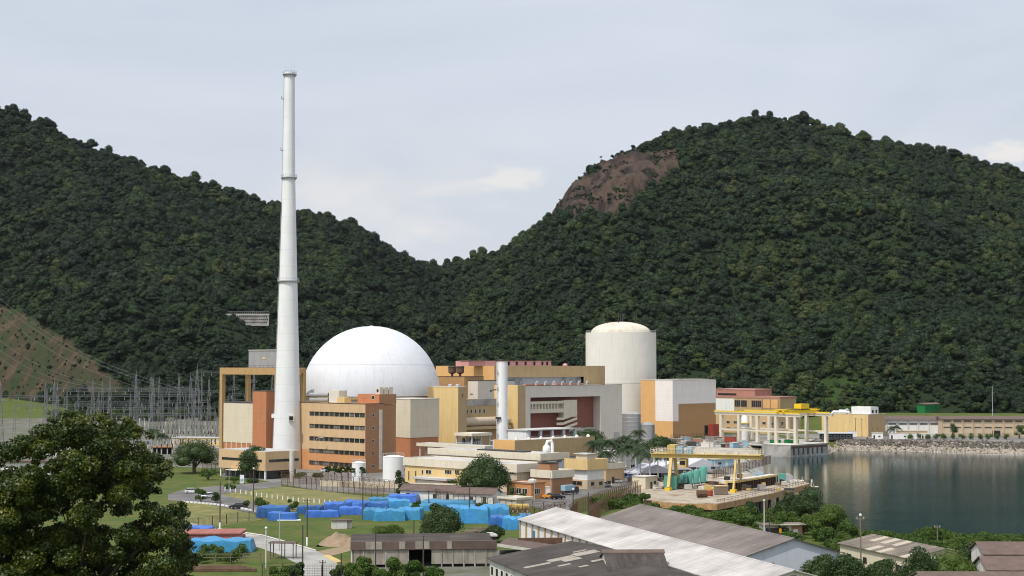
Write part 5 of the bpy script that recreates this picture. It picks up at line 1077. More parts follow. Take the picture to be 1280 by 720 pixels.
W_ = 46; part(t, 'wall', m_beige, (0, W_, 0, 14, 0, 9.6)); MB().extr([(-1.2, 9.6), (7, 11.2), (15, 9.6)], -.6, W_ + .6, 'x').build('roof', m_tile, t)
for k in range(9): part(t, 'pilaster', m_tan, (.05 + k * 5.65, .65 + k * 5.65, -.5, -.003, 0, 9.3))
for k in range(8): window(t, 'R', 1.2 + k * 5.65, 5.3 + k * 5.65, 4.5, 5.4, fm=m_beige, n=4); window(t, 'R', 1.2 + k * 5.65, 5.3 + k * 5.65, 8.0, 9.0, fm=m_beige, n=4)
part(t, 'dark_door', m_dark, (28, 32.5, -.06, -.003, 0, 3.2))
t = thing('grey_hall_range', 'long grey-white range with a dark roof and strip windows behind the yellow store', 'hall', (207, 912, 0), R(-2))
part(t, 'wall', m_white2, (0, 36, 0, 14, 0, 9)); MB().extr([(-1.5, 8.9), (7, 10.9), (15, 8.9)], -1, 37, 'x').build('roof', m_tile, t)
for k in range(6): window(t, 'R', 1.0 + k * 5.9, 5.4 + k * 5.9, 5.9, 7.0, fm=m_white2, n=4)
for k in range(7): part(t, 'pier', m_concl, (k * 5.9, .5 + k * 5.9, -.3, -.003, 0, 8.6))
x, y, _ = gp(1154, 549, .5); s_t = thing('tan_bungalow', 'small tan flat-roofed bungalow in front of the grey range on the far shore', 'bungalow', (x, y + 25, 0), R(-3)); flat_block(s_t, -8, 8, 0, 6, 4.4, .6, .2, m_tan)
for k in range(4): window(s_t, 'R', -6.5 + k * 3.4, -5 + k * 3.4, 1.2, 2.6, fm=m_fascia)
t = thing('green_shed', 'green sheet-metal shed with a grey roof on the grass bank below the forest', 'shed', at(1155, 1012, gz(260, 1012)), R(38)); s = Site(1155, 1012, gz(260, 1012))
Lx = 16.5 / .88; part(t, 'wall', m_greenp, (0, 15, 0, 6.5, 0, 5.4)); MB().extr([(-.4, 5.45), (3.2, 6.4), (7, 5.45)], -.5, 15.6, 'x').build('roof', m_tile, t); part(t, 'door', m_greenp, (-.06, -.003, 1.6, 4.8, 0, 4.2))
for k, (px, w, h, lab) in enumerate(((1129, 14, 3.2, 'long white site cabin by the rocks on the far shore'), (1143, 6, 3.0, 'grey site cabin between two white cabins on the far shore'), (1158, 6, 3.0, 'white site cabin with a teal end on the far shore'), (1097, 5.6, 3.4, 'small white box cabin in front of the yellow store'), (1066, 4.6, 3.2, 'narrow white cabin at the left end of the far shore'))):
    x, y, _ = gp(px, 548.6 if k < 4 else 546, .3); t = thing('site_cabin', lab, 'cabin', (x, y + 2.5, 0), R(-4), 'site cabins on the far shore')
    part(t, 'body', [m_white2, m_gwall, m_white2, m_white, m_white2][k], (-w / 2, w / 2, 0, 2.8, .2, h)); part(t, 'roof', m_concl, (-w / 2 - .15, w / 2 + .15, -.15, 2.95, h + .003, h + .25)); part(t, 'door', m_dmetal, (-w / 2 + .5, -w / 2 + 1.4, -.05, -.003, .2, 2.3)); part(t, 'skid', m_dmetal, (-w / 2, w / 2, .3, 2.5, 0, .197))
    if w > 4.8: window(t, 'R', .2, 1.5, 1.3, 2.2, fm=m_gwall)
    if k == 2: part(t, 'teal_end', m_teal, (w / 2 + .003, w / 2 + .05, .1, 2.7, .3, h - .1))
x, y, _ = gp(1045, 549, .5); t = thing('dark_office_cabin', 'low dark flat-roofed cabin beside the rocks at the left end of the far shore', 'cabin', (x, y + 4, 0), R(-6)); part(t, 'wall', m_dmetal, (-8, 9, 0, 5, 0, 3.4)); part(t, 'roof', m_bluegrey, (-9, 9.5, -1.2, 5.4, 3.403, 3.9))
for k in range(5): window(t, 'R', -7 + k * 3.2, -5 + k * 3.2, 1.2, 2.6, fm=m_bluegrey)
MB_ = MB(); x, y, _ = gp(1229, 541); t = thing('tall_mast', 'tall thin bare mast standing on the far shore in front of the beige hall', 'mast', (x, y - 16, 0)); MB().tube([(0, 0, 0), (0, 0, 28)], [.28, .12], 8).build('pole', m_gal, t); MB().tube([(0, 0, 28), (0, 0, 28.6)], .3, 8).build('lamp_head', m_dmetal, t)
x, y, _ = gp(1274, 566, -5); t = thing('marker_post', 'white marker post standing in the water at the foot of the rocks, right edge', 'post', (x, y, -6)); MB().tube([(0, 0, 0), (0, 0, 4.6)], .55, 10).build('post', m_white, t); MB().tube([(0, 0, 4.6), (0, 0, 5.4)], .75, 10).build('cap', m_concl, t)
mb = MB()
for k in range(46): mb.lathe([(.05, -5.12), (.26, -5.0), (.26, -4.88), (.05, -4.78)], (215 + k * 1.15 + .4 * math.sin(k * .4), 823 - k * .5 - 6 * math.sin(k / 45 * 3.1)), 6)
b_ = mb.build('float_boom', m_lamp); tag(b_, 'line of small white floats curving across the water below the rocks', 'float line')

# rocks of the far bank
rng = np.random.default_rng(5); rx = []
for (ax, ay), (bx, by) in zip([(158, 806), (170, 849), (201, 837), (231, 826), (259, 811), (300, 790)][:-1], [(170, 849), (201, 837), (231, 826), (259, 811), (300, 790), (330, 783)]):
    L_ = math.hypot(bx - ax, by - ay); n_ = int(L_ * 44); q = rng.uniform(0, 1, n_); d = rng.uniform(-1.5, 9.5, n_); nx, ny = -(by - ay) / L_, (bx - ax) / L_
    if ny < 0: nx, ny = -nx, -ny
    rx.append(np.stack([ax + (bx - ax) * q + nx * d, ay + (by - ay) * q + ny * d], 1))
rx = np.concatenate(rx); rz = np.maximum(ground_z(rx), -5.3); rs = rng.lognormal(-.55, .38, len(rx))
cube = np.array([[-1, -1, -1], [1, -1, -1], [1, 1, -1], [-1, 1, -1], [-1, -1, 1], [1, -1, 1], [1, 1, 1], [-1, 1, 1]]) * .62
V = cube[None] * rng.uniform(.55, 1.35, (len(rx), 8, 3)) * rs[:, None, None]
an = rng.uniform(0, 6.28, len(rx)); ti = rng.normal(0, .4, len(rx)); c, s_ = np.cos(an)[:, None], np.sin(an)[:, None]
X = V[:, :, 0] * c - V[:, :, 1] * s_; Yv = V[:, :, 0] * s_ + V[:, :, 1] * c; Z = V[:, :, 2] * .8 + X * ti[:, None]
V = np.stack([X + rx[:, :1], Yv + rx[:, 1:], Z + rz[:, None] + .1], 2).reshape(-1, 3)
fc = np.array([(3, 2, 1, 0), (4, 5, 6, 7), (0, 1, 5, 4), (1, 2, 6, 5), (2, 3, 7, 6), (3, 0, 4, 7)])
Fq = (np.arange(len(rx))[:, None, None] * 8 + fc[None]).reshape(-1, 4)
m_rock2 = M('dark_boulder_stone', (.12, .105, .09), .9, .4, .9)
m_rock3 = M('pale_boulder_stone', (.38, .33, .27), .9, .35, .9)
pick = np.where(rz < -3.0, rng.choice([0, 2, 2], len(rx)), rng.choice([0, 1, 1, 1], len(rx)))
struct(put('shore_rocks', npmesh('shore_rocks', V, Fq, [m_rock, m_rock2, m_rock3], mi=np.repeat(pick, 6))), 'stuff')
rt = np.random.default_rng(21)
def tree(px, py, wpx, hpx, lab, name='tree', cat='tree', kind='round', mat=None, nb=16, n=2600, leaf=.42, bare=.22, base=None, group=None, core=.72):
    x, y, _ = base or gp(px, py); z = base[2] if base else 0; Rw = wpx * y / F / 2; Hh = hpx * y / F; hb = Hh * bare
    t = thing(name, lab, cat, (x, y, z), rt.uniform(0, 6), group)
    bl = crown_blobs(rt, Rw, Hh - hb, nb, hb, kind); put('crown', leafmesh('crown', leaves(rt, bl, int(n * (1 if name == 'bush' else 2)), leaf, up=.2, core=min(core, .58), lo=-.7, jit=.75), mat or m_leaf), t)
    mb = MB(); r0 = max(.08, Rw * .06); mb.tube([(0, 0, -.3), (.1 * Rw * .3, 0, hb), (0, 0, hb + (Hh - hb) * .5)], [r0 * 1.3, r0, r0 * .5], 7)
    for k in range(5):
        b = bl[k * len(bl) // 5]; mb.tube([(0, 0, hb * .8), (b[0] * .4, b[1] * .4, hb + (b[2] - hb) * .5), (b[0], b[1], b[2])], [r0 * .6, r0 * .4, r0 * .15], 5)
    mb.build('trunk', m_bark, t); return t
def bush(px, py, wpx, hpx, lab, **k):
    k.setdefault('mat', m_leafb); k.setdefault('n', 900); k['n'] = int(k['n'] * 2.4); k.setdefault('leaf', .33); k.setdefault('nb', 9); k.setdefault('core', .52); k.setdefault('kind', 'bush'); return tree(px, py, wpx, hpx, lab, 'bush', 'bush', bare=.02, **k)
# ------------------------------------------------------------------ the dock with its yellow gantry crane
dk = thing('dock_platform', 'concrete dock platform on dark piles with a rust-stained edge, running out into the bay', 'dock', (0, 0, 0))
PF = [gp(790, 606, .5)[:2], gp(776, 617, .5)[:2], gp(800, 623.5, .5)[:2], gp(850, 628, .5)[:2], gp(895, 628.5, .5)[:2], gp(960, 616, .5)[:2], gp(1010, 603.5, .5)[:2], gp(996, 598, .5)[:2], gp(930, 592, .5)[:2], gp(850, 592, .5)[:2]]
MB().prism(PF, -.15, .5).build('deck', m_deck, dk)
for a, b in zip(PF[1:7], PF[2:7]):
    MB().beam((a[0], a[1], -.45), (b[0], b[1], -.45), .5, 1.7).build('edge_beam', m_rustor, dk)
rr = random.Random(9)
for k in range(22):
    q = k / 21; i_ = min(3, int(q * 4)); f_ = q * 4 - i_; a, b = PF[2 + i_], PF[3 + i_]
    x, y = a[0] + (b[0] - a[0]) * f_, a[1] + (b[1] - a[1]) * f_; MB().tube([(x - .4, y + 1.2, -9), (x - .4, y + 1.2, -.2)], .45, 8).build('pile', m_dmetal, dk)
# crane
cx_, cy_ = 61, 506; t = thing('gantry_crane', 'yellow gantry crane on four legs spanning the dock, with a railed walkway on top', 'gantry crane', (cx_, cy_, .5), R(-21))
zb = 9.9
mb = MB(); mb.box(-17.5, 17.5, -1.0, -.1, zb + .2, zb + 1.35); mb.box(-17.5, 17.5, 3.1, 4.0, zb + .2, zb + 1.35); mb.build('girder', m_yel, t); 
part(t, 'deck', m_yel, (-17.6, 17.6, -1.6, 4.6, zb + 1.353, zb + 1.5)); part(t, 'end_tie', m_yel, (-17.5, -17.0, -.09, 3.09, zb + .2, zb + 1.2), (17.0, 17.5, -.09, 3.09, zb + .2, zb + 1.2))
for x, w in ((-11.0, .9), (9.8, .55)):
    for y0, y1 in ((-.5, -4.2), (3.5, 7.2)):
        MB().beam((x, y0, zb), (x, y1, .9), w, w).build('leg', m_yel, t); part(t, 'bogie', m_yel2, (x - .8, x + .8, y1 - 1.5, y1 + 1.5, 0, .897))
    MB().beam((x, -3.2, 3.2), (x, 6.2, 3.2), .4, .4).build('leg_tie', m_yel, t)
mb = MB()
for y in (-1.55, 4.55):
    for k in range(36): mb.beam((-17.5 + k, y, zb + 1.5), (-17.5 + k, y, zb + 3.2), .09)
    for z in (2.1, 2.7, 3.2): mb.beam((-17.5, y, zb + z), (17.5, y, zb + z), .08)
mb.build('railing', m_fascia, t)
part(t, 'winch_house', m_yel, (-12.2, -9.6, -1.2, 3.8, zb + 1.503, zb + 4.2)); part(t, 'electrical_cabinet', m_bluep, (-9.2, -7.2, -1.2, 1.2, zb + 1.503, zb + 3.7)); part(t, 'electrical_cabinet', m_bluep, (-6.0, -4.2, -1.2, 1.2, zb + 1.503, zb + 3.6))
q = part(t, 'cab', m_yel, (-8.6, -6.2, -.6, 2.4, zb - 2.9, zb - .1)); part(q, 'cab_glass', m_glass, (-8.2, -6.5, -.68, -.603, zb - 2.0, zb - .7))
mb = MB(); mb.beam((2, 1.5, zb - .2), (2, 1.5, zb - 2.5), .14); mb.box(1.4, 2.6, 1.1, 1.9, zb - 3.2, zb - 2.5); mb.build('hook_block', m_dmetal, t)
for k in range(5): part(t, 'roof_pipe', m_gwall, (-2 + k * 3.6, -.6 + k * 3.6, .5, 1.4, zb + 1.503, zb + 2.0 + .3 * (k % 2)))
# dock furniture
for k, (px, py, w, h, m_, nm, lab) in enumerate(((837, 611, 3.0, 4.6, m_teal, 'teal_box', 'teal box tank at the left foot of the yellow crane'),)):
    x, y, _ = gp(px, py, .5); t = thing(nm, lab, 'tank', (x, y, .5), R(20)); part(t, 'body', m_teal, (-w / 2, w / 2, -1.4, 1.4, .2, h)); part(t, 'lid', m_dmetal, (-w / 2 - .1, w / 2 + .1, -1.5, 1.5, h + .003, h + .2)); part(t, 'base', m_dmetal, (-w / 2, w / 2, -1.4, 1.4, 0, .197))
for k, (px, py, hgt) in enumerate(((845, 609, 4.0), (853.5, 608, 4.6), (861.5, 607.5, 5.0), (870, 606, 5.4), (878.5, 604.5, 6.2))):
    x, y, _ = gp(px, py, .5); r = 1.25
    t = thing('filter_vessel', 'teal filter vessel with domed top, ' + ['leftmost and lowest', 'second from the left', 'middle one', 'second from the right', 'rightmost and tallest'][k] + ' of the row on the dock', 'vessel', (x, y, .5), 0, 'teal vessels on the dock')
    MB().lathe([(.4, .5), (r, .9), (r, hgt - .9), (r * .75, hgt - .3), (.2, hgt)], n=18).build('shell', m_teal, t, smooth=True)
    for a in (.6, 2.2, 3.8, 5.4): MB().beam((r * .8 * math.cos(a), r * .8 * math.sin(a), 0), (r * .8 * math.cos(a), r * .8 * math.sin(a), 1.1), .2).build('leg', m_dmetal, t)
    MB().tube([(0, 0, hgt - .1), (0, 0, hgt + .5), (.8, 0, hgt + .5), (.8, -r, 1.2)], .16, 6).build('pipe', m_gal, t)
x, y, _ = gp(877, 621, .5); t = tag(MB().tube([(-1.6, 0, 1.2), (1.4, .4, 1.2)], 1.15, 8).build('cable_drum', m_rust, loc=(x, y, .5)), 'dark brown eight-sided drum lying on the dock', 'drum')
x, y, _ = gp(886.5, 619, .5); t = tag(MB().lathe([(.7, 0), (.85, .3), (.85, 1.5), (.5, 1.9)], n=14).build('red_drum', m_red, loc=(x, y, .5)), 'red round drum standing beside the brown drum on the dock', 'drum')
x, y, _ = gp(900, 617.5, .5); t = thing('tan_crate', 'tan box container on the dock between the red drum and the crane leg', 'crate', (x, y, .5), R(10)); part(t, 'body', m_wood, (-1.9, 1.9, -1.2, 1.2, .15, 2.6)); part(t, 'lid', m_tan, (-2, 2, -1.3, 1.3, 2.603, 2.8)); part(t, 'skid', m_dmetal, (-1.8, 1.8, -1.2, -.8, 0, .147), (-1.8, 1.8, .8, 1.2, 0, .147))
a = gp(912, 613, .5); b = gp(966, 604, .5); t = thing('stop_log_rack', 'long tan covered rack with dark ribs along the dock right of the crane', 'rack', (a[0], a[1], .5), math.atan2(b[1] - a[1], b[0] - a[0])); L_ = math.hypot(b[0] - a[0], b[1] - a[1])
part(t, 'cover', m_yel, (0, L_, -1.6, 1.8, 2.6, 3.1)); part(t, 'cover_top', m_concl, (.3, L_ - .3, -1.2, 1.5, 3.103, 3.3)); part(t, 'core', m_dark, (.4, L_ - .4, -.9, 1.2, 0, 2.597))
for k in range(18): part(t, 'rib', m_rust, (.2 + k * (L_ - .8) / 17, .55 + k * (L_ - .8) / 17, -1.5, -1.1, 0, 2.597))
x, y, _ = gp(976, 602, .5); t = thing('hose_reel', 'teal pump box with a round hose reel near the tip of the dock', 'hose reel', (x, y, .5)); part(t, 'body', m_teal, (-1.3, 1.0, -1, 1, .2, 2.9)); part(t, 'base', m_dmetal, (-1.4, 3.0, -1.1, 1.1, 0, .197)); mb = MB(); mb.tube([(2.2, -.8, 1.6), (2.2, .8, 1.6)], 1.4, 18); mb.build('reel', m_gal, t, smooth=False)
for k, (px, py) in enumerate(((987, 604), (994, 604.2), (1001, 604))):
    x, y, _ = gp(px, py, .5); t = thing('dock_bollard_frame', 'small grey steel winch frame near the tip of the dock', 'winch', (x, y, .5), k * .7, 'winch frames at the dock tip'); mb = MB(); mb.beam((-1, 0, 0), (0, 0, 2.4), .16); mb.beam((1, 0, 0), (0, 0, 2.4), .16); mb.beam((-1, 0, .9), (1, 0, .9), .12); mb.build('frame', m_gal, t); MB().tube([(0, -.5, .9), (0, .5, .9)], .45, 10).build('drum', m_gwall, t)
mb = MB(); 
for k in range(30):
    q = k / 29; a, b = PF[4], PF[6]; x, y = a[0] + (b[0] - a[0]) * q, a[1] + (b[1] - a[1]) * q; mb.beam((x, y, .5), (x, y, 1.6), .07)
mb.tube([(PF[4][0], PF[4][1], 1.6), (PF[6][0], PF[6][1], 1.6)], .06, 5); mb.tube([(PF[4][0], PF[4][1], 1.05), (PF[6][0], PF[6][1], 1.05)], .05, 5); mb.build('dock_railing', m_rust, dk)
x, y, _ = gp(1013, 606.5, -5); t = thing('navigation_light', 'small white tripod beacon standing off the tip of the dock', 'beacon', (x - 2, y - 70, -5))
t.location = at(1013, 575, -5)
for a in (0, 2.1, 4.2): MB().beam((1.3 * math.cos(a), 1.3 * math.sin(a), -1), (.25 * math.cos(a), .25 * math.sin(a), 3.4), .14).build('leg', m_gwall, t)
part(t, 'platform', m_gwall, (-2.2, 2.2, -1.4, 1.4, 1.4, 1.6)); MB().tube([(0, 0, 3.3), (0, 0, 4.0)], .28, 10).build('lantern', m_lamp, t)
# clutter on the dock and the yard: crates, pallets, bundles of boards
for k in range(70):
    px, py = rr.uniform(815, 985), rr.uniform(597, 613); x, y, _ = gp(px, py, .5); w, d, h = rr.uniform(1.0, 3.6), rr.uniform(.8, 1.9), rr.uniform(.6, 1.9)
    m_ = rr.choice([m_wood, m_concl, m_gwall, m_rust, m_rust, m_yel, m_dmetal, m_bluep, m_oldwall]); t = thing('crate', 'small crate or pallet load among the gear on the dock deck', 'crate', (x, y, .5), rr.uniform(0, 3), 'crates on the dock')
    part(t, 'load', m_, (-w / 2, w / 2, -d / 2, d / 2, .15, h)); part(t, 'pallet', m_wood, (-w / 2 - .05, w / 2 + .05, -d / 2 - .05, d / 2 + .05, 0, .147))
for k in range(14):
    px, py = rr.uniform(825, 960), rr.uniform(598, 612); x, y, _ = gp(px, py, .5); L_ = rr.uniform(2.5, 7); tag(MB().tube([(-L_ / 2, 0, .45), (L_ / 2, 0, .45)], rr.uniform(.18, .42), 8).build('pipe_length', rr.choice([m_yel, m_rust, m_gal, m_yel2, m_concl]), loc=(x, y, .5), rz=rr.uniform(-.4, .6)), 'length of pipe lying among the gear on the dock deck', 'pipe', 'pipes on the dock')
# marquees, hut
m_canvas = M('marquee_canvas', (.52, .52, .56), .7, .06, .4, streak=.3)
for k, (px, Y, lab) in enumerate(((812, 556, 'white marquee nearest the small beige dock hut'), (832, 574, 'white marquee, middle one behind the dock hut'), (868, 590, 'white marquee farthest right, behind the yellow crane legs'))):
    t = thing('marquee', lab, 'marquee', at(px, Y), R(20), 'white marquees by the dock'); w, d = 7.2, 6
    for sg in (-1, 1): MB().idx([(sg * w, -d, 3.0), (sg * w, d, 3.0), (0, d, 5.8), (0, -d, 5.8), (sg * w, -d, 2.9), (sg * w, d, 2.9), (0, d, 5.7), (0, -d, 5.7)], [(0, 1, 2, 3), (7, 6, 5, 4), (0, 4, 5, 1), (1, 5, 6, 2), (2, 6, 7, 3), (3, 7, 4, 0)]).build('roof_panel', m_canvas, t)
    part(t, 'valance', m_canvas, (-w - .03, -w + .03, -d, d, 2.4, 2.89), (w - .03, w + .03, -d, d, 2.4, 2.89)); MB().extr([(-w, 2.9), (w, 2.9), (0, 5.68)], -d - .02, -d + .04, 'y').build('gable_panel', m_canvas, t)
    for sx in (-w + .2, 0, w - .2):
        for sy in (-d + .15, d - .15): MB().beam((sx, sy, 0), (sx, sy, 2.88), .14).build('pole', m_gal, t)
    part(t, 'back_curtain', m_dark if k == 0 else m_bluegrey, (-w, w, d - .05, d + .03, 0, 2.88))
x, y, _ = gp(806, 612.5); t = thing('dock_hut', 'small beige flat-roofed hut at the landward end of the dock', 'hut', (x, y, .5), R(45)); part(t, 'wall', m_cream, (0, 6, 0, 5.5, 0, 3.8)); part(t, 'roof', m_concl, (-.2, 6.2, -.2, 5.7, 3.803, 4.0)); part(t, 'door', m_rust, (2.4, 3.4, -.06, -.003, 0, 2.2)); part(t, 'louvre', m_dmetal, (4.2, 5.2, -.05, -.003, 1.4, 2.4))
x, y, _ = gp(783, 601); t = thing('blue_box', 'blue box under the nearest white marquee', 'box', (x + 2, y + 4, 0), R(20)); part(t, 'body', m_tarp, (-1.4, 1.4, -1, 1, .1, 2.3)); part(t, 'lid', m_dmetal, (-1.45, 1.45, -1.05, 1.05, 2.303, 2.4))
x, y, _ = gp(893, 585); t = thing('pale_blue_cabin', 'pale blue flat-roofed cabin behind the yellow crane', 'cabin', (x, y, 0), R(30)); part(t, 'wall', m_bluep, (0, 9, 0, 5, 0, 3.4)); part(t, 'roof', m_gwall, (-.3, 9.3, -.3, 5.3, 3.403, 3.7)); window(t, 'R', 1.2, 3.2, 1.3, 2.5, fm=m_gwall); part(t, 'door', m_gwall, (5, 6, -.06, -.003, 0, 2.2))
for k, (px, py, w, h, lab) in enumerate(((800, 590, 17, 7.5, 'white rendered store behind the palms by the dock'), (848, 578, 15, 4.6, 'white-roofed store behind the broad tree by the dock'))):
    x, y, _ = gp(px, py); t = thing('white_store', lab, 'building', (x - w * .5, y, 0), R(35)); part(t, 'wall', m_white2, (0, w, 0, 9, 0, h)); part(t, 'roof', m_gwall, (-.3, w + .3, -.3, 9.3, h + .003, h + .3)); part(t, 'door', m_dmetal, (2, 4.2, -.06, -.003, 0, 2.8)); window(t, 'R', 6, 9, 1.4, 2.8, fm=m_gwall, n=3)

for k in range(44):
    if k < 26: px, py = rr.uniform(842, 950), rr.uniform(550.5, 561)
    else: px, py = rr.uniform(760, 800), rr.uniform(586, 604)
    x, y, _ = gp(px, py); w, d, h = rr.uniform(1.5, 6), rr.uniform(1.2, 2.5), rr.uniform(.8, 2.6); t = thing('yard_crate', 'crate or container among the stores in the open yard beside the quay', 'crate', (x, y, .03), rr.uniform(-.6, .9), 'stores in the yard')
    part(t, 'body', rr.choice([m_gwall, m_conc, m_rust, m_bluep, m_wood, m_oldwall, m_dmetal, m_brick]), (-w / 2, w / 2, -d / 2, d / 2, .12, h)); part(t, 'lid', rr.choice([m_concl, m_gwall, m_tile]), (-w / 2 - .08, w / 2 + .08, -d / 2 - .08, d / 2 + .08, h + .003, h + .14)); part(t, 'skid', m_wood, (-w / 2, w / 2, -d / 2, d / 2, 0, .117))
# ------------------------------------------------------------------ switchyard
def lattice(mb, h, w0, w1, n, bar=.16):
    zs = [h * (1 - (1 - k / n) ** 1.0) for k in range(n + 1)]
    W_ = [w0 + (w1 - w0) * k / n for k in range(n + 1)]
    for sx in (-1, 1):
        for sy in (-1, 1): mb.beam((sx * w0 / 2, sy * w0 / 2, 0), (sx * w1 / 2, sy * w1 / 2, h), bar * 1.4)
    for k in range(n):
        a, b = W_[k] / 2, W_[k + 1] / 2; z0, z1 = zs[k], zs[k + 1]
        for s_ in (-1, 1):
            f = 1 if k % 2 else -1
            mb.beam((-a * f, s_ * a, z0), (b * f, s_ * b, z1), bar); mb.beam((s_ * a, -a * f, z0), (s_ * b, b * f, z1), bar)
def tower(px, pyt, Y, lab, arms=(), w0=3.0, group=None, nm='lattice_tower'):
    x = (px - 640) / F * Y; z = gz(x, Y); h = zz(pyt, Y) - z
    t = thing(nm, lab, 'lattice tower', (x, Y, z), rr.uniform(-.2, .2), group); mb = MB(); lattice(mb, h * .93, w0, .5, max(7, int(h / 3)), .11); mb.beam((0, 0, h * .9), (0, 0, h), .2); mb.build('lattice', m_lat, t)
    for q, w in arms:
        mb = MB(); mb.beam((-w, 0, h * q), (w, 0, h * q), .22); mb.beam((-w, 0, h * q), (0, 0, h * (q + .07)), .14); mb.beam((w, 0, h * q), (0, 0, h * (q + .07)), .14); mb.build('crossarm', m_lat, t)
    return t
for k, (px, pyt, Y, arms, w0, lab) in enumerate((
    (247, 455, 800, ((.62, 4), (.8, 3)), 4.6, 'tallest lattice tower of the switchyard, just left of the yellow crane frame'), (239, 466, 870, (), 3.2, 'lattice tower close behind the tallest tower of the switchyard'),
    (171, 463, 930, ((.8, 3),), 3.0, 'slim pointed lattice tower standing before the dark forest edge, left of centre of the yard'), (189.5, 466, 950, (), 3.2, 'lattice tower with a twin peak in the middle of the switchyard'), (192, 468, 955, (), 3.0, 'lattice tower touching the twin-peaked one in mid switchyard'),
    (200, 470, 960, (), 2.4, 'thin lattice tower right of the twin peak in the switchyard'), (224.5, 466, 940, ((.75, 3),), 3.0, 'lattice tower between the thin tower and the tallest one'), (138.5, 470, 980, (), 2.6, 'lattice tower in front of the brown cleared slope, right one of two'),
    (117, 473, 990, (), 2.6, 'lattice tower in front of the brown cleared slope, left one of two'), (129, 474, 1000, (), 2.2, 'thinnest lattice tower before the foot of the brown slope'), (69, 474, 760, ((.7, 3), (.85, 2)), 3.4, 'lattice tower rising above the big dark tree, with two crossarms'), (73, 480, 800, (), 2.6, 'lattice tower half hidden behind another above the big dark tree'), (58, 478, 900, (), 2.4, 'slender lattice tower left of the pair above the big tree'), (2, 476, 760, ((.7, 3),), 3.2, 'lattice tower cut by the left edge of the picture'),
    (262, 470, 1000, (), 2.4, 'lattice tower seen just left of the yellow frame column'), (293, 464, 930, ((.7, 3),), 3.0, 'left lattice tower seen through the yellow portal frame'), (318, 462, 930, ((.8, 2),), 3.0, 'middle lattice tower seen through the yellow portal frame'), (341, 466, 960, (), 2.6, 'right lattice tower seen through the yellow portal frame'))):
    tower(px, pyt, Y, lab, arms, w0)
def girder_span(p0, p1, Y, py, lab, group):
    a, b = at(p0, Y), at(p1, Y + 18); z = zz(py, Y); g = gz(a[0], Y); t = thing('busbar_gantry', lab, 'gantry', (a[0], Y, 0), math.atan2(18, b[0] - a[0]), group); L_ = math.hypot(b[0] - a[0], 18); mb = MB(); n_ = int(L_ / 1.6)
    for sy, sz in ((-.5, 0), (.5, 0), (-.5, 1), (.5, 1)): mb.beam((0, sy, z + sz), (L_, sy, z + sz), .13)
    for k in range(n_):
        x0, x1 = L_ * k / n_, L_ * (k + 1) / n_; mb.beam((x0, -.5, z), (x1, -.5, z + 1), .09); mb.beam((x0, -.5, z + 1), (x1, .5, z + 1), .09)
    mb.build('truss', m_lat, t)
    for k in range(max(2, int(L_ / 16) + 1)):
        x0 = L_ * k / max(1, int(L_ / 16)); mb = MB(); mb.beam((x0 - .9, 0, g), (x0 - .15, 0, z), .2); mb.beam((x0 + .9, 0, g), (x0 + .15, 0, z), .2)
        for q in range(4): mb.beam((x0 - .9 + q * .18, 0, g + (z - g) * q / 4), (x0 + .72 - q * .18, 0, g + (z - g) * (q + 1) / 4), .1)
        mb.build('post', m_lat, t)
    for k in range(int(L_ / 4)):
        x0 = 2 + k * 4; MB().lathe([(.1, z - 1.9), (.2, z - 1.7), (.1, z - 1.3), (.2, z - .9), (.1, z - .5), (.12, z)], (x0, 0), 6).build('insulator', m_dmetal if k % 2 else m_silo, t)
for p0, p1, Y, py, lab in ((85, 242, 960, 489.5, 'long busbar gantry across the switchyard, farthest row'), (40, 245, 880, 496, 'long busbar gantry across the switchyard, middle row'), (0, 72, 800, 497, 'busbar gantry at the left edge of the switchyard'), (190, 275, 900, 491, 'busbar gantry left of the yellow crane frame'), (286, 343, 880, 494, 'busbar gantry seen through the yellow portal frame, higher one'), (284, 345, 820, 502, 'busbar gantry seen through the yellow portal frame, lower one'), (253, 276, 860, 466, 'short high busbar gantry by the tallest lattice tower'), (110, 270, 800, 512, 'low busbar gantry in front of the switchyard'), (60, 250, 1010, 486, 'faint busbar gantry before the forest edge at the back of the switchyard'), (95, 262, 840, 504, 'busbar gantry in the front half of the switchyard, upper'), (20, 200, 830, 508, 'busbar gantry in the front half of the switchyard, left'), (120, 272, 760, 520, 'lowest busbar gantry nearest the yellow lodge')):
    girder_span(p0, p1, Y, py, lab, 'busbar gantries')
eq = None
for row, (Y, py, n_) in enumerate(((715, 531, 26), (760, 525.5, 30), (810, 521, 30), (870, 516, 34), (930, 512, 34), (1000, 510, 30))):
    for k in range(n_):
        px = 108 + (k + rr.uniform(-.25, .25)) * (168 / n_); x = (px - 640) / F * Y; z = gz(x, Y)
        if eq is None or k % 3 == 0:
            u = thing('insulator_post', 'grey post insulator on a steel stand in the rows of the switchyard', 'insulator', (x, Y, z), rr.uniform(0, 3), 'post insulators in the switchyard')
            hh = 4.0 + (k % 2); MB().beam((0, 0, 0), (0, 0, 2.4), .34).build('stand', m_concl, u)
            mb = MB(); mb.lathe([(.22, 2.4)] + [(.34 if q % 2 else .2, 2.5 + q * (hh - 2.4) / 8) for q in range(8)] + [(.15, hh)], n=7); mb.build('insulator', [m_gal, m_dmetal, m_rust][(k // 3 + row) % 3], u); part(u, 'terminal', m_silo, (-.7, .7, -.12, .12, hh, hh + .22)); eq = u
        else: dup(eq, (x, Y, z), rr.uniform(0, 3))
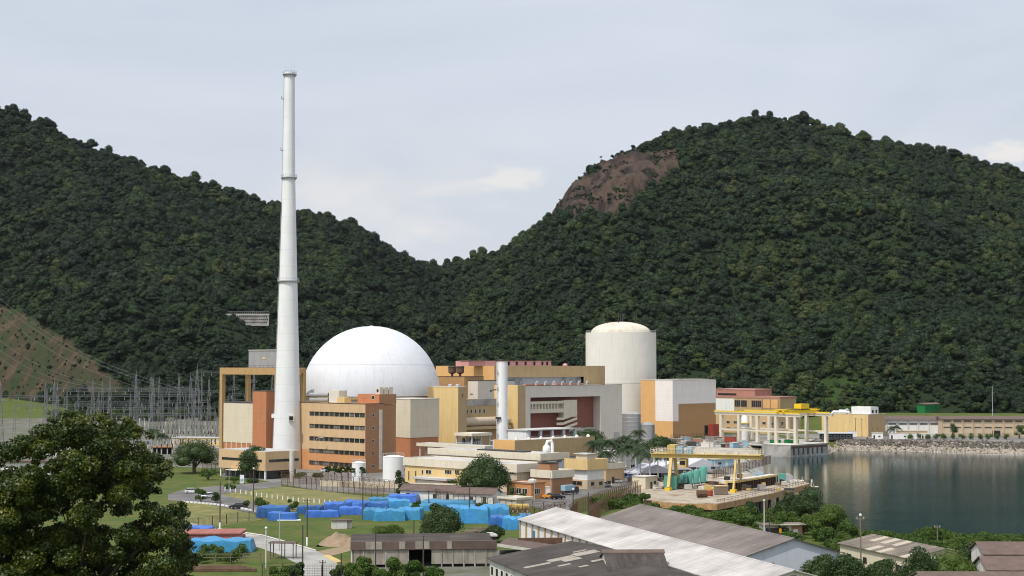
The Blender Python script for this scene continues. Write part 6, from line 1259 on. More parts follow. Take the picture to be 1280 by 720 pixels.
for k in range(9):
    px = 112 + k * 19; Y = 735 + (k % 3) * 60; x = (px - 640) / F * Y; t = thing('transformer', 'grey finned transformer block among the switchyard gear', 'transformer', (x, Y, gz(x, Y)), R(10), 'transformers in the switchyard'); part(t, 'tank', m_silo, (-2, 2, -1.3, 1.3, .3, 2.8)); part(t, 'plinth', m_concl, (-2.4, 2.4, -1.7, 1.7, 0, .297))
    for q in range(3): MB().lathe([(.3, 2.8), (.18, 3.1), (.28, 3.4), (.12, 4.0)], (-1.2 + q * 1.2, 0), 7).build('bushing', m_rust, t)
    for q in range(6): part(t, 'fin', m_gal, (-1.8 + q * .65, -1.6 + q * .65, -1.75, -1.303, .5, 2.5))
for k, (px, py, w, lab) in enumerate(((62, 521, 27, 'long white flat-roofed control house in the switchyard above the big tree'), (19, 551, 24, 'low grey-roofed house left of the big dark tree'), (26, 561, 9, 'small white house front just left of the big tree'))):
    Y = (700, 560, 540)[k]; x = (px - 640) / F * Y; t = thing('yard_house', lab, 'building', (x - w / 2, Y, gz(x, Y)), R(5)); zq = zz(py - 8, Y) if k else zz(521, Y)
    h = (5.5, 6.0, 4.5)[k]; part(t, 'wall', m_white2, (0, w, 0, 8, 0, h)); part(t, 'roof', [m_gwall, m_tile, m_concl][k], (-.6, w + .6, -.8, 8.6, h + .003, h + .5)); part(t, 'door', m_dmetal, (w * .3, w * .3 + 1.2, -.06, -.003, 0, 2.3))
    for q in range(int(w / 5)): window(t, 'R', 1 + q * 4.6, 3 + q * 4.6, 2.6, 4.0, fm=m_gwall)
for k in range(40):
    px = rr.uniform(66, 275); Y = rr.uniform(1030, 1075); x = (px - 640) / F * Y
    bush(px, 0, rr.uniform(18, 34), rr.uniform(9, 17), 'dark scrub bush in the belt behind the switchyard below the forest', base=(x, Y, gz(x, Y) - .3), n=260, nb=6, leaf=.7, mat=m_leaf, group='scrub behind the switchyard')
# overhead lines coming down from beyond the left edge
for k, (y0, x1, y1) in enumerate(((363, 228, 487), (370, 226, 490), (377, 190, 489), (412, 150, 485), (425, 140, 487), (433, 118, 486))):
    a = Vector(at(-60, 1020, zz(y0 - 38, 1020))); b = Vector(at(x1, 930, zz(y1, 930))); P = []
    for i_ in range(25): q = i_ / 24; p = a.lerp(b, q); p.z -= 15 * math.sin(math.pi * q) * .8; P.append(p)
    tag(MB().tube(P, .05, 4, False).build('power_line', m_lat), ['uppermost power line sagging down to the switchyard from the left edge', 'second power line from the top coming down from the left edge', 'third power line from the top coming down from the left edge', 'fourth power line, crossing the brown cleared slope', 'fifth power line, crossing the brown cleared slope', 'lowest power line over the brown cleared slope'][k], 'power line', 'power lines')
# retaining wall on the hillside
v, _, _ = on_hill(np.array([308.]), np.array([.33])); Yw_ = 1500
t = thing('retaining_wall', 'pale concrete lattice retaining wall high in the forest left of the stack', 'retaining wall', at(308, Yw_, 0)); z0, z1 = zz(404, Yw_), zz(393, Yw_); hw = 29.5 * Yw_ / F
vv = [on_hill(np.array([308.]), np.array([q]))[0][0] for q in np.linspace(.1, .9, 60)]; best = min(vv, key=lambda p: abs(HZ - (p[2] - H) * F / p[1] - 404)); t.location = (best[0], best[1] - 6, 0); Yw_ = best[1] - 6; z0, z1 = zz(405, Yw_), zz(393.5, Yw_); hw = 29.5 * Yw_ / F
part(t, 'wall', m_conc, (-hw, hw, 0, 1, z0 - 1.5, z1)); part(t, 'coping', m_concl, (-hw - .3, hw + .3, -.3, 1.2, z1 + .003, z1 + .8))
for k in range(22):
    for j in range(3):
        x = -hw + 1 + k * 2 * (hw - 1) / 22 + (j % 2) * .9; part(t, 'cell', m_dark, (x, x + 1.0, -.05, -.003, z0 + .6 + j * 2.4, z0 + 1.9 + j * 2.4))
mb = MB()
for k in range(24): mb.beam((-hw + k * 2 * hw / 23, .3, z1 + .8), (-hw + k * 2 * hw / 23, .3, z1 + 3), .16)
mb.beam((-hw, .3, z1 + 2.9), (hw, .3, z1 + 2.9), .14); mb.build('guard_rail', m_gal, t)

# ------------------------------------------------------------------ covered stacks on the lawn
def tarp(px, py, wpx, hpx, dep, mat, rot, lab, sag=.0, seed=0, hump=0.0):
    x, y, _ = gp(px, py); Wd = wpx * y / F; h = hpx * y / F; r_ = random.Random(seed)
    us = [-1.06, -1.03, -1.0, -.98, -.9, -.7, -.5, -.3, -.1, .1, .3, .5, .7, .9, .98, 1.0, 1.03, 1.06]; zu = [0, .45, .82, .95, .99] + [1] * 8 + [.99, .95, .82, .45, 0]
    V = []; n = len(us)
    for j in range(n):
        for i in range(n):
            zq = min(zu[i], zu[j]); nz = noise.noise((us[i] * 2.2 + seed * 7.1, us[j] * 1.6 * dep / max(Wd, 1) + seed, 2.0)); sd = noise.noise((us[i] * 7 + seed, us[j] * 7, 9.0)) * .3 * (1 - zq)
            z = h * zq * (1 + .24 * nz * zq) * (1 - sag * (us[i] * .5 + .5)) * (1 - hump * us[j] ** 2)
            V.append((us[i] * Wd / 2 + sd * (1 if us[i] > 0 else -1), us[j] * dep / 2 + sd + .1 * nz, z if 0 < zq else 0))
    Fq = [(j * n + i, j * n + i + 1, (j + 1) * n + i + 1, (j + 1) * n + i) for j in range(n - 1) for i in range(n - 1)]
    o = MB().idx(V, Fq).build('covered_stack', mat, smooth=True, loc=(x, y + dep / 2, .02), rz=R(rot)); tag(o, lab, 'covered stack', 'blue-covered stacks on the lawn'); return o
TP = [(341.5, 646, 36, 13.5, 6, m_tarp, -4, 'deep blue covered stack farthest left in the row across the lawn'), (354, 649.5, 34, 9.5, 4, m_tarp, -3, 'low deep blue covered stack lying in front of the leftmost one'),
 (388, 641, 29, 9, 5, m_tarp, -6, 'long low deep blue cover, second from the left on the lawn'), (403, 645.5, 40, 8, 4, m_tarp, 4, 'lowest flattened deep blue cover left of centre on the lawn'), (417, 637, 24, 9.5, 6, m_tarp, 8, 'rounded deep blue cover behind the flattened one'),
 (444, 635, 26, 10, 6, m_tarp, 12, 'rounded deep blue cover at the back by the fence'), (439, 642.5, 29, 9.5, 5, m_tarp, 5, 'square deep blue cover left of the cyan ones'), (449, 640, 16, 12, 5, m_tarp, 0, 'small tall deep blue cover beside the cyan ones'),
 (474.5, 631, 26, 9, 6, m_tarp2, 3, 'cyan box-shaped cover at the back left of the cyan group'), (470, 638, 30, 11, 6, m_tarp, 3, 'deep blue cover wedged among the cyan ones'), (504, 627, 36, 9, 6, m_tarp, -6, 'deep blue cover farthest back by the white huts'),
 (499, 634, 28, 10.5, 6, m_tarp2, 5, 'cyan cover with sloping top in the middle of the group'), (468, 648.5, 27, 12.5, 7, m_tarp2, 0, 'cyan cover at the front left corner of the cyan group'), (487, 650, 37, 13, 6, m_tarp2, 4, 'cyan cover with a low step at the front of the group'), (513, 648.5, 28, 14, 7, m_tarp2, -5, 'cyan cover left of the dark round tree'),
 (526, 637.5, 30, 8, 7, m_tarp2, 0, 'low cyan cover behind the dark round tree'), (560, 634, 66, 8, 9, m_tarp2, -2, 'longest flat cyan cover in front of the white huts'), (576, 641, 36, 9, 8, m_tarp2, 2, 'middle cyan cover right of the dark round tree'), (593, 653, 36, 19, 8, m_tarp2, -3, 'tallest square cyan cover with hanging folds beside a pole'), (620, 648, 29, 16.5, 9, m_tarp2, 6, 'domed cyan cover right of the tallest one'),
 (624, 658, 22, 13, 6, m_tarp, 5, 'deep blue cover at the right end of the row'), (642, 661, 24, 14.5, 6, m_tarp2, 10, 'cyan cover touching the corner of the white shed'), (657, 649, 15, 6.5, 5, m_tarp2, 5, 'little cyan cover behind the white shed corner'),
 (276, 689, 76, 15.5, 7, m_tarp2, 3, 'long cyan covered stack beside the main road, nearest the big tree'), (248, 667, 34, 9, 6, m_tarp, 0, 'blue cover behind the red pipes beside the main road')]
for k, a in enumerate(TP): tarp(*a, seed=k + 1, hump=.12 if 'round' in a[-1] or 'domed' in a[-1] else .02, sag=.18 if 'sloping' in a[-1] else .03)
x, y, _ = gp(363, 649.5); tag(MB().box(-3, 3, -.8, .8, .02, .25).build('white_sheets', m_white2, loc=(x, y, 0), rz=R(6)), 'thin stack of white sheets lying before the leftmost blue covers', 'sheets')
for k in range(10):
    x, y, _ = gp(262, 673 - k * .0); t = tag(MB().tube([(-10.5, 0, 0), (9, 0, 0)], .42, 10).build('steel_pipe', m_pipe, loc=(x - 1, y + k * .9 - 4, .45 + (1.2 if k % 2 else 0)), rz=R(6)), 'dull red steel pipe in the stacked bundle beside the main road', 'pipe', 'red pipes by the road')
for k in range(4):
    x, y, _ = gp(272, 712.5 - k * 1.3); tag(MB().beam((-9 + k, 0, .3), (8 - k, 0, .3), .5, .55).build('steel_beam', m_rust, loc=(x, y, .03), rz=R(1 + k)), 'rusty steel beam lying in the grass at the bottom left by the big tree', 'beam', 'rusty beams in the grass')
x, y, _ = gp(428, 659.5); t = thing('lawn_hut', 'tiny white block hut with a dark flat roof alone on the lawn', 'hut', (x, y, 0), R(12)); part(t, 'wall', m_oldwall, (-2.2, 1.4, 0, 2.6, 0, 1.9)); part(t, 'side_wing', m_oldwall, (1.403, 2.6, .8, 2.4, 0, 1.7)); part(t, 'roof', m_tile, (-2.4, 2.8, -.2, 2.8, 1.903, 2.1))
x, y, _ = gp(300, 709); t = thing('timber_rack', 'low open timber fence rack in the grass beside the main road', 'rack', (x - 2, y + 8, 0), R(3))
for k in range(6): part(t, 'post', m_wood, (-7 + k * 3, -6.85 + k * 3, 0, .15, 0, 2.2))
for z in (1.2, 1.9): part(t, 'rail', m_wood, (-7, 8.2, -.06, -.003, z, z + .14))
x, y, _ = gp(356, 696); t = thing('gate_shelter', 'small open shelter with a brown roof on thin posts beside the main road gate', 'shelter', (x, y, 0), R(-6)); part(t, 'roof', m_tile, (-2.8, 2.8, -1.6, 1.6, 3.2, 3.4))
for dx in (-2.4, 0, 2.4):
    for dy in (-1.3, 1.3): part(t, 'post', m_dmetal, (dx - .08, dx + .08, dy - .08, dy + .08, 0, 3.197))
def mound(px, py, wpx, hpx, mat, name, lab, cat, dep=6, seed=1):
    x, y, _ = gp(px, py); w = wpx * y / F / 2; h = hpx * y / F; V = []; n = 22
    for j in range(n):
        for i in range(n):
            u, v_ = -1 + 2 * i / (n - 1), -1 + 2 * j / (n - 1); r = math.hypot(u, v_); b = max(0, 1 - r) ** .8 * (1 + .35 * noise.noise((u * 2.5, v_ * 2.5, seed))) + .05 * noise.noise((u * 8, v_ * 8, seed)) * (r < 1)
            V.append((u * w, v_ * dep, max(-.05, h * b - .03)))
    o = MB().idx(V, [(j * n + i, j * n + i + 1, (j + 1) * n + i + 1, (j + 1) * n + i) for j in range(n - 1) for i in range(n - 1)]).build(name, mat, smooth=True, loc=(x, y + dep * .6, .03)); return tag(o, lab, cat)
mound(421, 680, 46, 14, m_sand, 'sand_heap', 'heap of brown sand on the lawn beside the sand track', 'sand heap', 7, 2); mound(440, 680, 44, 8, m_sand, 'sand_heap', 'lower flatter heap of sand right of the main sand heap', 'sand heap', 6, 5); mound(539, 681, 34, 13, m_sand, 'sand_heap', 'heap of sand behind the long dark workshop by the round tree', 'sand heap', 5, 8)
for k in range(16):
    x, y, _ = gp(rr.uniform(583, 612), rr.uniform(662, 670)); L_ = rr.uniform(1.2, 3); a = rr.uniform(-.5, .5); tag(MB().beam((-L_, 0, .2), (L_, 0, .3), .35, .25).build('plank', m_wood if k % 3 else m_concl, loc=(x, y, .1 + .2 * (k % 3)), rz=a), 'pale plank in the heap of scrap timber beside the dark bush', 'plank', 'scrap timber heap')
# ------------------------------------------------------------------ vehicles
def car(px, py, rot, mat, lab, cat='car', kind='car'):
    x, y, _ = gp(px, py, .03); t = thing('parked_car' if kind == 'car' else kind, lab, cat, (x, y, .05), R(rot))
    if kind == 'car': body = [(-2.15, .35), (2.1, .35), (2.2, .6), (2.1, .88), (1.2, 1.0), (-1.7, 1.05), (-2.2, .98), (-2.25, .6)]; top = [(-2.0, 1.0), (-1.5, 1.52), (-.1, 1.56), (.45, 1.5), (1.25, .98)]
    elif kind == 'pickup_truck': body = [(-2.6, .5), (2.4, .5), (2.5, .8), (2.4, 1.15), (1.3, 1.2), (-2.6, 1.2)]; top = [(-.5, 1.2), (-.4, 1.8), (.6, 1.82), (1.4, 1.18)]
    else: body = [(-3, .5), (3, .5), (3, 1.3), (2.9, 2.3), (1.4, 2.35), (1.35, 1.2), (-3, 1.2)]; top = [(1.5, 1.4), (1.5, 2.2), (2.7, 2.2), (3.06, 1.4)]
    MB().extr(body, -.88, .88, 'y').build('body', mat, t)
    mb = MB(); V = [(p[0], s_ * (.84 if i in (0, len(top) - 1) else .68), p[1]) for s_ in (-1, 1) for i, p in enumerate(top)]; n = len(top); mb.idx(V, [tuple(range(n)), tuple(range(2 * n - 1, n - 1, -1))] + [(i, (i + 1) % n, n + (i + 1) % n, n + i) for i in range(n)]); mb.build('windows', m_glass, t)
    xs_ = [p[0] for p in top]; zt_ = max(p[1] for p in top); part(t, 'roof_panel', mat, (min(xs_) + .45, max(xs_) - .75, -.7, .7, zt_ - .03, zt_ + .035))
    L0, L1 = min(p[0] for p in body), max(p[0] for p in body)
    for wx in (L0 + .85, L1 - .85):
        for sy in (-1, 1):
            w_ = MB().tube([(wx, sy * .68, .34), (wx, sy * .92, .34)], .34, 16).build('wheel', m_tyre, t); MB().tube([(wx, sy * .92, .34), (wx, sy * .935, .34)], .2, 12).build('rim', m_gal, w_)
    for sy in (-.62, .62): part(t, 'headlight', m_lamp, (L1 - .12, L1 + .02, sy - .2, sy + .2, .65, .82)); part(t, 'tail_light', m_red, (L0 - .03, L0 + .1, sy - .18, sy + .18, .68, .9))
    return t
car(261.5, 621.5, -118, m_carw, 'white car parked facing the camera beside the access road'); car(298.5, 634.8, 176, m_carb, 'black car parked on the access road, seen from the side'); car(242, 615.5, 10, m_carw, 'white car half hidden behind the big tree on the access road')
car(409, 589.5, 12, m_carw, 'white car parked at the foot of the office block'); car(697, 623, 14, m_carb, 'black car at the kerb beside the orange truck'); t = car(688.5, 622.5, 160, m_oran, 'small orange truck parked by the orange lodge', 'truck', 'pickup_truck'); t = car(712, 617, 40, m_dmetal, 'dark blue-grey lorry parked beside the brown store', 'lorry', 'lorry'); part(t, 'cargo_box', m_bluep, (-2.9, 1.2, -.98, .98, 1.25, 2.9))
for k, (px, py, m_, lab) in enumerate(((852, 558, m_carw, 'white car parked by the fence of the fuel building, left of three'), (861, 557, m_carb, 'dark car parked by the fence of the fuel building, middle of three'), (871, 556.5, m_silo, 'grey car parked by the fence of the fuel building, right of three'), (756, 607, m_carw, 'white car parked below the yellow-topped building'), (770, 603, m_silo, 'grey car parked below the annex wing'))): car(px, py, -50 + k * 6, m_, lab)
x, y, _ = gp(672, 622); t = thing('white_van_body', 'white flat-topped trailer box beside the orange truck', 'trailer', (x, y + 1, 0), R(14)); part(t, 'box', m_white, (-3, 3.6, -1.1, 1.1, .7, 3.2)); part(t, 'lid', m_gwall, (-3.1, 3.7, -1.2, 1.2, 3.203, 3.35))
for wx in (-2, 2.4): w_ = MB().tube([(wx, -1.0, .4), (wx, -1.2, .4)], .4, 12).build('wheel', m_tyre, t)

# ------------------------------------------------------------------ poles, lamps, wires
def pole(px, py0, pyt, lab, r=.14, white=False, arm=0.0, mat=None, nm='utility_pole', lamp=None, base=None):
    x, y, _ = base or gp(px, py0); h = zz(pyt, y); t = thing(nm, lab, 'pole' if not lamp else 'lamp post', (x, y, 0)); m_ = mat or m_polew
    MB().tube([(0, 0, 0), (0, 0, h)], [r * 1.25, r * .8], 8).build('shaft', m_, t)
    if white: MB().tube([(0, 0, .0), (0, 0, 2.0)], r * 1.6, 8).build('white_band', m_white, t)
    if arm:
        MB().beam((-arm, 0, h - .5), (arm, 0, h - .5), .16).build('crossarm', m_wood, t)
        for dx in (-arm * .9, 0, arm * .9): MB().tube([(dx, 0, h - .42), (dx, 0, h - .1)], .09, 6).build('insulator', m_gal, t)
    if lamp == 'arm': MB().tube([(0, 0, h - .6), (.2, 0, h), (.9, 0, h + .5), (2.0, 0, h + .55)], .07, 6).build('lamp_arm', m_, t); MB().box(1.6, 2.7, -.17, .17, h + .42, h + .6).build('lamp_head', m_lamp, t)
    if lamp == 'top': MB().lathe([(.1, h), (.25, h + .12), (.28, h + .35), (.1, h + .5)], n=10).build('lamp_head', m_lamp, t, smooth=True)
    return t
P_ = [(277, 662, 601, 'dark pole with a white painted foot at the corner of the lawn', dict(white=True)), (318.5, 639, 586, 'dark lamp pole in front of the entrance annex', dict(lamp='top')), (385.5, 681, 622, 'dark pole with white foot and crossarm in the middle of the lawn', dict(white=True, arm=.9)), (351, 687, 640, 'thin grey pole rising from the main road edge', dict(r=.1, mat=m_gal)), (334.5, 708, 660, 'grey concrete pole with a small lamp beside the timber rack', dict(mat=m_concl, lamp='top')), (454.5, 648, 594, 'dark pole left of the cyan covers', dict()), (536.5, 634, 611, 'dark pole behind the round tree', dict()), (587, 652, 603, 'dark pole beside the tallest cyan cover', dict(arm=.5)), (518, 690, 649, 'dark pole standing over the workshop roof, nearer the middle', dict(base=gp(518, 690))), (470.5, 722, 662, 'dark pole in front of the left end of the workshop', dict(base=at(470.5, 303))), (530, 722, 668, 'dark pole before the open bay of the workshop', dict(base=at(530, 300))), (380, 724, 655, 'dark pole at the left side of the gate', dict(base=at(380, 303))), (428, 724, 690, 'dark gate pole at the right side of the road', dict(base=at(428, 300))), (405, 724, 698, 'short dark post with a crossbar in the middle of the gate', dict(base=at(405, 299), arm=.6)),
 (624.5, 622, 588, 'curved grey street lamp beside the big dark tree', dict(mat=m_gal, lamp='arm', nm='street_lamp')), (953.5, 676, 626, 'pale lamp pole behind the grey shed', dict(mat=m_concl, lamp='top')), (960, 678, 630, 'thin dark pole beside the pale lamp pole behind the grey shed', dict(r=.1)), (1073, 700, 644, 'brown wooden pole with a white ball lamp by the patched-roof house', dict(mat=m_wood, arm=.7, lamp='top', base=at(1073, 300))), (1168.5, 688, 655, 'wooden pole with crossarm against the water at the right', dict(mat=m_wood, arm=.6, base=at(1168.5, 340))), (1191, 548, 527, 'slim pole in front of the beige hall', dict()), (1068, 546, 522, 'dark twin pole in front of the yellow store, left', dict(arm=.6)), (1076, 546, 523, 'dark twin pole in front of the yellow store, right', dict(arm=.6)), (288, 612, 583, 'thin pale lamp pole by the big bush', dict(r=.09, mat=m_gal)), (396, 588, 548, 'thin pale lamp pole against the office wall', dict(r=.09, mat=m_gal, lamp='arm')), (495.5, 576, 556, 'double-armed lamp in front of the cream block', dict(r=.09, mat=m_gal, lamp='arm')), (688, 618, 590, 'thin lamp pole beside the brown store', dict(r=.09, mat=m_gal)), (668, 625, 598, 'thin lamp pole in front of the orange lodge', dict(r=.09, mat=m_gal)), (716, 655, 612, 'dark gate pole above the white shed, left', dict(lamp='top')), (735, 660, 614, 'dark gate pole above the white shed, right', dict())]
for px, p0, pt, lab, kw in P_: pole(px, p0, pt, lab, **kw)
x, y, _ = gp(304, 604); t = thing('sign_totem', 'small white and blue sign board before the annex entrance', 'sign', (x, y, 0)); part(t, 'board', m_white, (-.7, .7, -.1, .1, .4, 3.0)); part(t, 'blue_panel', m_bluep, (-.55, .55, -.13, -.103, .8, 1.7)); part(t, 'foot', m_conc, (-.5, .5, -.2, .2, 0, .397))
for k in range(22):
    q = k / 21; px, py = 283 + 137 * q, 612.5 + 17 * q + 2.5 * math.sin(q * 3.1); x, y, _ = gp(px, py)
    if k == 0: mk = thing('marker_stake', 'short white marker stake in the line across the dry field', 'stake', (x, y, 0), 0, 'white stakes in the dry field'); part(mk, 'stake', m_white, (-.14, .14, -.14, .14, 0, 1.2)); part(mk, 'cap', m_gwall, (-.17, .17, -.17, .17, 1.203, 1.3))
    else: dup(mk, (x, y, 0))
for k in range(24):
    q = k / 23; px, py = 232 + 112 * q, 627 + 17 * q - 3 * math.sin(q * 3.1); x, y, _ = gp(px, py)
    if k == 0: kb = tag(MB().box(-.55, .55, -.2, .2, 0, .45).build('kerb_block', m_white2, loc=(x, y, .03), rz=R(-30)), 'low white kerb block in the line along the access road', 'kerb block', 'kerb blocks along the access road')
    else:
        o = kb.copy(); COL.objects.link(o); o.location = (x, y, .03)

# ------------------------------------------------------------------ fences
def fence(pts, h, lab, mat, gap=3.0, style='mesh', arm=True, wire=.035):
    P = [gp(*p)[:2] if len(p) == 2 else p[:2] for p in pts]; t = thing('security_fence', lab, 'fence', (P[0][0], P[0][1], 0)); o = Vector((P[0][0], P[0][1], 0)); mb = MB(); n_post = 0
    for a, b in zip(P, P[1:]):
        A, B = Vector((a[0], a[1], 0)) - o, Vector((b[0], b[1], 0)) - o; L_ = (B - A).length; n = max(1, int(L_ / gap)); d = (B - A).normalized(); nn = Vector((-d.y, d.x, 0))
        for k in range(n + 1):
            p = A + (B - A) * k / n
            if n_post < 98:
                q = MB(); q.beam(p, p + Vector((0, 0, h)), .16)
                if arm: q.beam(p + Vector((0, 0, h)), p + nn * .5 + Vector((0, 0, h + .5)), .1); q.beam(p + Vector((0, 0, h)), p - nn * .5 + Vector((0, 0, h + .5)), .1)
                q.build('post', mat, t); n_post += 1
        for k in range(10): z = Vector((0, 0, .1 + (h - .15) * k / 9)); mb.beam(A + z, B + z, wire)
        for k in range(int(L_ / .45)): p = A + d * k * .45; mb.beam(p + Vector((0, 0, .1)), p + Vector((0, 0, h)), wire)
        if arm:
            for s_ in (-.5, 0, .5): mb.beam(A + nn * s_ + Vector((0, 0, h + abs(s_))), B + nn * s_ + Vector((0, 0, h + abs(s_))), .04)
    mb.build('wire_mesh', mat, t); return t
fence([(353, 607), (384, 610), (430, 616), (480, 622)], 3.4, 'brown security fence between the dry field and the office block, outer run', m_rust)
fence([(353, 602.5), (395, 604.5), (450, 610), (507, 617)], 3.4, 'brown security fence between the dry field and the office block, inner run', m_rust)
fence([(507, 617), (560, 629), (640, 641), (706, 645)], 3.2, 'brown security fence in front of the white huts', m_rust)
fence([(232, 661), (285, 654), (340, 645), (431, 641)], 2.6, 'low grey wire fence along the edge of the lawn', m_dmetal, 4.2, arm=False, wire=.025)
fence([(628, 646), (668, 650), (706, 642)], 3.0, 'brown fence beside the yellow tanks', m_rust)
fence([(722, 640), (752, 628), (796, 614)], 3.2, 'brown fence climbing beside the inner road to the dock', m_rust, 2.4)
fence([(738, 646), (765, 634), (800, 620)], 3.2, 'second brown fence beside the inner road, nearer the grey shed', m_rust, 2.4)
fence([(712, 655), (722, 644)], 4.2, 'rusty gate panel between two gate poles above the white shed, left', m_rust, 1.6); fence([(735, 660), (750, 648)], 4.2, 'rusty gate panel between gate poles above the white shed, right', m_rust, 1.6)
fence([(838, 553), (880, 551), (945, 549.5)], 3.6, 'dark fence in front of the ochre fuel building', m_rust, 3.2)
fence([(890, 599), (930, 588), (962, 579)], 3.0, 'dark brown fence along the shore behind the dock', m_rust, 2.6)
fence([(255, 588), (305, 594), (352, 597)], 3.0, 'brown fence left of the annex behind the shrubs', m_rust, 3.4)
fence([(330, 727), (380, 724)], 3.0, 'wire gate fence at the bottom, left of the road', m_dmetal, 2.6); fence([(380, 724), (404, 724), (428, 724)], 3.0, 'wire gate across the main road at the bottom edge', m_dmetal, 2.6, arm=False)
fence([(1090, 548), (1180, 547), (1262, 546)], 2.4, 'thin fence along the top of the rocks on the far shore', m_dmetal, 4.5, arm=False, wire=.03)
# ------------------------------------------------------------------ trees and plants
tree(605, 623, 76, 52, 'big broad dark tree in front of the long service building', kind='round', nb=30, n=6500, leaf=.45, bare=.2)
tree(590, 618, 52, 26, 'lower spreading tree joined to the left of the big dark tree', nb=14, n=2600, bare=.1)
tree(553, 678, 60, 50, 'dark round tree with two tops behind the workshop roof', nb=26, n=7000, leaf=.34, bare=.06); tree(546, 660, 26, 34, 'narrow dark tree top rising behind the round tree', nb=9, n=2200, leaf=.32, bare=.2)
bush(612, 676, 40, 21, 'dark low bush at the corner of the white shed', mat=m_leaf, n=2600, leaf=.3); bush(486, 672, 50, 17, 'vine-covered mound on the lawn', n=2600, nb=14, leaf=.3); bush(491, 665, 26, 10, 'lower green hump beside the vine-covered mound')
tree(245, 591, 66, 40, 'large broad dark tree left of the entrance annex', nb=24, n=4800, bare=.2); tree(318, 597, 46, 46, 'dark bushy tree in front of the entrance annex', nb=20, n=3800, bare=.1); tree(346, 590, 24, 24, 'small tree leaning at the annex corner', nb=7, n=900)
for k in range(6): tree(411 + k * 8.4, 602.5 + k * .3, 13, 24, ['leftmost small round street tree', 'second small round street tree from the left', 'third small round street tree from the left', 'fourth small round street tree from the left', 'fifth small round street tree from the left', 'rightmost small round street tree'][k] + ' before the office block', 'street_tree', kind='flat', nb=8, n=700, bare=.45, group='row of street trees')
tree(500, 616, 17, 30, 'sparse thin tree by the end of the cream wall', kind='tall', nb=8, n=420, core=.4); bush(504, 618, 20, 18, 'dark green bush under the sparse tree', mat=m_leaf)
for k, (px, py, w, h, lab) in enumerate(((253, 627, 18, 22, 'pale sapling beside the white parked car'), (272, 627, 15, 17, 'dark sapling between the two parked cars'), (331, 637, 30, 18, 'pale green bushy tree in the dry field, larger of a pair'), (311, 634, 14, 15, 'pale green small tree in the dry field left of the larger one'), (366, 636, 17, 16, 'thin pale sapling right of the pair in the dry field'), (262, 599, 24, 18, 'grey-green shrub by the brown fence'), (294, 603, 22, 8, 'clipped round hedge bush by the annex path'), (287, 610, 20, 6, 'flat clipped hedge by the path'), (317, 603, 20, 7, 'clipped bush below the dark annex tree'), (374, 597, 22, 8, 'low shrubs under the office wall, left'), (398, 596, 22, 6, 'low shrubs under the office wall, right'), (652, 626, 15, 14, 'small round bush in front of the orange lodge'), (639, 625, 10, 22, 'slim bush at the left corner of the orange lodge'), (602, 641, 20, 19, 'dark rounded bush against the white huts', ), (520, 640, 14, 20, 'small tree beside the leftmost white hut'), (566, 610, 14, 14, 'bush against the garage doors'), (812, 548.5, 22, 8, 'low green bush before the silos'), (868, 550, 30, 6, 'low hedge before the fuel building'))):
    bush(px, py, w, h, lab, nb=6, n=600, mat=m_leaf if 'dark' in lab else m_leafb)
for k, (px, py, w, h) in enumerate(((443, 733, 30, 34), (458, 728, 34, 40), (425, 735, 24, 22), (478, 735, 26, 26), (350, 722, 32, 24), (372, 726, 22, 26), (498, 738, 40, 42), (520, 738, 34, 32), (545, 738, 30, 20))):
    bush(px, 724, w, h, 'leafy bright green bush along the bottom edge left of centre', base=at(px, 292 + (k % 3) * 4), n=1600, leaf=.35, group='bushes along the bottom edge')
tree(735, 562, 52, 30, 'dark rounded tree at the foot of the grey hall', nb=14, n=2000, bare=.1); tree(716, 556, 26, 20, 'smaller dark tree behind the ochre parapet block', nb=8, n=900)
tree(822, 590, 60, 50, 'broad flat-crowned tree behind the white marquees', kind='flat', nb=18, n=2600, bare=.45)
tree(832, 575, 38, 22, 'flat dark layered tree top beside the crane winch house', kind='flat', nb=10, n=1200, bare=.3)
# palms
def palm(px, py, h_px, w_px, lab, group='palms by the dock', lean=0):
    x, y, _ = gp(px, py); Hh = h_px * y / F; Rw = w_px * y / F / 2; t = thing('palm_tree', lab, 'palm', (x, y, 0), rt.uniform(0, 6), group); ht = Hh - Rw * .55
    MB().tube([(0, 0, -.2), (.15 + lean, 0, ht * .5), (lean * 1.5, 0, ht)], [.32, .22, .2], 8).build('trunk', m_concl, t); Q = []
    for k in range(22):
        a = k * 2.4 + rt.uniform(-.2, .2); el = rt.uniform(-.35, 1.15); d = np.array([math.cos(a), math.sin(a)]); P = []
        for i in range(8): q = i / 7; r = Rw * (q * math.cos(el) * .9 + .25 * q); z = ht + Rw * (math.sin(el) * q * .85 - q * q * .75); P.append(np.array([d[0] * r + lean * 1.5, d[1] * r, z]))
        s_ = np.array([-d[1], d[0], 0])
        for i in range(7):
            for sg in (-1, 1):
                for j in range(3):
                    f = (j + .5) / 3; c = P[i] * (1 - f) + P[i + 1] * f; w = Rw * .2 * math.sin(math.pi * min(1, .15 + (i + f) / 8)); tip = c + sg * s_ * w + (P[i + 1] - P[i]) * .35 - np.array([0, 0, w * .75]); e = (P[i + 1] - P[i]) * .16
                    Q += [c - e, c + e, tip + e * .2, tip - e * .2]
    put('fronds', leafmesh('fronds', np.array(Q), m_palm), t); return t
for k, (px, py, h, w) in enumerate(((744, 598, 54, 34), (752, 594, 52, 32), (762, 598, 56, 36), (770, 590, 48, 30), (778, 598, 50, 34), (787, 600, 52, 34), (794, 592, 50, 32), (757, 602, 46, 30), (738, 592, 46, 30), (782, 590, 52, 30))): palm(px, py, h, w, 'royal palm with drooping dark fronds in the clump beside the white store')
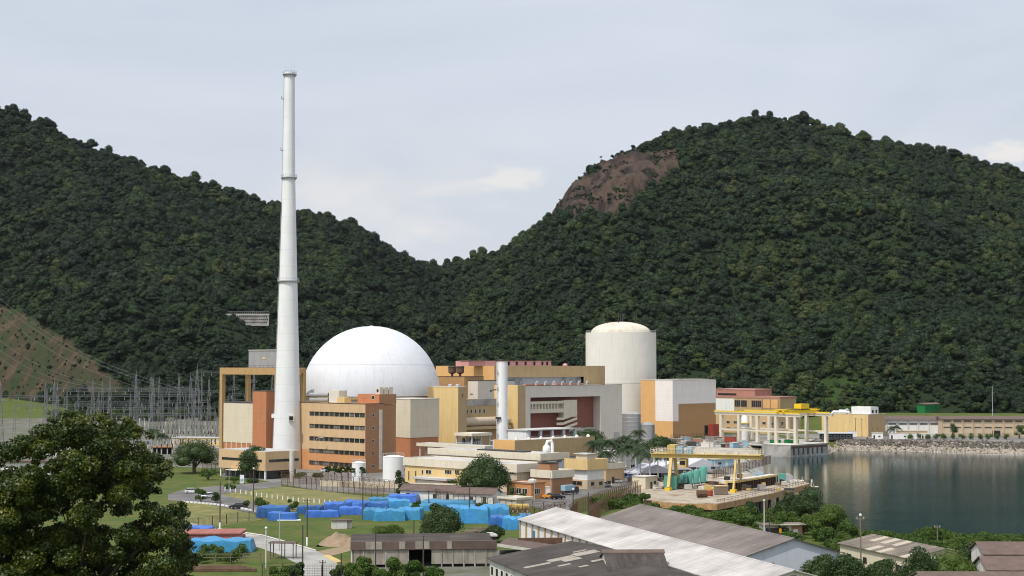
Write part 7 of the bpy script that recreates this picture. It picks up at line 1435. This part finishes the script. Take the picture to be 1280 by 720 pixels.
for k, (px, py, h, w) in enumerate(((800, 602, 50, 34), (812, 604, 46, 32), (822, 602, 44, 30), (832, 600, 42, 28))): palm(px, py, h, w, 'palm with hanging fronds in front of the broad flat-crowned tree', 'palms below the flat tree')
palm(797, 568, 36, 24, 'single dark palm in front of the steel silos', None); palm(1116, 548, 21, 22, 'bushy palm on the far shore before the grey range', None); palm(193, 561, 30, 24, 'palm left of two beside the brown shelter', None); palm(203, 563, 26, 22, 'palm right of two beside the brown shelter', None)
tree(1189, 548, 16, 20, 'small dark tree before the beige hall on the far shore', nb=6, n=500); bush(1272, 548, 18, 22, 'green tree at the right edge of the far shore')
for k in range(12): bush(1135 + k * 11, 549, 14, 8, 'low scrub bush along the top of the far rocks', n=260, nb=4, group='scrub on the far shore')
# shore greenery
for k in range(46):
    q = k / 45; px = 792 + 235 * q + rt.uniform(-5, 5); Y = 432 - 45 * q + rt.uniform(-14, 16); h = (rt.uniform(1.4, 2.6) if px < 925 else rt.uniform(3, 5.5)); bush(px, 0, rt.uniform(22, 34), h * F / Y, 'bright green shore bush in the belt between the dock and the grey shed', base=at(px, Y), n=900, nb=8, leaf=.38, group='bushes between the dock and the grey shed')
for k, (px, Y, w, h, lab) in enumerate(((1012, 395, 60, 50, 'tall loose green tree at the right end of the shore belt'), (1036, 372, 56, 46, 'round green tree right of the tallest shore tree'), (985, 410, 46, 36, 'middling green tree beside the shore kiosk'), (1056, 362, 36, 30, 'small green tree at the end of the shore belt by the water'), (935, 412, 30, 26, 'round bright bush tree in front of the dock piles'))):
    tree(px, 0, w, h, lab, base=at(px, Y), mat=m_leafb if k % 2 else m_leaf, nb=16, n=2800, leaf=.36, bare=.12)
for k in range(14):
    px = 744 + k * 4.6 + rt.uniform(-4, 4); x, y, _ = gp(px, 634 - k * .35 + rt.uniform(-4, 4)); bush(px, 0, rt.uniform(16, 26), rt.uniform(9, 15), 'green bush on the bank between the inner road fence and the dock', base=(x, y, 0), n=500, nb=6, group='bushes on the dock bank')
for k in range(44):
    px = 1062 + k * 5.6 + rt.uniform(-4, 4); Y = 366 - k * .25 + rt.uniform(-4, 8); bush(px, 0, rt.uniform(18, 34), rt.uniform(12, 20), 'leafy green bush in the hedge along the near shore at the right', base=at(px, Y, -.6), n=650, nb=7, leaf=.36, group='hedge along the near shore')
for k, (px, Y, w, h, lab) in enumerate(((1022, 280, 66, 44, 'dark round tree against the pale blue gable'), (1060, 276, 62, 44, 'dark tree in front of the patched-roof house, left'), (1100, 275, 58, 38, 'olive tree in front of the patched-roof house, right'), (1145, 279, 62, 48, 'dark tree beside the patched-roof house door'), (1185, 281, 84, 54, 'bright green spreading tree before the brown-roofed houses'), (1206, 300, 46, 46, 'green tree behind the spreading tree at the right'), (1165, 352, 22, 34, 'slim bright tree standing against the water'))):
    hh = zz({0: 690, 1: 686, 2: 690, 3: 682, 4: 684, 5: 672, 6: 652}[k], Y); tree(px, 0, w, hh * F / Y, lab, base=at(px, Y), mat=(m_leafb if k in (4, 6) else m_leaf), nb=20, n=4200, leaf=.32, bare=.1)
for k in range(40):
    px = rt.uniform(1040, 1300); Y = rt.uniform(300, 352)
    if 62 < (px - 640) / F * Y < 92 and Y < 335: continue
    bush(px, 0, rt.uniform(24, 40), rt.uniform(12, 22), 'green scrub bush filling the ground between the near shore and the houses', base=at(px, Y), n=650, nb=7, leaf=.36, group='scrub behind the shore houses')
for k in range(24):
    px = rt.uniform(935, 1062); Y = rt.uniform(330, 385); bush(px, 0, rt.uniform(26, 40), rt.uniform(14, 26), 'green scrub bush round the red and white kiosk', base=at(px, Y), n=650, nb=7, leaf=.36, group='scrub round the kiosk')
for k in range(7): bush(215 + k * 17, 0, 30, 20, 'tall weeds and scrub in the grass beside the big dark tree', base=gp(226 + k * 13, 696 + (k % 3) * 3), n=420, nb=6, leaf=.3, group='scrub beside the big tree')
# the great dark tree on the near slope
def big_tree():
    Y = 150; x = (100 - 640) / F * Y; z0 = gz(x, Y); t = thing('mango_tree', 'huge dark leafy tree filling the lower left corner', 'tree', (x, Y, z0)); rb = np.random.default_rng(4)
    outline = [(20, 600, 34), (8, 660, 40), (30, 560, 24), (62, 550, 30), (95, 540, 28), (120, 535, 24), (150, 548, 28), (178, 570, 26), (170, 600, 30), (200, 590, 18), (120, 590, 40), (70, 610, 42), (205, 640, 26), (222, 660, 22), (190, 670, 32), (215, 700, 30), (150, 690, 36), (100, 680, 36), (50, 690, 44), (232, 690, 12), (165, 545, 18), (90, 530, 15), (135, 528, 14), (52, 540, 16), (0, 720, 44), (100, 740, 50), (180, 740, 44), (238, 715, 10), (-40, 640, 50), (-60, 700, 50), (30, 630, 36), (130, 640, 26), (226, 590, 8)]
    bl = []; O = np.array(outline, float)
    while len(bl) < 700:
        px, py = rb.uniform(-90, 248), rb.uniform(516, 770)
        dd = O[:, 2] * 1.02 - np.hypot(O[:, 0] - px, O[:, 1] - py)
        if dd.max() < 4: continue
        if 92 < px < 150 and 628 < py < 700 and rb.uniform() < .2: continue         # the hollow that shows the limbs
        rr_ = min(rb.uniform(10, 21), max(7, dd.max() * .9)) * Y / F; dep = 7.5 * min(1, (dd.max() + 14) / 40)
        bl.append(((px - 640) / F * Y - x, rb.uniform(-dep, dep), zz(py, Y) - z0, rr_, rr_ * .72))
    V = leaves(rb, bl, 270000, .25, up=.2, core=.5, lo=-.8, jit=.7, flat=.3); put('crown', leafmesh('crown', V, m_leafn), t)
    mb = MB(); mb.tube([(0, 0, -1), (.3, 0, 4), (.2, .2, 9), (.4, 0, 13)], [.75, .6, .45, .3], 10)
    for k in range(14):
        b = bl[(k * 9) % len(bl)]; mb.tube([(.2, 0, 3.5 + (k % 5)), (b[0] * .45, b[1] * .5, 5 + (b[2] - 5) * .5), (b[0], b[1], b[2])], [.34, .2, .06], 7)
    mb.build('trunk', m_bark, t)
big_tree()
# ------------------------------------------------------------------ a little damp sea air between here and the hills
hz_m = bpy.data.materials.new('sea_air'); hz_m.use_nodes = True; _t = hz_m.node_tree; _t.nodes.remove(_t.nodes['Principled BSDF'])
_v = _t.nodes.new('ShaderNodeVolumePrincipled'); _v.inputs['Color'].default_value = (.86, .92, 1, 1); _v.inputs['Density'].default_value = .000011; _v.inputs['Anisotropy'].default_value = .2
_t.links.new(_v.outputs[0], _t.nodes['Material Output'].inputs['Volume'])
struct(MB().box(-5050, 5050, -400, 5600, -12, 470).build('haze', hz_m), 'stuff')
SC.cycles.volume_bounces = 0; SC.cycles.volume_step_rate = 4
